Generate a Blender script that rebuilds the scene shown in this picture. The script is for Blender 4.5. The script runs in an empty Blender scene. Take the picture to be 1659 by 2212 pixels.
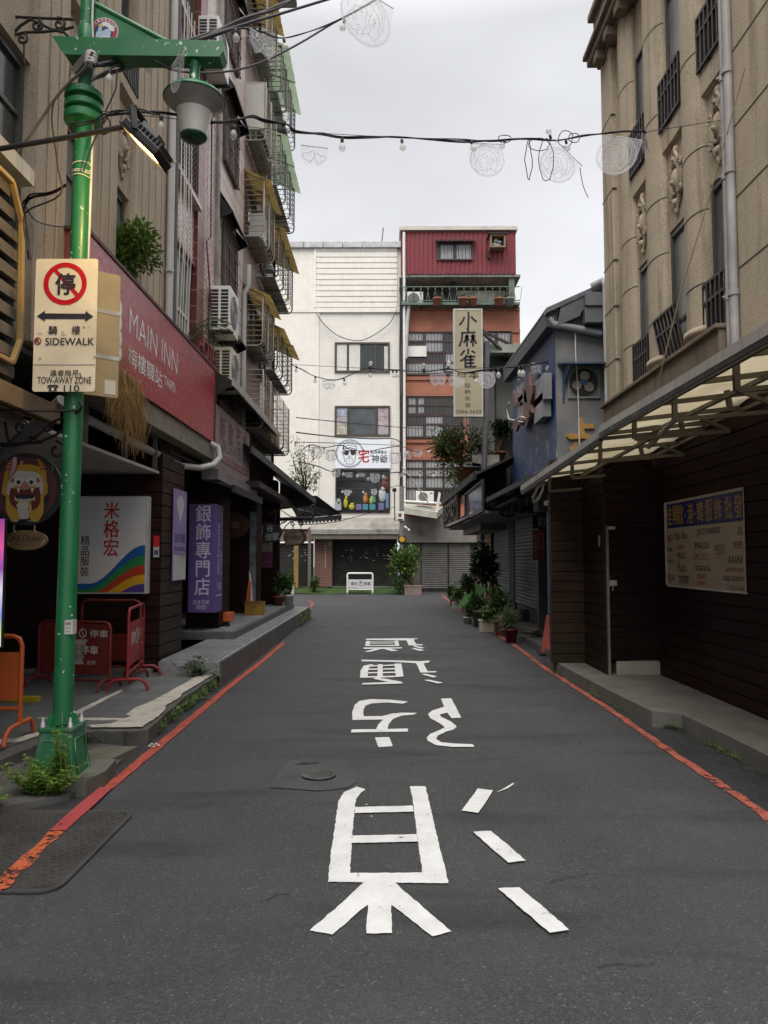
import bpy, bmesh, math, random
from mathutils import Vector, Matrix, geometry
random.seed(11)
R = random.uniform
SC = bpy.context.scene
COL = SC.collection
PI = math.pi
# ---------------------------------------------------------------- camera
EYE = 1.6
FOC = 1600.0                                    # focal length in units of a 1659 x 2212 picture
_t = math.atan(101 / FOC); _s = math.atan(6.5 / FOC * math.cos(_t))
CF = Vector((-math.sin(_s) * math.cos(_t), math.cos(_s) * math.cos(_t), math.sin(_t)))
CR = Vector((math.cos(_s), math.sin(_s), 0))
CU = CR.cross(CF)
cd = bpy.data.cameras.new("camera"); cam = bpy.data.objects.new("camera", cd); COL.objects.link(cam)
cd.sensor_fit = 'VERTICAL'; cd.sensor_height = 36; cd.lens = 36 * FOC / 2212; cd.clip_end = 2000; cd.clip_start = .05
cam.matrix_world = Matrix(((CR.x, CU.x, -CF.x, 0), (CR.y, CU.y, -CF.y, 0), (CR.z, CU.z, -CF.z, EYE), (0, 0, 0, 1)))
SC.camera = cam
# ---------------------------------------------------------------- sky, sun, exposure
SUN_EL, SUN_AZ = math.radians(58), math.radians(197)   # azimuth measured from +Y towards +X: behind the camera, a little to its left
w = bpy.data.worlds.new("World"); SC.world = w; w.use_nodes = True
nt = w.node_tree; nt.nodes.clear()
def wn(t, **k):
    n = nt.nodes.new(t)
    for a, b in k.items(): setattr(n, a, b)
    return n
out = wn('ShaderNodeOutputWorld'); bg = wn('ShaderNodeBackground'); bg.inputs[1].default_value = .1
sky = wn('ShaderNodeTexSky', sky_type='NISHITA', sun_disc=False, sun_elevation=SUN_EL, sun_rotation=SUN_AZ)
hsv = wn('ShaderNodeHueSaturation'); hsv.inputs['Saturation'].default_value = .12; hsv.inputs['Value'].default_value = .9
tc = wn('ShaderNodeTexCoord'); sep = wn('ShaderNodeSeparateXYZ')
rmp = wn('ShaderNodeValToRGB')                  # overcast: cloud deck brighter overhead than low down
cr = rmp.color_ramp
cr.elements[0].position = 0; cr.elements[0].color = (.335, .345, .36, 1)
cr.elements[1].position = 1; cr.elements[1].color = (1, 1, 1, 1)
for p_, c_ in ((.30, (.36, .365, .375, 1)), (.47, (.315, .32, .335, 1)), (.60, (.30, .305, .315, 1)), (.8, (.95, .95, .96, 1))):
    e_ = cr.elements.new(p_); e_.color = c_
mpg = wn('ShaderNodeMapping'); mpg.inputs['Scale'].default_value = (1.0, 1.0, 2.6)
noi = wn('ShaderNodeTexNoise'); noi.inputs['Scale'].default_value = 2.6; noi.inputs['Detail'].default_value = 5; noi.inputs['Roughness'].default_value = .5
mrn = wn('ShaderNodeMapRange'); mrn.inputs[1].default_value = .3; mrn.inputs[2].default_value = .72; mrn.inputs[3].default_value = .86; mrn.inputs[4].default_value = 1.10
mul = wn('ShaderNodeMix', data_type='RGBA', blend_type='MULTIPLY'); mul.inputs[0].default_value = 1
scl = wn('ShaderNodeVectorMath', operation='SCALE'); scl.inputs['Scale'].default_value = 13.8
mix = wn('ShaderNodeMix', data_type='RGBA'); mix.inputs[0].default_value = .86
L = nt.links.new
L(sky.outputs[0], hsv.inputs['Color']); L(tc.outputs['Generated'], sep.inputs[0]); L(sep.outputs[2], rmp.inputs[0])
L(tc.outputs['Generated'], mpg.inputs[0]); L(mpg.outputs[0], noi.inputs['Vector']); L(noi.outputs[0], mrn.inputs[0])
L(rmp.outputs[0], mul.inputs[6]); L(mrn.outputs[0], mul.inputs[7]); L(mul.outputs[2], scl.inputs[0])
L(hsv.outputs[0], mix.inputs[6]); L(scl.outputs[0], mix.inputs[7]); L(mix.outputs[2], bg.inputs[0]); L(bg.outputs[0], out.inputs[0])
sd = bpy.data.lights.new("sun", 'SUN'); sun = bpy.data.objects.new("sun", sd); COL.objects.link(sun)
sd.energy = 1.5; sd.angle = math.radians(45); sd.color = (1, .965, .91)
sun.rotation_euler = (PI / 2 - SUN_EL, 0, PI - SUN_AZ); sun.location = (-8, -25, 40)
SC.view_settings.view_transform = 'Standard'; SC.view_settings.look = 'None'; SC.view_settings.gamma = 1
SC.view_settings.exposure = 1.0
cy_ = SC.cycles
cy_.use_denoising = True; cy_.max_bounces = 6; cy_.diffuse_bounces = 3; cy_.glossy_bounces = 3; cy_.transparent_max_bounces = 12
cy_.transmission_bounces = 4; cy_.use_adaptive_sampling = True; cy_.adaptive_threshold = .02; cy_.caustics_reflective = False; cy_.caustics_refractive = False
# ---------------------------------------------------------------- measuring: a point of the photograph (1659 x 2212) at a known plane
def _hit(x, y, ax, v):
    d = CF * FOC + CR * (x - 829.5) + CU * (1106 - y)
    t = (v - (0, 0, EYE)[ax]) / d[ax]
    return Vector((0, 0, EYE)) + d * t
def onX(x, y, v): return _hit(x, y, 0, v)
def onY(x, y, v): return _hit(x, y, 1, v)
def onZ(x, y, v=0): return _hit(x, y, 2, v)
# ---------------------------------------------------------------- mesh builder
class Fr:
    """a flat frame in space: origin, right, up, normal"""
    def __init__(s, O, U, V):
        s.O = Vector(O); s.U = Vector(U).normalized(); s.V = Vector(V).normalized(); s.N = s.U.cross(s.V)
    def P(s, x, y, d=0): return s.O + s.U * x + s.V * y + s.N * d
def frS(O): return Fr(O, (1, 0, 0), (0, 0, 1))          # faces the camera (-Y)
def frL(O): return Fr(O, (0, 1, 0), (0, 0, 1))          # on the left side, faces the street (+X)
def frR(O): return Fr(O, (0, -1, 0), (0, 0, 1))         # on the right side, faces the street (-X)
def frG(O): return Fr(O, (1, 0, 0), (0, 1, 0))          # lies on the ground
ORG = {}
class MB:
    def __init__(s): s.v = []; s.f = []; s.s = []; s.m = []; s.cm = 0
    def _a(s, vs, fs, sm=False):
        b = len(s.v); s.v += [Vector(p) for p in vs]
        for f in fs: s.f.append([b + i for i in f]); s.s.append(sm); s.m.append(s.cm)
        return s
    def box(s, x0, x1, y0, y1, z0, z1):
        return s._a([(x0, y0, z0), (x1, y0, z0), (x1, y1, z0), (x0, y1, z0), (x0, y0, z1), (x1, y0, z1), (x1, y1, z1), (x0, y1, z1)],
                    [(3, 2, 1, 0), (4, 5, 6, 7), (0, 1, 5, 4), (1, 2, 6, 5), (2, 3, 7, 6), (3, 0, 4, 7)])
    def fbox(s, fr, x0, x1, y0, y1, d0, d1):
        P = fr.P
        return s._a([P(x0, y0, d0), P(x1, y0, d0), P(x1, y1, d0), P(x0, y1, d0), P(x0, y0, d1), P(x1, y0, d1), P(x1, y1, d1), P(x0, y1, d1)],
                    [(3, 2, 1, 0), (4, 5, 6, 7), (0, 1, 5, 4), (1, 2, 6, 5), (2, 3, 7, 6), (3, 0, 4, 7)])
    def frame2(s, fr, x0, x1, y0, y1, w, d0, d1):       # four bars round an opening
        s.fbox(fr, x0, x1, y0, y0 + w, d0, d1); s.fbox(fr, x0, x1, y1 - w, y1, d0, d1)
        s.fbox(fr, x0, x0 + w, y0 + w, y1 - w, d0, d1); return s.fbox(fr, x1 - w, x1, y0 + w, y1 - w, d0, d1)
    def bar(s, p, q, a, b=None, up=(0, 0, 1)):
        p = Vector(p); q = Vector(q); b = b or a; d = (q - p).normalized(); up = Vector(up)
        if abs(d.dot(up)) > .98: up = Vector((0, 1, 0))
        x = d.cross(up).normalized() * a / 2; y = x.cross(d).normalized() * b / 2
        return s._a([p - x - y, p + x - y, p + x + y, p - x + y, q - x - y, q + x - y, q + x + y, q - x + y],
                    [(0, 1, 2, 3), (7, 6, 5, 4), (0, 4, 5, 1), (1, 5, 6, 2), (2, 6, 7, 3), (3, 7, 4, 0)])
    def quad(s, *p): return s._a(p, [tuple(range(len(p)))])
    def tube(s, pts, r, n=8, closed=False, caps=True):
        pts = [Vector(p) for p in pts]; m = len(pts)
        rs = r if isinstance(r, (list, tuple)) else [r] * m
        vs = []; ref = None
        for i, p in enumerate(pts):
            a = pts[i - 1] if (i > 0 or closed) else p; b = pts[(i + 1) % m] if (i < m - 1 or closed) else p
            d = (b - a).normalized() if (b - a).length > 1e-9 else Vector((0, 0, 1))
            if ref is None:
                ref = Vector((0, 0, 1)) if abs(d.z) < .9 else Vector((1, 0, 0))
            x = (ref - d * ref.dot(d)).normalized(); ref = x; y = d.cross(x)
            for k in range(n):
                t = 2 * PI * k / n; vs.append(p + (x * math.cos(t) + y * math.sin(t)) * rs[i])
        fs = []
        for i in range(m if closed else m - 1):
            j = (i + 1) % m
            for k in range(n): fs.append((i * n + k, i * n + (k + 1) % n, j * n + (k + 1) % n, j * n + k))
        s._a(vs, fs, n > 5)
        if caps and not closed:
            s._a(vs[:n], [tuple(range(n - 1, -1, -1))]); s._a(vs[-n:], [tuple(range(n))])
        return s
    def lathe(s, c, prof, n=24, ax=(0, 0, 1), a0=0, a1=2 * PI, smooth=True):
        c = Vector(c); z = Vector(ax).normalized(); x = Vector((1, 0, 0)) if abs(z.x) < .9 else Vector((0, 1, 0))
        x = (x - z * x.dot(z)).normalized(); y = z.cross(x); vs = []; full = abs(a1 - a0) > 6.28; k1 = n if full else n + 1
        for (r, h) in prof:
            for k in range(k1):
                t = a0 + (a1 - a0) * k / n; vs.append(c + z * h + (x * math.cos(t) + y * math.sin(t)) * r)
        fs = []
        for i in range(len(prof) - 1):
            for k in range(n):
                q = (k + 1) % k1; fs.append((i * k1 + k, i * k1 + q, (i + 1) * k1 + q, (i + 1) * k1 + k))
        return s._a(vs, fs, smooth)
    def prism(s, pts, ex):                               # any flat polygon pushed out along ex
        pts = [Vector(p) for p in pts]; ex = Vector(ex); n = len(pts)
        tri = geometry.tessellate_polygon([pts])
        nr = Vector((0, 0, 0))
        for i in range(n): nr += (pts[i] - pts[0]).cross(pts[(i + 1) % n] - pts[0])
        for t in tri:
            t = list(t)
            if (pts[t[1]] - pts[t[0]]).cross(pts[t[2]] - pts[t[0]]).dot(nr) < 0: t.reverse()
            fl = nr.dot(ex) > 0
            if ex.length < 1e-9: s._a([pts[i] for i in t], [(0, 1, 2)])
            else:
                s._a([pts[i] + ex for i in t], [(0, 1, 2) if fl else (2, 1, 0)]); s._a([pts[i] for i in t], [(2, 1, 0) if fl else (0, 1, 2)])
        if ex.length > 1e-9:
            for i in range(n):
                j = (i + 1) % n; q = [pts[i], pts[j], pts[j] + ex, pts[i] + ex]
                s._a(q, [(0, 1, 2, 3) if nr.dot(ex) > 0 else (3, 2, 1, 0)])
        return s
    def p2(s, fr, pts, d=.003, th=0): return s.prism([fr.P(x, y, d) for x, y in pts], fr.N * th)
    def disc2(s, fr, cx, cy, rx, ry=None, d=.003, th=0, n=32, a0=0, a1=2 * PI):
        ry = ry or rx
        return s.p2(fr, [(cx + rx * math.cos(a0 + (a1 - a0) * k / n), cy + ry * math.sin(a0 + (a1 - a0) * k / n)) for k in range(n if a1 - a0 > 6.28 else n + 1)], d, th)
    def ring2(s, fr, cx, cy, r, wd, d=.003, n=40, a0=0, a1=2 * PI, sy=1, th=0):
        full = a1 - a0 > 6.28
        return s.st2(fr, [(cx + r * math.cos(a0 + (a1 - a0) * k / n), cy + r * sy * math.sin(a0 + (a1 - a0) * k / n)) for k in range(n if full else n + 1)], wd, d, full, th)
    def st2(s, fr, pts, wd, d=.003, closed=False, th=0):  # a painted stroke
        m = len(pts); vs = []
        for i in range(m):
            a = Vector(pts[i - 1] if (i > 0 or closed) else pts[i]); b = Vector(pts[(i + 1) % m] if (i < m - 1 or closed) else pts[i]); p = Vector(pts[i])
            t = (b - a); t = t.normalized() if t.length > 1e-9 else Vector((1, 0)); nn = Vector((-t.y, t.x)) * wd / 2
            vs += [fr.P(*(p + nn), d + th), fr.P(*(p - nn), d + th)]
            if th: vs += [fr.P(*(p + nn), d), fr.P(*(p - nn), d)]
        fs = []; k = 4 if th else 2
        for i in range(m if closed else m - 1):
            j = (i + 1) % m; fs.append((i * k, i * k + 1, j * k + 1, j * k))
            if th: fs += [(i * k + 1, i * k + 3, j * k + 3, j * k + 1), (i * k + 2, i * k, j * k, j * k + 2)]
        return s._a(vs, fs)
    def leaf(s, p, d, up, ln, wd, fold=.25):
        p = Vector(p); d = Vector(d).normalized(); up = Vector(up); x = d.cross(up)
        if x.length < 1e-4: x = d.cross(Vector((1, .3, .2)))
        x.normalize(); n = x.cross(d)
        a = p + d * ln * .5 + x * wd * .5 + n * wd * fold; b = p + d * ln * .5 - x * wd * .5 + n * wd * fold; t = p + d * ln - n * ln * .08; m = p + d * ln * .5
        return s._a([p, a, t, b, m], [(0, 4, 2, 1)[::-1], (0, 3, 2, 4)[::-1]])
    def build(s, name, m, parent=None, bevel=0, smooth_angle=None):
        me = bpy.data.meshes.new(name); o = bpy.data.objects.new(name, me)
        if parent is None:
            xs = [v.x for v in s.v]; ys = [v.y for v in s.v]; zs = [v.z for v in s.v]
            org = Vector(((min(xs) + max(xs)) / 2, (min(ys) + max(ys)) / 2, min(zs))); o.location = org
        else: org = ORG[parent]
        me.from_pydata([v - org for v in s.v], [], s.f)
        me.polygons.foreach_set('use_smooth', s.s)
        ms = m if isinstance(m, (list, tuple)) else [m]
        for q in ms: me.materials.append(q)
        if len(ms) > 1: me.polygons.foreach_set('material_index', s.m)
        me.update(); COL.objects.link(o); ORG[o] = org
        if parent is not None: o.parent = parent
        if bevel:
            b = o.modifiers.new('bevel', 'BEVEL'); b.width = bevel; b.segments = 2; b.limit_method = 'ANGLE'; b.angle_limit = math.radians(40)
        return o
def tag(o, label=None, cat=None, group=None, kind=None):
    if label: o['label'] = label
    if cat: o['category'] = cat
    if group: o['group'] = group
    if kind: o['kind'] = kind
    return o
def thing(name, label, cat, loc=(0, 0, 0), group=None, kind=None):
    o = bpy.data.objects.new(name, None); COL.objects.link(o); o.location = loc; o.empty_display_size = .2; ORG[o] = Vector(loc)
    return tag(o, label, cat, group, kind)
def kids(o): return [c for c in bpy.data.objects if c.parent is o]
def dup(o, loc, label=None, group=None, rz=None, sc=None, parent=None):
    c = o.copy(); COL.objects.link(c)
    if parent is None:
        c.location = loc
        if rz is not None: c.rotation_euler = (0, 0, rz)
        if sc: c.scale = sc if isinstance(sc, tuple) else (sc,) * 3
        if label: c['label'] = label
        if group: c['group'] = group
    else: c.parent = parent
    for k in kids(o): dup(k, None, parent=c)
    return c
# ---------------------------------------------------------------- lettering
_TC = {}
def _glyphs(t, bold):
    k = (t, bold)
    if k not in _TC:
        cu = bpy.data.curves.new('t', 'FONT'); cu.body = t; cu.align_x = 'CENTER'; cu.offset = bold; cu.resolution_u = 3; cu.fill_mode = 'FRONT'; cu.extrude = 0
        ob = bpy.data.objects.new('t', cu); COL.objects.link(ob); bpy.context.view_layer.update()
        me = bpy.data.meshes.new_from_object(ob.evaluated_get(bpy.context.evaluated_depsgraph_get()))
        vs = [(v.co.x, v.co.y) for v in me.vertices]; fs = [tuple(p.vertices) for p in me.polygons]
        bpy.data.objects.remove(ob); bpy.data.curves.remove(cu); bpy.data.meshes.remove(me)
        if vs:
            x0 = min(v[0] for v in vs); x1 = max(v[0] for v in vs); y0 = min(v[1] for v in vs); y1 = max(v[1] for v in vs)
            vs = [((x - x0) / max(x1 - x0, 1e-6) - .5, (y - y0) / max(y1 - y0, 1e-6) - .5) for x, y in vs]
        _TC[k] = (vs, fs)
    return _TC[k]
def txt(mb, t, fr, cx, cy, w, h, d=.004, bold=0.0, th=0, warp=None):
    if bold > 0:                                       # heavier weight: the same glyphs laid down again a hair to each side
        nl = t.count("\n") + 1; cw = w / max(1, len(t) // nl); b = min(bold * .9, .03) * min(cw, h / nl)
        for k, (dx, dy) in enumerate(((b, 0), (-b, 0), (0, b * .7), (0, -b * .7))): txt(mb, t, fr, cx + dx, cy + dy, w - 2 * b, h - 1.4 * b, d + .00012 * k, 0, th, warp)
        return mb
    vs, fs = _glyphs(t, bold)
    def W(x, y):
        if warp: x, y = warp(x, y)
        return cx + x * w, cy + y * h
    flip = -1
    mb._a([fr.P(*W(x, y), d + th) for x, y in vs], fs)
    if th:
        ed = {}
        for f in fs:
            for i in range(len(f)):
                a, b = f[i], f[(i + 1) % len(f)]; ed[(a, b)] = 1
        q = []
        vv = []
        for (a, b) in ed:
            if (b, a) not in ed:
                i = len(vv); vv += [fr.P(*W(*vs[a]), d + th), fr.P(*W(*vs[b]), d + th), fr.P(*W(*vs[b]), d), fr.P(*W(*vs[a]), d)]; q.append((i + 3, i + 2, i + 1, i))
        mb._a(vv, q)
    return mb
def vt(s): return "\n".join(s)
# ---------------------------------------------------------------- materials (all procedural)
def _mat(name):
    m = bpy.data.materials.new(name); m.use_nodes = True; n = m.node_tree; n.nodes.clear()
    o = n.nodes.new('ShaderNodeOutputMaterial'); b = n.nodes.new('ShaderNodeBsdfPrincipled'); n.links.new(b.outputs[0], o.inputs[0])
    return m, n, b
def nd(n, t, ins=None, **k):
    x = n.nodes.new(t)
    for a, b in k.items(): setattr(x, a, b)
    for a, b in (ins or {}).items():
        if hasattr(b, 'links') or isinstance(b, bpy.types.NodeSocket): n.links.new(b, x.inputs[a])
        else: x.inputs[a].default_value = b
    return x
def c4(c): return (c[0], c[1], c[2], 1)
def coords(n, scale=(1, 1, 1), rot=(0, 0, 0), world=True):
    if world: g = nd(n, 'ShaderNodeNewGeometry').outputs['Position']
    else: g = nd(n, 'ShaderNodeTexCoord').outputs['Object']
    return nd(n, 'ShaderNodeMapping', {0: g, 'Scale': scale, 'Rotation': rot}).outputs[0]
def noise_(n, vec, sc, det=4, ro=.55): return nd(n, 'ShaderNodeTexNoise', {'Vector': vec, 'Scale': sc, 'Detail': det, 'Roughness': ro}).outputs[0]
def rng(n, v, a, b, c, d): return nd(n, 'ShaderNodeMapRange', {0: v, 1: a, 2: b, 3: c, 4: d}).outputs[0]
def mixc(n, f, a, b, mode='MIX'):
    return nd(n, 'ShaderNodeMix', {0: f, 6: a if isinstance(a, bpy.types.NodeSocket) else c4(a), 7: b if isinstance(b, bpy.types.NodeSocket) else c4(b)}, data_type='RGBA', blend_type=mode).outputs[2]
def bump_(n, b, h, st, dist=.01):
    n.links.new(nd(n, 'ShaderNodeBump', {'Height': h, 'Strength': st, 'Distance': dist}).outputs[0], b.inputs['Normal'])
def M(name, col, rough=.6, metal=0, var=.18, vs=3.0, dirt=0, dirtcol=(.05, .045, .035), streak=0, bump=0, bs=60, coat=0, spec=.4, ds=1.2):
    """painted / plain surface: large tone drift, blotchy wear, optional rain streaks, fine bump"""
    m, n, b = _mat(name); v = coords(n)
    c = mixc(n, rng(n, noise_(n, v, vs, 5), .3, .7, 0, 1), [x * (1 - var) for x in col], [min(1, x * (1 + var)) for x in col])
    if dirt:
        c = mixc(n, rng(n, noise_(n, v, ds, 8, .65), .5, .72, 0, dirt), c, dirtcol)
    if streak:
        v2 = coords(n, (9, 9, .35)); c = mixc(n, rng(n, noise_(n, v2, 1.6, 6, .6), .5, .75, 0, streak), c, dirtcol)
    n.links.new(c, b.inputs['Base Color'])
    n.links.new(rng(n, noise_(n, v, vs * 4, 3), .3, .7, max(.05, rough - .1), min(1, rough + .1)), b.inputs['Roughness'])
    b.inputs['Metallic'].default_value = metal; b.inputs['Specular IOR Level'].default_value = spec; b.inputs['Coat Weight'].default_value = coat
    if bump: bump_(n, b, noise_(n, v, bs, 3, .6), bump)
    return m
def M_asphalt():
    m, n, b = _mat('asphalt'); v = coords(n)
    big = noise_(n, v, .7, 7, .65); mid = noise_(n, v, 3.2, 5, .6); fine = noise_(n, v, 95, 3, .75)
    vor = nd(n, 'ShaderNodeTexVoronoi', {'Vector': v, 'Scale': 135}); cell = vor.outputs['Color']; dist = vor.outputs['Distance']
    c = mixc(n, rng(n, big, .35, .68, 0, 1), (.027, .0275, .029), (.056, .0565, .058))
    c = mixc(n, rng(n, mid, .42, .7, 0, .55), c, (.029, .029, .031))
    c = mixc(n, rng(n, fine, .38, .68, 0, .85), c, (.088, .089, .092))
    sp = nd(n, 'ShaderNodeSeparateColor', {0: cell}).outputs[0]
    c = mixc(n, rng(n, sp, .972, .985, 0, .4), c, (.26, .26, .25))
    # long dark damp streaks and hair cracks
    v2 = coords(n, (.5, 2.2, 1), (0, 0, .1)); c = mixc(n, rng(n, noise_(n, v2, .9, 6, .62), .54, .7, 0, .65), c, (.022, .022, .024))
    wv = nd(n, 'ShaderNodeTexVoronoi', {'Vector': mixc(n, .12, v, nd(n, 'ShaderNodeTexNoise', {'Vector': v, 'Scale': 2.0, 'Detail': 5}).outputs[1]), 'Scale': .55}, feature='DISTANCE_TO_EDGE').outputs[0]
    crk = rng(n, wv, 0, .004, 1, 0); gate = rng(n, noise_(n, v, .35, 3), .52, .6, 0, .8)
    c = mixc(n, nd(n, 'ShaderNodeMath', {0: crk, 1: gate}, operation='MULTIPLY').outputs[0], c, (.018, .018, .018))
    n.links.new(c, b.inputs['Base Color']); n.links.new(rng(n, big, .3, .7, .48, .74), b.inputs['Roughness']); b.inputs['Specular IOR Level'].default_value = .32
    bump_(n, b, nd(n, 'ShaderNodeMath', {0: fine, 1: dist}, operation='ADD').outputs[0], .6, .010)
    return m
def M_roadpaint(name, col, wear=.5):
    m, n, b = _mat(name); v = coords(n)
    f1 = noise_(n, v, 60, 4, .7); f2 = noise_(n, v, 5, 6, .65)
    c = mixc(n, rng(n, f2, .35, .7, 0, 1), col, [x * .8 for x in col])
    c = mixc(n, rng(n, f1, .55, .72, 0, wear), c, [x * .45 + .02 for x in col])
    n.links.new(c, b.inputs['Base Color']); b.inputs['Roughness'].default_value = .7
    # worn through where the paint has flaked off
    h = nd(n, 'ShaderNodeMath', {0: noise_(n, v, 26, 6, .75), 1: nd(n, 'ShaderNodeMath', {0: f2, 1: .5}, operation='MULTIPLY').outputs[0]}, operation='ADD').outputs[0]
    n.links.new(rng(n, h, .955 - wear * .13, .97 - wear * .13, 1, 0), b.inputs['Alpha'])
    bump_(n, b, noise_(n, v, 110, 2, .7), .25, .005)
    return m
def M_brick(name, c1, c2, mortar, w=.22, h=.065, plane='XZ', ms=.012, squash=1):
    m, n, b = _mat(name)
    rot = {'XZ': (PI / 2, 0, 0), 'YZ': (PI / 2, 0, PI / 2)}[plane]
    g = nd(n, 'ShaderNodeNewGeometry').outputs['Position']; sp = nd(n, 'ShaderNodeSeparateXYZ', {0: g})
    v = nd(n, 'ShaderNodeCombineXYZ', {0: sp.outputs[0 if plane == 'XZ' else 1], 1: sp.outputs[2]}).outputs[0]
    br = nd(n, 'ShaderNodeTexBrick', {'Vector': v, 'Color1': c4(c1), 'Color2': c4(c2), 'Mortar': c4(mortar), 'Scale': 1, 'Mortar Size': ms, 'Brick Width': w, 'Row Height': h, 'Mortar Smooth': .2})
    v3 = coords(n)
    c = mixc(n, rng(n, noise_(n, v3, 1.3, 6, .6), .35, .75, 0, .45), br.outputs[0], [x * .45 for x in c1])
    v2 = coords(n, (7, 7, .35)); c = mixc(n, rng(n, noise_(n, v2, 1.5, 6, .6), .55, .8, 0, .4), c, (.06, .05, .04))
    n.links.new(c, b.inputs['Base Color']); b.inputs['Roughness'].default_value = .75
    bump_(n, b, br.outputs[1], -.5, .006)
    return m
def M_tiles(name, c1, c2, mortar, w, h, plane='YZ', rough=.35, off=0.0, ms=.006, streak=.2):
    m, n, b = _mat(name)
    g = nd(n, 'ShaderNodeNewGeometry').outputs['Position']; sp = nd(n, 'ShaderNodeSeparateXYZ', {0: g})
    a = {'YZ': (1, 2), 'XZ': (0, 2), 'XY': (0, 1)}[plane]
    v = nd(n, 'ShaderNodeCombineXYZ', {0: sp.outputs[a[0]], 1: sp.outputs[a[1]]}).outputs[0]
    br = nd(n, 'ShaderNodeTexBrick', {'Vector': v, 'Color1': c4(c1), 'Color2': c4(c2), 'Mortar': c4(mortar), 'Scale': 1, 'Mortar Size': ms, 'Brick Width': w, 'Row Height': h, 'Mortar Smooth': .1}, offset=off)
    c = br.outputs[0]; v3 = coords(n)
    c = mixc(n, rng(n, noise_(n, v3, 1.1, 7, .62), .45, .8, 0, .35), c, [x * .5 for x in c1])
    if streak:
        v2 = coords(n, (8, 8, .3)); c = mixc(n, rng(n, noise_(n, v2, 1.5, 6, .6), .52, .8, 0, streak * 2), c, (.1, .075, .06))
    n.links.new(c, b.inputs['Base Color']); b.inputs['Roughness'].default_value = rough
    bump_(n, b, br.outputs[1], -.4, .005)
    return m
def M_stucco(name, col, dark=.5, bump=.7):
    m, n, b = _mat(name); v = coords(n)
    gr = noise_(n, v, 60, 4, .75); vr = nd(n, 'ShaderNodeTexVoronoi', {'Vector': v, 'Scale': 90}).outputs['Color']
    c = mixc(n, rng(n, noise_(n, v, 1.2, 6, .6), .35, .7, 0, 1), [x * .86 for x in col], [x * 1.08 for x in col])
    c = mixc(n, rng(n, gr, .35, .62, .55, 0), c, [x * .45 for x in col])
    c = mixc(n, rng(n, nd(n, 'ShaderNodeSeparateColor', {0: vr}).outputs[0], .8, .95, 0, .5), c, [x * .42 for x in col])
    v2 = coords(n, (5, 5, .3)); c = mixc(n, rng(n, noise_(n, v2, 1.3, 7, .62), .52, .8, 0, dark), c, (.07, .06, .05))
    n.links.new(c, b.inputs['Base Color']); b.inputs['Roughness'].default_value = .88; b.inputs['Specular IOR Level'].default_value = .2
    bump_(n, b, gr, bump, .012)
    return m
def M_wood(name, c1, c2, axis=0, rough=.55, moss=0):
    m, n, b = _mat(name); s = [14, 14, 14]; s[axis] = .8
    v = coords(n, tuple(s)); g = noise_(n, v, 1.8, 6, .65)
    c = mixc(n, rng(n, g, .3, .7, 0, 1), c1, c2)
    v3 = coords(n); c = mixc(n, rng(n, noise_(n, v3, 1.4, 6, .6), .42, .72, 0, .6), c, [x * .5 for x in c1])
    if moss:
        z = nd(n, 'ShaderNodeSeparateXYZ', {0: v3}).outputs[2]
        f = nd(n, 'ShaderNodeMath', {0: rng(n, noise_(n, v3, 3, 6, .65), .4, .65, 0, 1), 1: rng(n, z, .2, .85, moss, 0)}, operation='MULTIPLY').outputs[0]
        c = mixc(n, f, c, (.022, .022, .011))
    n.links.new(c, b.inputs['Base Color']); n.links.new(rng(n, g, .3, .7, rough - .12, rough + .12), b.inputs['Roughness'])
    b.inputs['Specular IOR Level'].default_value = .09; bump_(n, b, g, .25, .004); return m
def M_leaf(name, c1, c2, rough=.45):
    m, n, b = _mat(name); v = coords(n)
    rd = nd(n, 'ShaderNodeNewGeometry').outputs['Random Per Island']
    c = mixc(n, rd, c1, c2); c = mixc(n, rng(n, noise_(n, v, 9, 3), .35, .7, 0, .6), c, [x * .55 for x in c1])
    n.links.new(c, b.inputs['Base Color']); b.inputs['Roughness'].default_value = rough; b.inputs['Specular IOR Level'].default_value = .35
    tr = nd(n, 'ShaderNodeBsdfTranslucent', {0: c}); o = [x for x in n.nodes if x.type == 'OUTPUT_MATERIAL'][0]
    mx = nd(n, 'ShaderNodeMixShader', {0: .22, 1: b.outputs[0], 2: tr.outputs[0]}); n.links.new(mx.outputs[0], o.inputs[0]); return m
def M_glass(name, col=(.02, .022, .025), rough=.12, alpha=1.0):
    m, n, b = _mat(name); v = coords(n)
    n.links.new(mixc(n, rng(n, noise_(n, v, 1.5, 4), .35, .7, 0, 1), col, [x * 1.7 + .004 for x in col]), b.inputs['Base Color'])
    b.inputs['Roughness'].default_value = rough; b.inputs['Specular IOR Level'].default_value = .5; b.inputs['Alpha'].default_value = alpha
    bump_(n, b, noise_(n, v, 2.5, 2), .04, .05); return m
def M_acrylic(name, alpha=.16, col=(.75, .76, .78)):
    m, n, b = _mat(name); v = coords(n)
    b.inputs['Base Color'].default_value = c4(col); b.inputs['Roughness'].default_value = .12
    n.links.new(rng(n, noise_(n, v, 14, 3), .3, .7, alpha * .7, alpha * 1.3), b.inputs['Alpha']); return m
def M_emit(name, col, st):
    m, n, b = _mat(name); b.inputs['Base Color'].default_value = c4([min(1, x) for x in col]); b.inputs['Emission Color'].default_value = c4(col); b.inputs['Emission Strength'].default_value = st; return m
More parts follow.
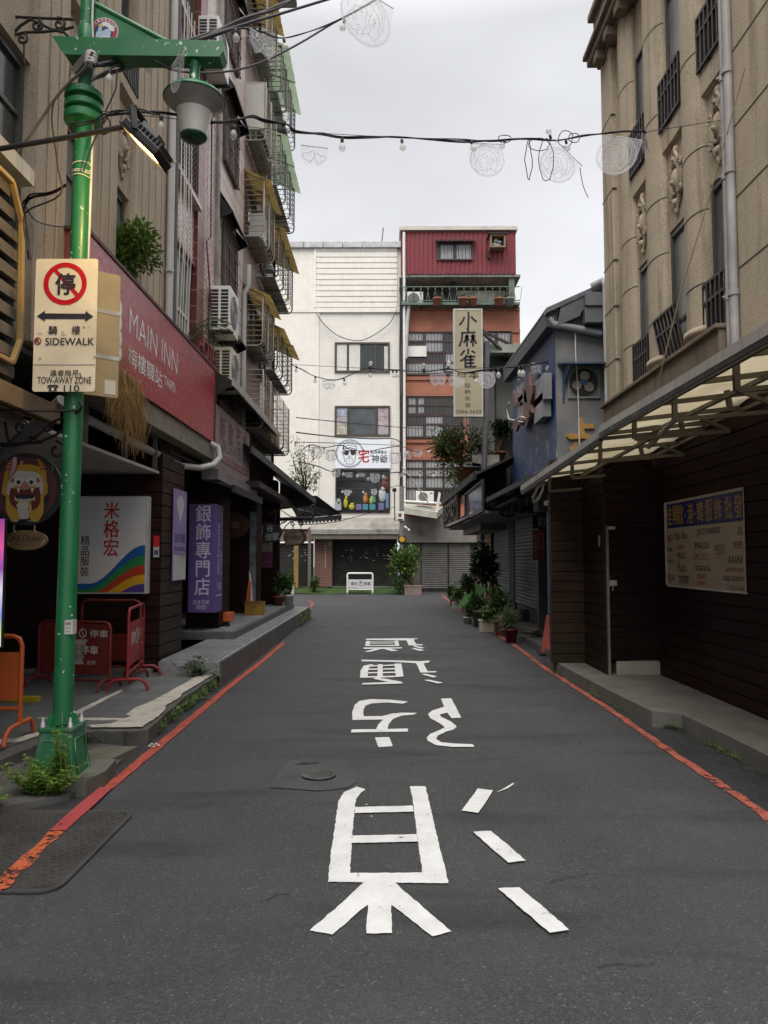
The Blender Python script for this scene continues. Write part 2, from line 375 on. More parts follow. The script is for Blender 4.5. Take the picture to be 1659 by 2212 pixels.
def M_peel(name, paint, under, lo, hi, cut=.56, sc=2.2):
    """paint peeling in vertical flakes, denser towards its bottom edge"""
    m, n, b = _mat(name); v = coords(n, (5, 5, 1.1)); v3 = coords(n)
    c = mixc(n, rng(n, noise_(n, v3, 1.1, 6, .62), .35, .7, 0, 1), [x * .75 for x in paint], [x * 1.25 for x in paint])
    c = mixc(n, rng(n, noise_(n, coords(n, (9, 9, .6)), 1.4, 5), .5, .72, 0, .5), c, [x * .45 for x in paint])
    z = nd(n, 'ShaderNodeSeparateXYZ', {0: v3}).outputs[2]
    h = nd(n, 'ShaderNodeMath', {0: noise_(n, v, sc, 8, .7), 1: rng(n, z, lo, hi, .1, 0)}, operation='ADD').outputs[0]
    f = rng(n, h, cut + .09, cut + .1, 0, 1); f2 = rng(n, h, cut + .03, cut + .09, 0, .4)
    c = mixc(n, f2, c, [min(1, x * .5 + .07) for x in paint]); c = mixc(n, f, c, under)
    n.links.new(c, b.inputs['Base Color']); b.inputs['Roughness'].default_value = .6; bump_(n, b, f, .5, .01); return m
def M_chip(name, col, chip=(.5, .55, .52), cut=.68, sc=22, rough=.3, coat=.4):
    """glossy paint with small chips and pale rubbed patches"""
    m, n, b = _mat(name); v = coords(n)
    c = mixc(n, rng(n, noise_(n, v, 2.5, 5), .3, .7, 0, 1), [x * .8 for x in col], [x * 1.15 for x in col])
    c = mixc(n, rng(n, noise_(n, coords(n, (3, 3, 2)), 1.3, 7, .6), .58, .75, 0, .5), c, [x * .5 + .03 for x in col])
    gate = rng(n, noise_(n, v, 1.7, 3), .45, .6, -.08, .0)
    h = nd(n, 'ShaderNodeMath', {0: noise_(n, v, sc, 3, .5), 1: gate}, operation='ADD').outputs[0]
    c = mixc(n, rng(n, h, cut, cut + .01, 0, 1), c, chip)
    n.links.new(c, b.inputs['Base Color']); n.links.new(rng(n, noise_(n, v, 6, 4), .3, .7, rough - .08, rough + .14), b.inputs['Roughness'])
    b.inputs['Coat Weight'].default_value = coat; b.inputs['Coat Roughness'].default_value = .2; return m
ASPH = M_asphalt()
WPAINT = M_roadpaint('white_road_paint', (.70, .70, .69), .3)
RPAINT = M_roadpaint('red_road_paint', (.38, .065, .04), .9)
OPAINT = M_roadpaint('orange_road_paint', (.50, .105, .035), 1.6)
PPAINT = M_roadpaint('fresh_red_road_paint', (.38, .05, .055), .4)
CONC = M('concrete', (.25, .235, .21), .85, var=.3, dirt=.6, bump=.3, bs=40, ds=2)
CONCD = M('shade_darkened_concrete', (.085, .082, .076), .8, var=.3, dirt=.75, bump=.35, bs=40, ds=2.2)  # darkened so the shadow on the pavement's step face sits in the colour
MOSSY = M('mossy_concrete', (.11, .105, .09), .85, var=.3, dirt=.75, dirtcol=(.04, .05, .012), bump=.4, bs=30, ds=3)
SLATE = M_tiles('slate_paving', (.14, .145, .145), (.105, .11, .11), (.05, .05, .05), .6, .3, 'XY', .5, .5, .008, 0)
CREAM = M('cream_tile', (.46, .43, .37), .7, var=.2, dirt=.8, dirtcol=(.11, .105, .095), ds=6)
STEEL = M('galvanised_steel', (.33, .34, .35), .45, .35, var=.25, dirt=.4, dirtcol=(.1, .09, .08), vs=8)
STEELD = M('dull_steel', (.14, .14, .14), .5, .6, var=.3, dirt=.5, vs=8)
BLACK = M('black_metal', (.018, .017, .017), .5, .2, var=.3)
IRON = M('wrought_iron', (.035, .03, .028), .55, .3, var=.3)
RUBBER = M('black_cable', (.022, .018, .022), .55, var=.3)
GREYCAB = M('grey_cable', (.3, .29, .27), .6)
WHITECAB = M('white_cable', (.6, .58, .53), .5, dirt=.3)
GREEN = M_chip('green_pole_paint', (.013, .145, .05), cut=.632, rough=.4, coat=.15)
GREENB = M_chip('green_base_paint', (.02, .13, .05), chip=(.06, .13, .09), cut=.6, sc=6)
STONE_L = M_stucco('washed_stone_left', (.50, .41, .31), .7)
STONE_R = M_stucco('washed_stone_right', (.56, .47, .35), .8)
STONE_D = M_stucco('weathered_shaded_stone', (.24, .195, .145), .9)  # weathering, plus the shade under the cornice put into the base colour
JOINT = M('stone_joint', (.09, .075, .06), .9)
DWOOD = M_wood('dark_stained_boards', (.017, .011, .010), (.032, .021, .018), 1, .5)
DWOODR = M_wood('red_brown_boards', (.015, .0062, .0064), (.029, .0125, .0122), 1, .6, .12)
DWOODX = M_wood('red_brown_boards_across', (.016, .0068, .0068), (.030, .0135, .0125), 0, .55, .15)
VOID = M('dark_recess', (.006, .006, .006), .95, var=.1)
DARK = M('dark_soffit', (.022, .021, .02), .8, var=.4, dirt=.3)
GLASS = M_glass('window_glass', (.03, .033, .036))
GLASSG = M_glass('grey_window_glass', (.10, .105, .1), .25)
FRAMEK = M('grey_window_frame', (.085, .085, .08), .45, .3)
FRAMEB = M('brown_window_frame', (.075, .06, .045), .45, .2)
BROWNB = M('dark_brown_railing', (.026, .019, .018), .45, .2, var=.3)
WHITEW = M('white_wall_paint', (.74, .70, .64), .75, var=.05, dirt=.12, dirtcol=(.35, .3, .22), streak=.16, bump=.1, bs=20)
WHITEB = M_tiles('white_painted_brick', (.76, .725, .665), (.72, .69, .63), (.60, .57, .52), .22, .07, 'XZ', .65, .5, .009, .06)
WHITEP = M('white_plastic', (.68, .67, .63), .4, var=.08, dirt=.25, dirtcol=(.3, .27, .2))
WHITEG = M('greyed_white', (.48, .475, .46), .5, var=.1, dirt=.3)
GALVW = M('pale_weathered_metal', (.40, .38, .35), .5, .3, dirt=.4, streak=.3)
BRICKO = M_brick('orange_brick_wall', (.36, .11, .055), (.30, .085, .045), (.33, .17, .11), .21, .07, 'XZ')
BRICKD = M_brick('old_red_brick', (.16, .06, .045), (.12, .045, .035), (.26, .17, .13), .22, .075, 'XZ', .014)
REDCOR = M('red_corrugated_sheet', (.17, .023, .031), .5, .1, var=.12, dirt=.2, streak=.3)
PIPEG = M('grey_pvc_pipe', (.42, .41, .40), .45, var=.1, dirt=.3, dirtcol=(.2, .18, .15))
def M_sheet(*a, tl=.5, **k):
    m = M(*a, **k); n = m.node_tree; b = [x for x in n.nodes if x.type == 'BSDF_PRINCIPLED'][0]; o = [x for x in n.nodes if x.type == 'OUTPUT_MATERIAL'][0]
    tr = nd(n, 'ShaderNodeBsdfTranslucent', {0: b.inputs['Base Color'].links[0].from_socket}); mx = nd(n, 'ShaderNodeMixShader', {0: tl, 1: b.outputs[0], 2: tr.outputs[0]}); n.links.new(mx.outputs[0], o.inputs[0]); return m
YELC = M_sheet('old_yellow_corrugated', (.29, .205, .07), .6, var=.35, dirt=1, dirtcol=(.12, .075, .02), ds=4, streak=.5)
GRNC = M_sheet('pale_green_corrugated', (.42, .52, .36), .5, var=.1, dirt=.2, dirtcol=(.25, .3, .18))
PINKT = M_tiles('pale_pink_tile', (.60, .45, .42), (.55, .41, .385), (.14, .09, .085), .26, .085, 'YZ', .25, .5, .008)
PINKL = M_tiles('long_pink_tile', (.60, .47, .42), (.55, .43, .38), (.10, .065, .055), 2.0, .30, 'YZ', .3, 0, .012, .35)
BROWNT = M_tiles('red_brown_tile', (.15, .035, .025), (.13, .03, .022), (.28, .16, .13), .12, .25, 'YZ', .3, 0, .012, .1)
BLUEP = M_peel('peeling_blue_paint', (.008, .040, .15), (.5, .5, .48), 3.1, 6.0, .595)
GREYP = M('grey_render', (.17, .175, .185), .8, var=.25, dirt=.45, dirtcol=(.2, .16, .12), streak=.3, bump=.25, bs=30)
BLUELT = M('light_blue_paint', (.055, .17, .30), .55, dirt=.3)
SHUT = M('grey_shutter', (.10, .10, .10), .5, .3, dirt=.4)
SHUTD = M('black_shutter', (.02, .019, .018), .5, .2, dirt=.3)
SHUTO = M('orange_shutter', (.33, .16, .085), .5, .1, dirt=.4)
CRIMSON = M('crimson_sign_face', (.34, .048, .06), .26, var=.06, spec=.55)
REDEND = M('faded_red_sign_end', (.23, .05, .045), .6, dirt=.3)
SIGNW = M('white_lettering', (.80, .79, .78), .45, var=.03)
SIGNK = M('black_lettering', (.02, .016, .026), .5, var=.1)
SIGNR = M('red_lettering', (.45, .012, .02), .45, var=.06)
PURPLE = M('purple_sign_face', (.095, .065, .22), .45, var=.06)
PURPLEL = M('lilac_banner', (.24, .17, .36), .55, var=.08)
GREYFACE = M('pale_grey_sign_face', (.52, .51, .52), .4, var=.04)
LILACT = M('pale_lilac_lettering', (.52, .47, .62), .45, var=.04)
CREAMS = M_chip('cream_sign_enamel', (.66, .58, .44), chip=(.3, .22, .14), cut=.69, sc=9, rough=.45, coat=.05)
TANBACK = M('tan_sign_back', (.30, .245, .16), .6, dirt=.4, streak=.3)
GOLD = M('gold_painted_wood', (.42, .24, .055), .45, .1, var=.2, dirt=.3)
OCHRE = M('ochre_wood', (.26, .16, .05), .55, dirt=.4)
ORANGE = M('orange_barrier_paint', (.52, .10, .022), .45, var=.12, dirt=.3)
REDBAR = M('worn_red_dimmed_for_shade', (.15, .022, .018), .55, var=.15, dirt=.4)  # arcade shade worked into the worn red
REDBRT = M('bright_red_dimmed_for_shade', (.26, .02, .025), .5, var=.12, dirt=.2)  # this red too is darkened to carry the arcade shade
TERRA = M('terracotta', (.25, .09, .05), .75, dirt=.4, bump=.2)
TANPOT = M('tan_clay', (.30, .17, .10), .7, dirt=.5)
LEAFA = M_leaf('leaf_bright', (.075, .15, .025), (.15, .24, .05))
LEAFB = M_leaf('leaf_mid', (.04, .085, .022), (.09, .15, .04))
LEAFD = M_leaf('leaf_dark', (.010, .026, .012), (.022, .045, .02), .3)
LEAFG = M_leaf('leaf_weed', (.12, .21, .03), (.22, .33, .06))
DRYG = M_leaf('dry_grass', (.34, .21, .085), (.46, .31, .14), .7)
STEM = M('plant_stem', (.09, .06, .035), .8)
TURF = M('artificial_turf', (.028, .058, .009), .9, var=.35, bump=.8, bs=160)
MOSS = M('moss', (.05, .075, .012), .95, var=.4, bump=.8, bs=90)
ACR = M_acrylic('clear_acrylic')
ETCH = M('etched_line', (.52, .49, .53), .5, var=.05)
ETCHW = M('white_edge_line', (.8, .8, .8), .4, var=.03)
BULB = M_acrylic('bulb_glass', .38, (.8, .79, .74))
# ================================================================ SETTING: road, pavements
mb = MB()
gx = [-60, -8, -5] + [-4 + i * .5 for i in range(17)] + [5, 8, 60]; gy = [-12, -4, 0] + [i * .5 + .5 for i in range(72)] + [40, 60, 140]
def road_z(x, y): return .003 * math.sin(x * 1.9 + y * .7) * math.sin(y * .53 + .4) - .004 if abs(x) < 2.0 else -.004
vs = [(x, y, road_z(x, y) if 3 < y < 36 else -.004) for y in gy for x in gx]; nx = len(gx)
mb._a(vs, [(j * nx + i, j * nx + i + 1, (j + 1) * nx + i + 1, (j + 1) * nx + i) for j in range(len(gy) - 1) for i in range(nx - 1)], True)
road = tag(mb.build('road', ASPH), 'dark grey asphalt lane running between the shops to the white building', 'road', kind='structure')
def ground_poly(pts, z): return [onZ(x, y, z) for x, y in pts]
GZ = .004
def rough(P, j=.0028, st=.03):
    q = []
    for a, b in zip(P, P[1:] + P[:1]):
        n = max(1, int((b - a).length / st)); q += [a.lerp(b, k / n) + Vector((R(-j, j), R(-j, j), 0)) for k in range(n)]
    return q
def zc(pts): return [(548.6 + x / 2.16, 1316.7 + y / 2.16) for x, y in pts]
CH = [
 [[(345,1270),(360,1130),(383,970),(396,890),(420,852),(480,826),(520,838),(497,856),(476,885),(468,950),(458,1060),(447,1229),(786,1227),(765,1080),(741,890),(727,824),(800,824),(850,1040),(880,1160),(908,1276),(660,1274),(690,1302),(808,1405),(920,1500),(830,1525),(742,1455),(640,1376),(643,1440),(642,1509),(525,1511),(528,1440),(530,1376),(455,1440),(365,1516),(262,1495),(390,1385),(512,1272)],
  [(470,921),(742,914),(746,942),(469,949)], [(460,1054),(760,1048),(766,1082),(456,1089)],
  [(1045,835),(1115,843),(1080,900),(1048,948),(970,937)], [(1022,1036),(1105,1032),(1190,1102),(1268,1170),(1185,1180)], [(1138,1300),(1238,1295),(1350,1388),(1472,1492),(1380,1508),(1260,1405)]],
 [[(720,430),(640,421),(545,418),(492,426),(470,445),(458,478),(460,515),(603,513),(582,534),(569,558),(455,559),(453,573),(718,569),(718,555),(622,557),(630,533),(652,508),(690,495),(745,490),(761,482),(690,481),(640,486),(600,497),(512,498),(510,470),(520,448),(548,438),(620,433),(695,439)],
  [(565,597),(630,595),(640,615),(648,637),(582,642)],
  [(872,416),(920,414),(945,460),(967,504),(922,507),(902,481),(868,489),(872,500),(918,522),(946,545),(935,558),(895,570),(858,588),(850,603),(872,618),(930,625),(1020,628),(1027,640),(925,640),(850,632),(812,612),(806,598),(822,580),(872,560),(890,548),(870,533),(820,505),(812,487),(832,471),(888,453)]],
 [[(500,241),(505,234),(690,238),(770,241),(822,238),(815,247),(792,251),(799,268),(812,288),(852,287),(850,293),(776,294),(764,264),(755,250),(650,244)],
  [(495,318),(497,285),(512,262),(548,254),(560,256),(540,265),(533,285),(531,311),(576,310),(578,255),(601,255),(601,310),(662,309),(655,252),(688,252),(698,312),(640,316)],
  [(533,276),(577,275),(577,281),(532,282)], [(602,275),(657,273),(658,279),(602,280)], [(532,292),(577,291),(577,297),(531,298)], [(602,291),(660,289),(661,296),(602,297)], [(540,262),(577,259),(577,264),(537,267)], [(602,259),(656,256),(656,261),(602,264)],
  [(552,322),(575,315),(690,337),(695,345),(505,350),(507,343),(630,338)],
  [(779,301),(800,299),(856,312),(836,317)], [(793,329),(815,327),(882,341),(860,345)]],
 [[(522,142),(523,136),(700,134),(770,135),(745,141),(757,161),(788,162),(788,167),(722,167),(712,144)],
  [(519,170),(523,147),(541,147),(540,166),(660,165),(655,145),(673,145),(678,170)], [(541,150),(656,149),(656,152),(541,153)], [(541,156),(657,155),(657,158),(541,159)],
  [(511,183),(512,177),(690,176),(691,181),(640,182),(672,192),(640,194),(606,183),(592,184),(548,196),(512,198),(560,184)],
  [(738,170),(752,168),(797,179),(778,182)], [(733,181),(752,180),(797,190),(775,193)]],
]
CHL = ['white painted road character nearest the camera, with three slanted dots', 'white painted road character with a square hook beside a wavy stroke', 'white painted road character with a barred box, third from the camera', 'white painted road character farthest up the lane, small and flat looking']
for k, polys in enumerate(CH):
    mb = MB()
    for i, p in enumerate(polys): mb.prism(rough(ground_poly(zc(p), GZ + .0006 * i)), (0, 0, 0))
    tag(mb.build('road_character', WPAINT), CHL[k], 'road marking', 'white characters painted on the asphalt', 'structure')
# paint drips beside the nearest character
mb = MB()
for i in range(8):
    x, y = R(600, 1000), R(1700, 2040); q = onZ(x, y, GZ); r = R(.003, .010)
    if i % 3 == 0: x = R(960, 1040); y = 1590 + R(-12, 12); q = onZ(x * .25 + 575, y, GZ)
    mb.prism([q + Vector((math.cos(a) * r * R(.6, 1.2), math.sin(a) * r * R(.6, 1.4), 0)) for a in [k * 1.05 for k in range(6)]], (0, 0, 0))
mb.prism(ground_poly([(1073, 1711), (1090, 1702), (1108, 1691), (1111, 1693), (1096, 1703)], GZ), (0, 0, 0))
tag(mb.build('paint_drip', WPAINT), kind='stuff')
# kerb lines
def gline(pts, wd, z, jit=.006, sub=.12):
    P = []
    for a, b in zip(pts[:-1], pts[1:]):
        n = max(1, int((b - a).length / sub))
        for k in range(n): P.append(a.lerp(b, k / n))
    P.append(pts[-1]); mb = MB(); n = len(P); vs = []
    for i, p in enumerate(P):
        t = (P[min(i + 1, n - 1)] - P[max(i - 1, 0)]).normalized(); q = Vector((-t.y, t.x, 0))
        vs += [p + q * (wd / 2 + R(-jit, jit)) + Vector((0, 0, z)), p - q * (wd / 2 + R(-jit, jit)) + Vector((0, 0, z))]
    mb._a(vs, [(2 * i + 1, 2 * i + 3, 2 * i + 2, 2 * i) for i in range(n - 1)])
    return mb
tag(gline([Vector((-1.84, 3.0, 0)), Vector((-1.88, 3.7, 0)), Vector((-1.925, 4.42, 0))], .09, .0165, .018).build('kerb_line', OPAINT), 'flaking orange kerb line across the dark utility cover', 'road marking', kind='structure')
tag(gline([Vector((-1.925, 4.43, 0)), Vector((-1.94, 4.8, 0)), Vector((-1.95, 5.25, 0))], .095, .0165, .006).build('kerb_line', PPAINT), 'fresh pinkish red patch of kerb line just past the utility cover', 'road marking', kind='structure')
tag(gline([Vector((-1.95, 5.26, 0)), Vector((-1.955, 7, 0)), Vector((-1.975, 9.2, 0)), Vector((-1.95, 12, 0)), onZ(612, 1389)], .085, GZ + .001).build('kerb_line', RPAINT), 'worn red kerb line beside the left paving and steel step', 'road marking', kind='structure')
tag(gline([onZ(581, 1388), onZ(622, 1359), onZ(655, 1333), onZ(668, 1314), onZ(676, 1304), onZ(668, 1298)], .085, GZ + .001).build('kerb_line', RPAINT), 'short red kerb line curving at the far end of the steel step', 'road marking', kind='structure')
RO = M_roadpaint('salmon_road_paint', (.42, .105, .07), 1.2)
tag(gline([Vector((2.05, 3.2, 0)), onZ(1659, 1764), onZ(1525, 1673), onZ(1470, 1640), onZ(1405, 1593), onZ(1319, 1534), onZ(1265, 1499), onZ(1165, 1435), onZ(1148, 1421), onZ(1108, 1391), onZ(1077, 1373), onZ(1026, 1337), onZ(992, 1316), onZ(955, 1286)], .078, GZ, .011).build('kerb_line', RO), 'cracked salmon red kerb line along the right side past the pots', 'road marking', kind='structure')
GUT = M('damp_gutter_asphalt', (.030, .031, .033), .6, var=.35, dirt=.5, dirtcol=(.018, .018, .018), ds=3, bump=.6, bs=90)
for P in ([onZ(x, y, .0016) for x, y in [(1659, 1755), (1525, 1664), (1405, 1584), (1265, 1492), (1165, 1430), (1185, 1432), (1250, 1462), (1302, 1492), (1408, 1548), (1475, 1556), (1581, 1608), (1700, 1670)]], [Vector((x, y, .0016)) for x, y in [(-1.99, 4.8), (-1.99, 7), (-2.02, 9.2), (-1.99, 14), (-2.12, 14), (-2.2, 9.4), (-2.15, 6.4), (-2.6, 6.3), (-2.5, 4.6)]]):
    mb = MB(); mb.prism(rough(P, .02, .15), (0, 0, 0)); tag(mb.build('gutter_strip', GUT), kind='structure')
# covers let into the asphalt
c = onZ(689, 1677); t = thing('manhole_cover', 'small round ribbed iron cover set in a concrete patch of the lane', 'manhole cover', (c.x, c.y, 0))
g = frG((c.x, c.y, 0)); mb = MB(); mb.ring2(g, 0, 0, .118, .016, .012, th=.006); mb.build('rim', STEELD, t)
mb = MB(); mb.disc2(g, 0, 0, .108, d=.013, th=.002)
for i in range(-4, 5):
    for j in range(-4, 5):
        if math.hypot(i, j) < 4.3: mb.fbox(g, i * .022 - .008, i * .022 + .008, j * .022 - .006, j * .022 + .006, .015, .0185)
mb.build('lid', STEELD, t)
mb = MB(); mb.prism([onZ(x, y, .0022) for x, y in [(583, 1701), (592, 1680), (609, 1655), (628, 1643), (660, 1640), (700, 1643), (737, 1645), (765, 1655), (774, 1672), (768, 1690), (752, 1701), (722, 1705), (690, 1708), (640, 1704)]], (0, 0, 0)); tag(mb.build('asphalt_patch', M('smooth_patch', (.058, .059, .061), .75, var=.3, dirt=.6, dirtcol=(.045, .045, .045), ds=3, bump=.5, bs=90)), kind='structure')
mb = MB()
for pts in ([(633, 1652), (655, 1646), (672, 1648), (690, 1645), (684, 1650), (660, 1652)],): mb.prism([onZ(x, y, .0035) for x, y in pts], (0, 0, 0))
for L_ in ([(1175, 1908), (1205, 1900), (1232, 1893), (1268, 1888), (1300, 1884)], [(1290, 2088), (1335, 2080), (1372, 2086), (1420, 2078)], [(880, 1650), (940, 1640), (1010, 1644), (1090, 1632), (1150, 1636)], [(1195, 1612), (1220, 1600), (1250, 1606), (1268, 1590)], [(560, 1950), (600, 1930), (640, 1934)], [(420, 1560), (450, 1548), (500, 1552)], [(760, 1455), (820, 1448), (880, 1452)], [(1000, 1400), (1040, 1396), (1085, 1399)]):
    Q = [onZ(x + R(-2, 2), y + R(-2, 2), .0032) for a, b in zip(L_, L_[1:]) for x, y in [(a[0] + (b[0] - a[0]) * k / 5, a[1] + (b[1] - a[1]) * k / 5) for k in range(5)]]
    for a, b in zip(Q, Q[1:]): t_ = (b - a).normalized(); q = Vector((-t_.y, t_.x, 0)) * R(.001, .0035); mb._a([a - q, b - q, b + q, a + q], [(0, 1, 2, 3)])
tag(mb.build('road_crack', M('crack_dark', (.02, .02, .02), .9)), kind='stuff')
def rcut(x0, x1, y0, y1, r, n=5):
    P = []
    for (cx, cy, a) in ((x1 - r, y0 + r, -PI / 2), (x1 - r, y1 - r, 0), (x0 + r, y1 - r, PI / 2), (x0 + r, y0 + r, PI)):
        P += [(cx + r * math.cos(a + PI / 2 * k / n), cy + r * math.sin(a + PI / 2 * k / n)) for k in range(n + 1)]
    return P
t = thing('utility_cover', 'large dark rectangular utility cover under the flaking orange line', 'utility cover', (-2.0, 3.7, 0))
g = frG((0, 0, 0)); P = rcut(-2.55, -1.60, 3.66, 4.78, .09)
mb = MB(); mb.st2(g, P, .035, .001, True, .009); mb.build('rim', M('worn_iron_rim', (.06, .059, .057), .6, .2, var=.3), t)
mb = MB(); mb.p2(g, rcut(-2.53, -1.62, 3.68, 4.76, .08), .003, .006)
for k in range(23):
    for j in range(22):
        x, y = -2.50 + j * .039 + (k % 2) * .018, 3.71 + k * .0455
        mb.bar((x, y, .0095), (x + .02, y + .014 * (1 if (j + k) % 2 else -1), .0095), .008, .004)
mb.build('lid', M('dark_iron_lid', (.042, .039, .037), .7, .1, var=.45, dirt=.5), t)
# left pavement
def slab(name, pts, z0, z1, m, **k):
    mb = MB(); mb.prism([(x, y, z0) for x, y in pts], (0, 0, z1 - z0)); return mb
def jag(a, b, n, j):
    a = Vector(a); b = Vector(b); q = Vector((-(b - a).y, (b - a).x)).normalized()
    return [tuple(a.lerp(b, k / n) + q * (R(-j, j) if 0 < k < n else 0)) for k in range(n)]
outer = [(-6, 2), (-3.1, 2), (-3.0, 4.2), (-2.86, 5.3)] + jag((-2.80, 5.75), (-2.72, 6.35), 5, .015) + jag((-2.70, 6.38), (-2.13, 6.42), 14, .018) + jag((-2.06, 6.5), (-2.16, 8.0), 12, .01) + jag((-2.16, 8.0), (-2.14, 9.5), 8, .015) + [(-2.14, 20.6), (-6, 20.6)]
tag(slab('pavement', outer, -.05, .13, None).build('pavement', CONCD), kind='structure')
mb = MB(); inner = [(-6, 2.2), (-3.15, 2.2), (-3.05, 5.35), (-2.95, 5.9), (-2.78, 6.5), (-2.32, 6.62), (-2.36, 9.5), (-2.4, 20.4), (-6, 20.4)]
mb.prism([(x, y, .131) for x, y in inner], (0, 0, .012)); tag(mb.build('paving', SLATE), kind='structure')
mb = MB()
def tile(pts, z=.1432):
    q = []
    for a, b in zip(pts, pts[1:] + pts[:1]):
        n = max(1, int(math.dist(a, b) / .06)); q += jag(a, b, n, .008)
    mb.prism([(x, y, z) for x, y in q], (0, 0, .005))
y = 6.56
edge = [(-2.56, 6.50), (-2.12, 6.52), (-2.12, 7.0), (-2.16, 7.35), (-2.2, 7.4), (-2.18, 7.9), (-2.22, 8.2), (-2.2, 8.8), (-2.19, 9.38), (-2.36, 9.38), (-2.38, 8.6), (-2.40, 7.75), (-2.46, 7.35), (-2.44, 7.02), (-2.36, 6.95), (-2.40, 6.86), (-2.9, 6.88), (-2.92, 6.8), (-2.42, 6.78), (-2.44, 6.64), (-2.62, 6.58)]
tile(edge); tile([(-2.98, 6.8), (-2.9, 6.8), (-2.92, 8.3), (-2.97, 8.35)]); tile([(-3.2, 6.85), (-2.98, 6.83), (-2.98, 6.88), (-3.2, 6.9)])
tile([(-3.3, 5.72), (-2.92, 6.02), (-2.84, 6.36), (-2.9, 6.38), (-3.02, 6.1), (-3.4, 5.9)])
tag(mb.build('cream_edge_tile', CREAM), kind='structure')
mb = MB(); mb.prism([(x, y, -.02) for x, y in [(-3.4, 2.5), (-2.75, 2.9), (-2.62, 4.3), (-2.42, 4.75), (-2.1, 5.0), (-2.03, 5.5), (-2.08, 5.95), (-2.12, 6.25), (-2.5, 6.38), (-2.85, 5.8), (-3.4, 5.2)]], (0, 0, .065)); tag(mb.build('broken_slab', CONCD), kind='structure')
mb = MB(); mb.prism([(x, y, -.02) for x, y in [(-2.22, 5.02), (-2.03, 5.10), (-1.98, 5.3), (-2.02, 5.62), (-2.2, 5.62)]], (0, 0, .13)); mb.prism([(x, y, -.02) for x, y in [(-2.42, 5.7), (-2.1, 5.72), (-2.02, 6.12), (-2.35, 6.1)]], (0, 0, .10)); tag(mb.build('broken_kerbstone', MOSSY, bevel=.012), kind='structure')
mb = MB(); mb.prism([(x, y, -.02) for x, y in [(-2.9, 2.6), (-2.70, 2.9), (-2.53, 4.0), (-2.48, 4.42), (-2.60, 4.5), (-2.68, 4.1), (-2.8, 3.2)]], (0, 0, .10)); tag(mb.build('mossy_kerb', M('mossy_white_kerb', (.36, .35, .3), .85, var=.2, dirt=1, dirtcol=(.05, .055, .02), ds=5, bump=.4)), kind='structure')
# steel steps on the left pavement
def ribs(mb, x0, x1, y0, y1, z, p=.055):
    n = int((x1 - x0) / p)
    for i in range(n): mb.box(x0 + i * p, x0 + i * p + p * .5, y0 + .02, y1, z, z + .022)
t = thing('steel_step', 'low galvanised steel step with checker plate end beside the red line', 'step', (-2.5, 9.5, .13))
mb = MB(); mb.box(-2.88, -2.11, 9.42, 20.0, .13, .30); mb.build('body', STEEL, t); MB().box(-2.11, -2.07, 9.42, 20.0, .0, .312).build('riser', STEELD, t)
mb = MB(); ribs(mb, -2.86, -2.13, 9.42, 20.0, .30); mb.build('ribbed_top', STEEL, t)
mb = MB()
for i in range(18):
    for j in range(4):
        x, z = -2.86 + i * .042, .155 + j * .036
        mb.bar((x, 9.417, z), (x + .024, 9.417, z + (.018 if (i + j) % 2 else -.018)), .007, .006)
mb.build('checker_plate', STEEL, t)
t = thing('steel_step', 'higher ribbed steel platform under the purple sign and yellow crate', 'step', (-2.7, 12.2, .3), None)
mb = MB(); mb.box(-4.6, -2.42, 11.9, 19.4, .313, .43); mb.build('body', STEELD, t)
mb = MB(); ribs(mb, -3.9, -2.43, 11.9, 19.4, .43); mb.build('ribbed_top', STEEL, t)
# right pavement
tp = [onZ(x, y, .15) for x, y in [(1190, 1424), (1200, 1430), (1250, 1457), (1302, 1484), (1360, 1513), (1408, 1536), (1440, 1539), (1473, 1543.5), (1530, 1570), (1581, 1593.7), (1659, 1632.7)]]
pts = [(p.x, p.y) for p in tp] + [(3.1, 4.6), (3.3, 2), (7, 2), (7, 10.6), (2.34, 10.56)]
tag(slab('pavement', pts, -.05, .15, None).build('pavement', M('right_pavement_concrete', (.125, .12, .108), .8, var=.25, dirt=.6, dirtcol=(.09, .085, .07), bump=.3, bs=40, ds=1.6)), kind='structure')
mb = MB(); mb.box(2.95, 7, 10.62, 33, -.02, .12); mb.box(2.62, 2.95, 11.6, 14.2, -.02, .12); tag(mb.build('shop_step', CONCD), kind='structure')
mb = MB()
for i in range(2200):
    a = random.randrange(len(tp) - 1); p = tp[a].lerp(tp[a + 1], random.random())
    cl = math.sin(p.y * 7.3) + math.sin(p.y * 3.1 + 1)
    if cl < .1: continue
    q = Vector((p.x - abs(random.gauss(0, .025)), p.y, R(.008, .035))); r = R(.004, .012)
    mb.leaf(q, (R(-1, 1), R(-1, 1), R(.1, .9)), (0, 0, 1), r * 2, r)
tag(mb.build('moss_strip', LEAFA), kind='stuff')
# artificial turf in front of the white building
mb = MB(); N = 24
for i in range(N):
    for j in range(4):
        pass
xs = [-5.2 + i * .5 for i in range(14)]; ys = [33.75, 34.2, 34.9, 35.6, 36.0]
vs = [(x, y, .02 + (y - 33.75) / 2.25 * .24 + .02 * math.sin(x * 3)) for y in ys for x in xs]; n = len(xs)
mb._a(vs, [(j * n + i, j * n + i + 1, (j + 1) * n + i + 1, (j + 1) * n + i) for j in range(len(ys) - 1) for i in range(n - 1)], True)
tag(mb.build('turf', TURF), 'strip of artificial turf along the foot of the white building', 'turf', kind='structure')
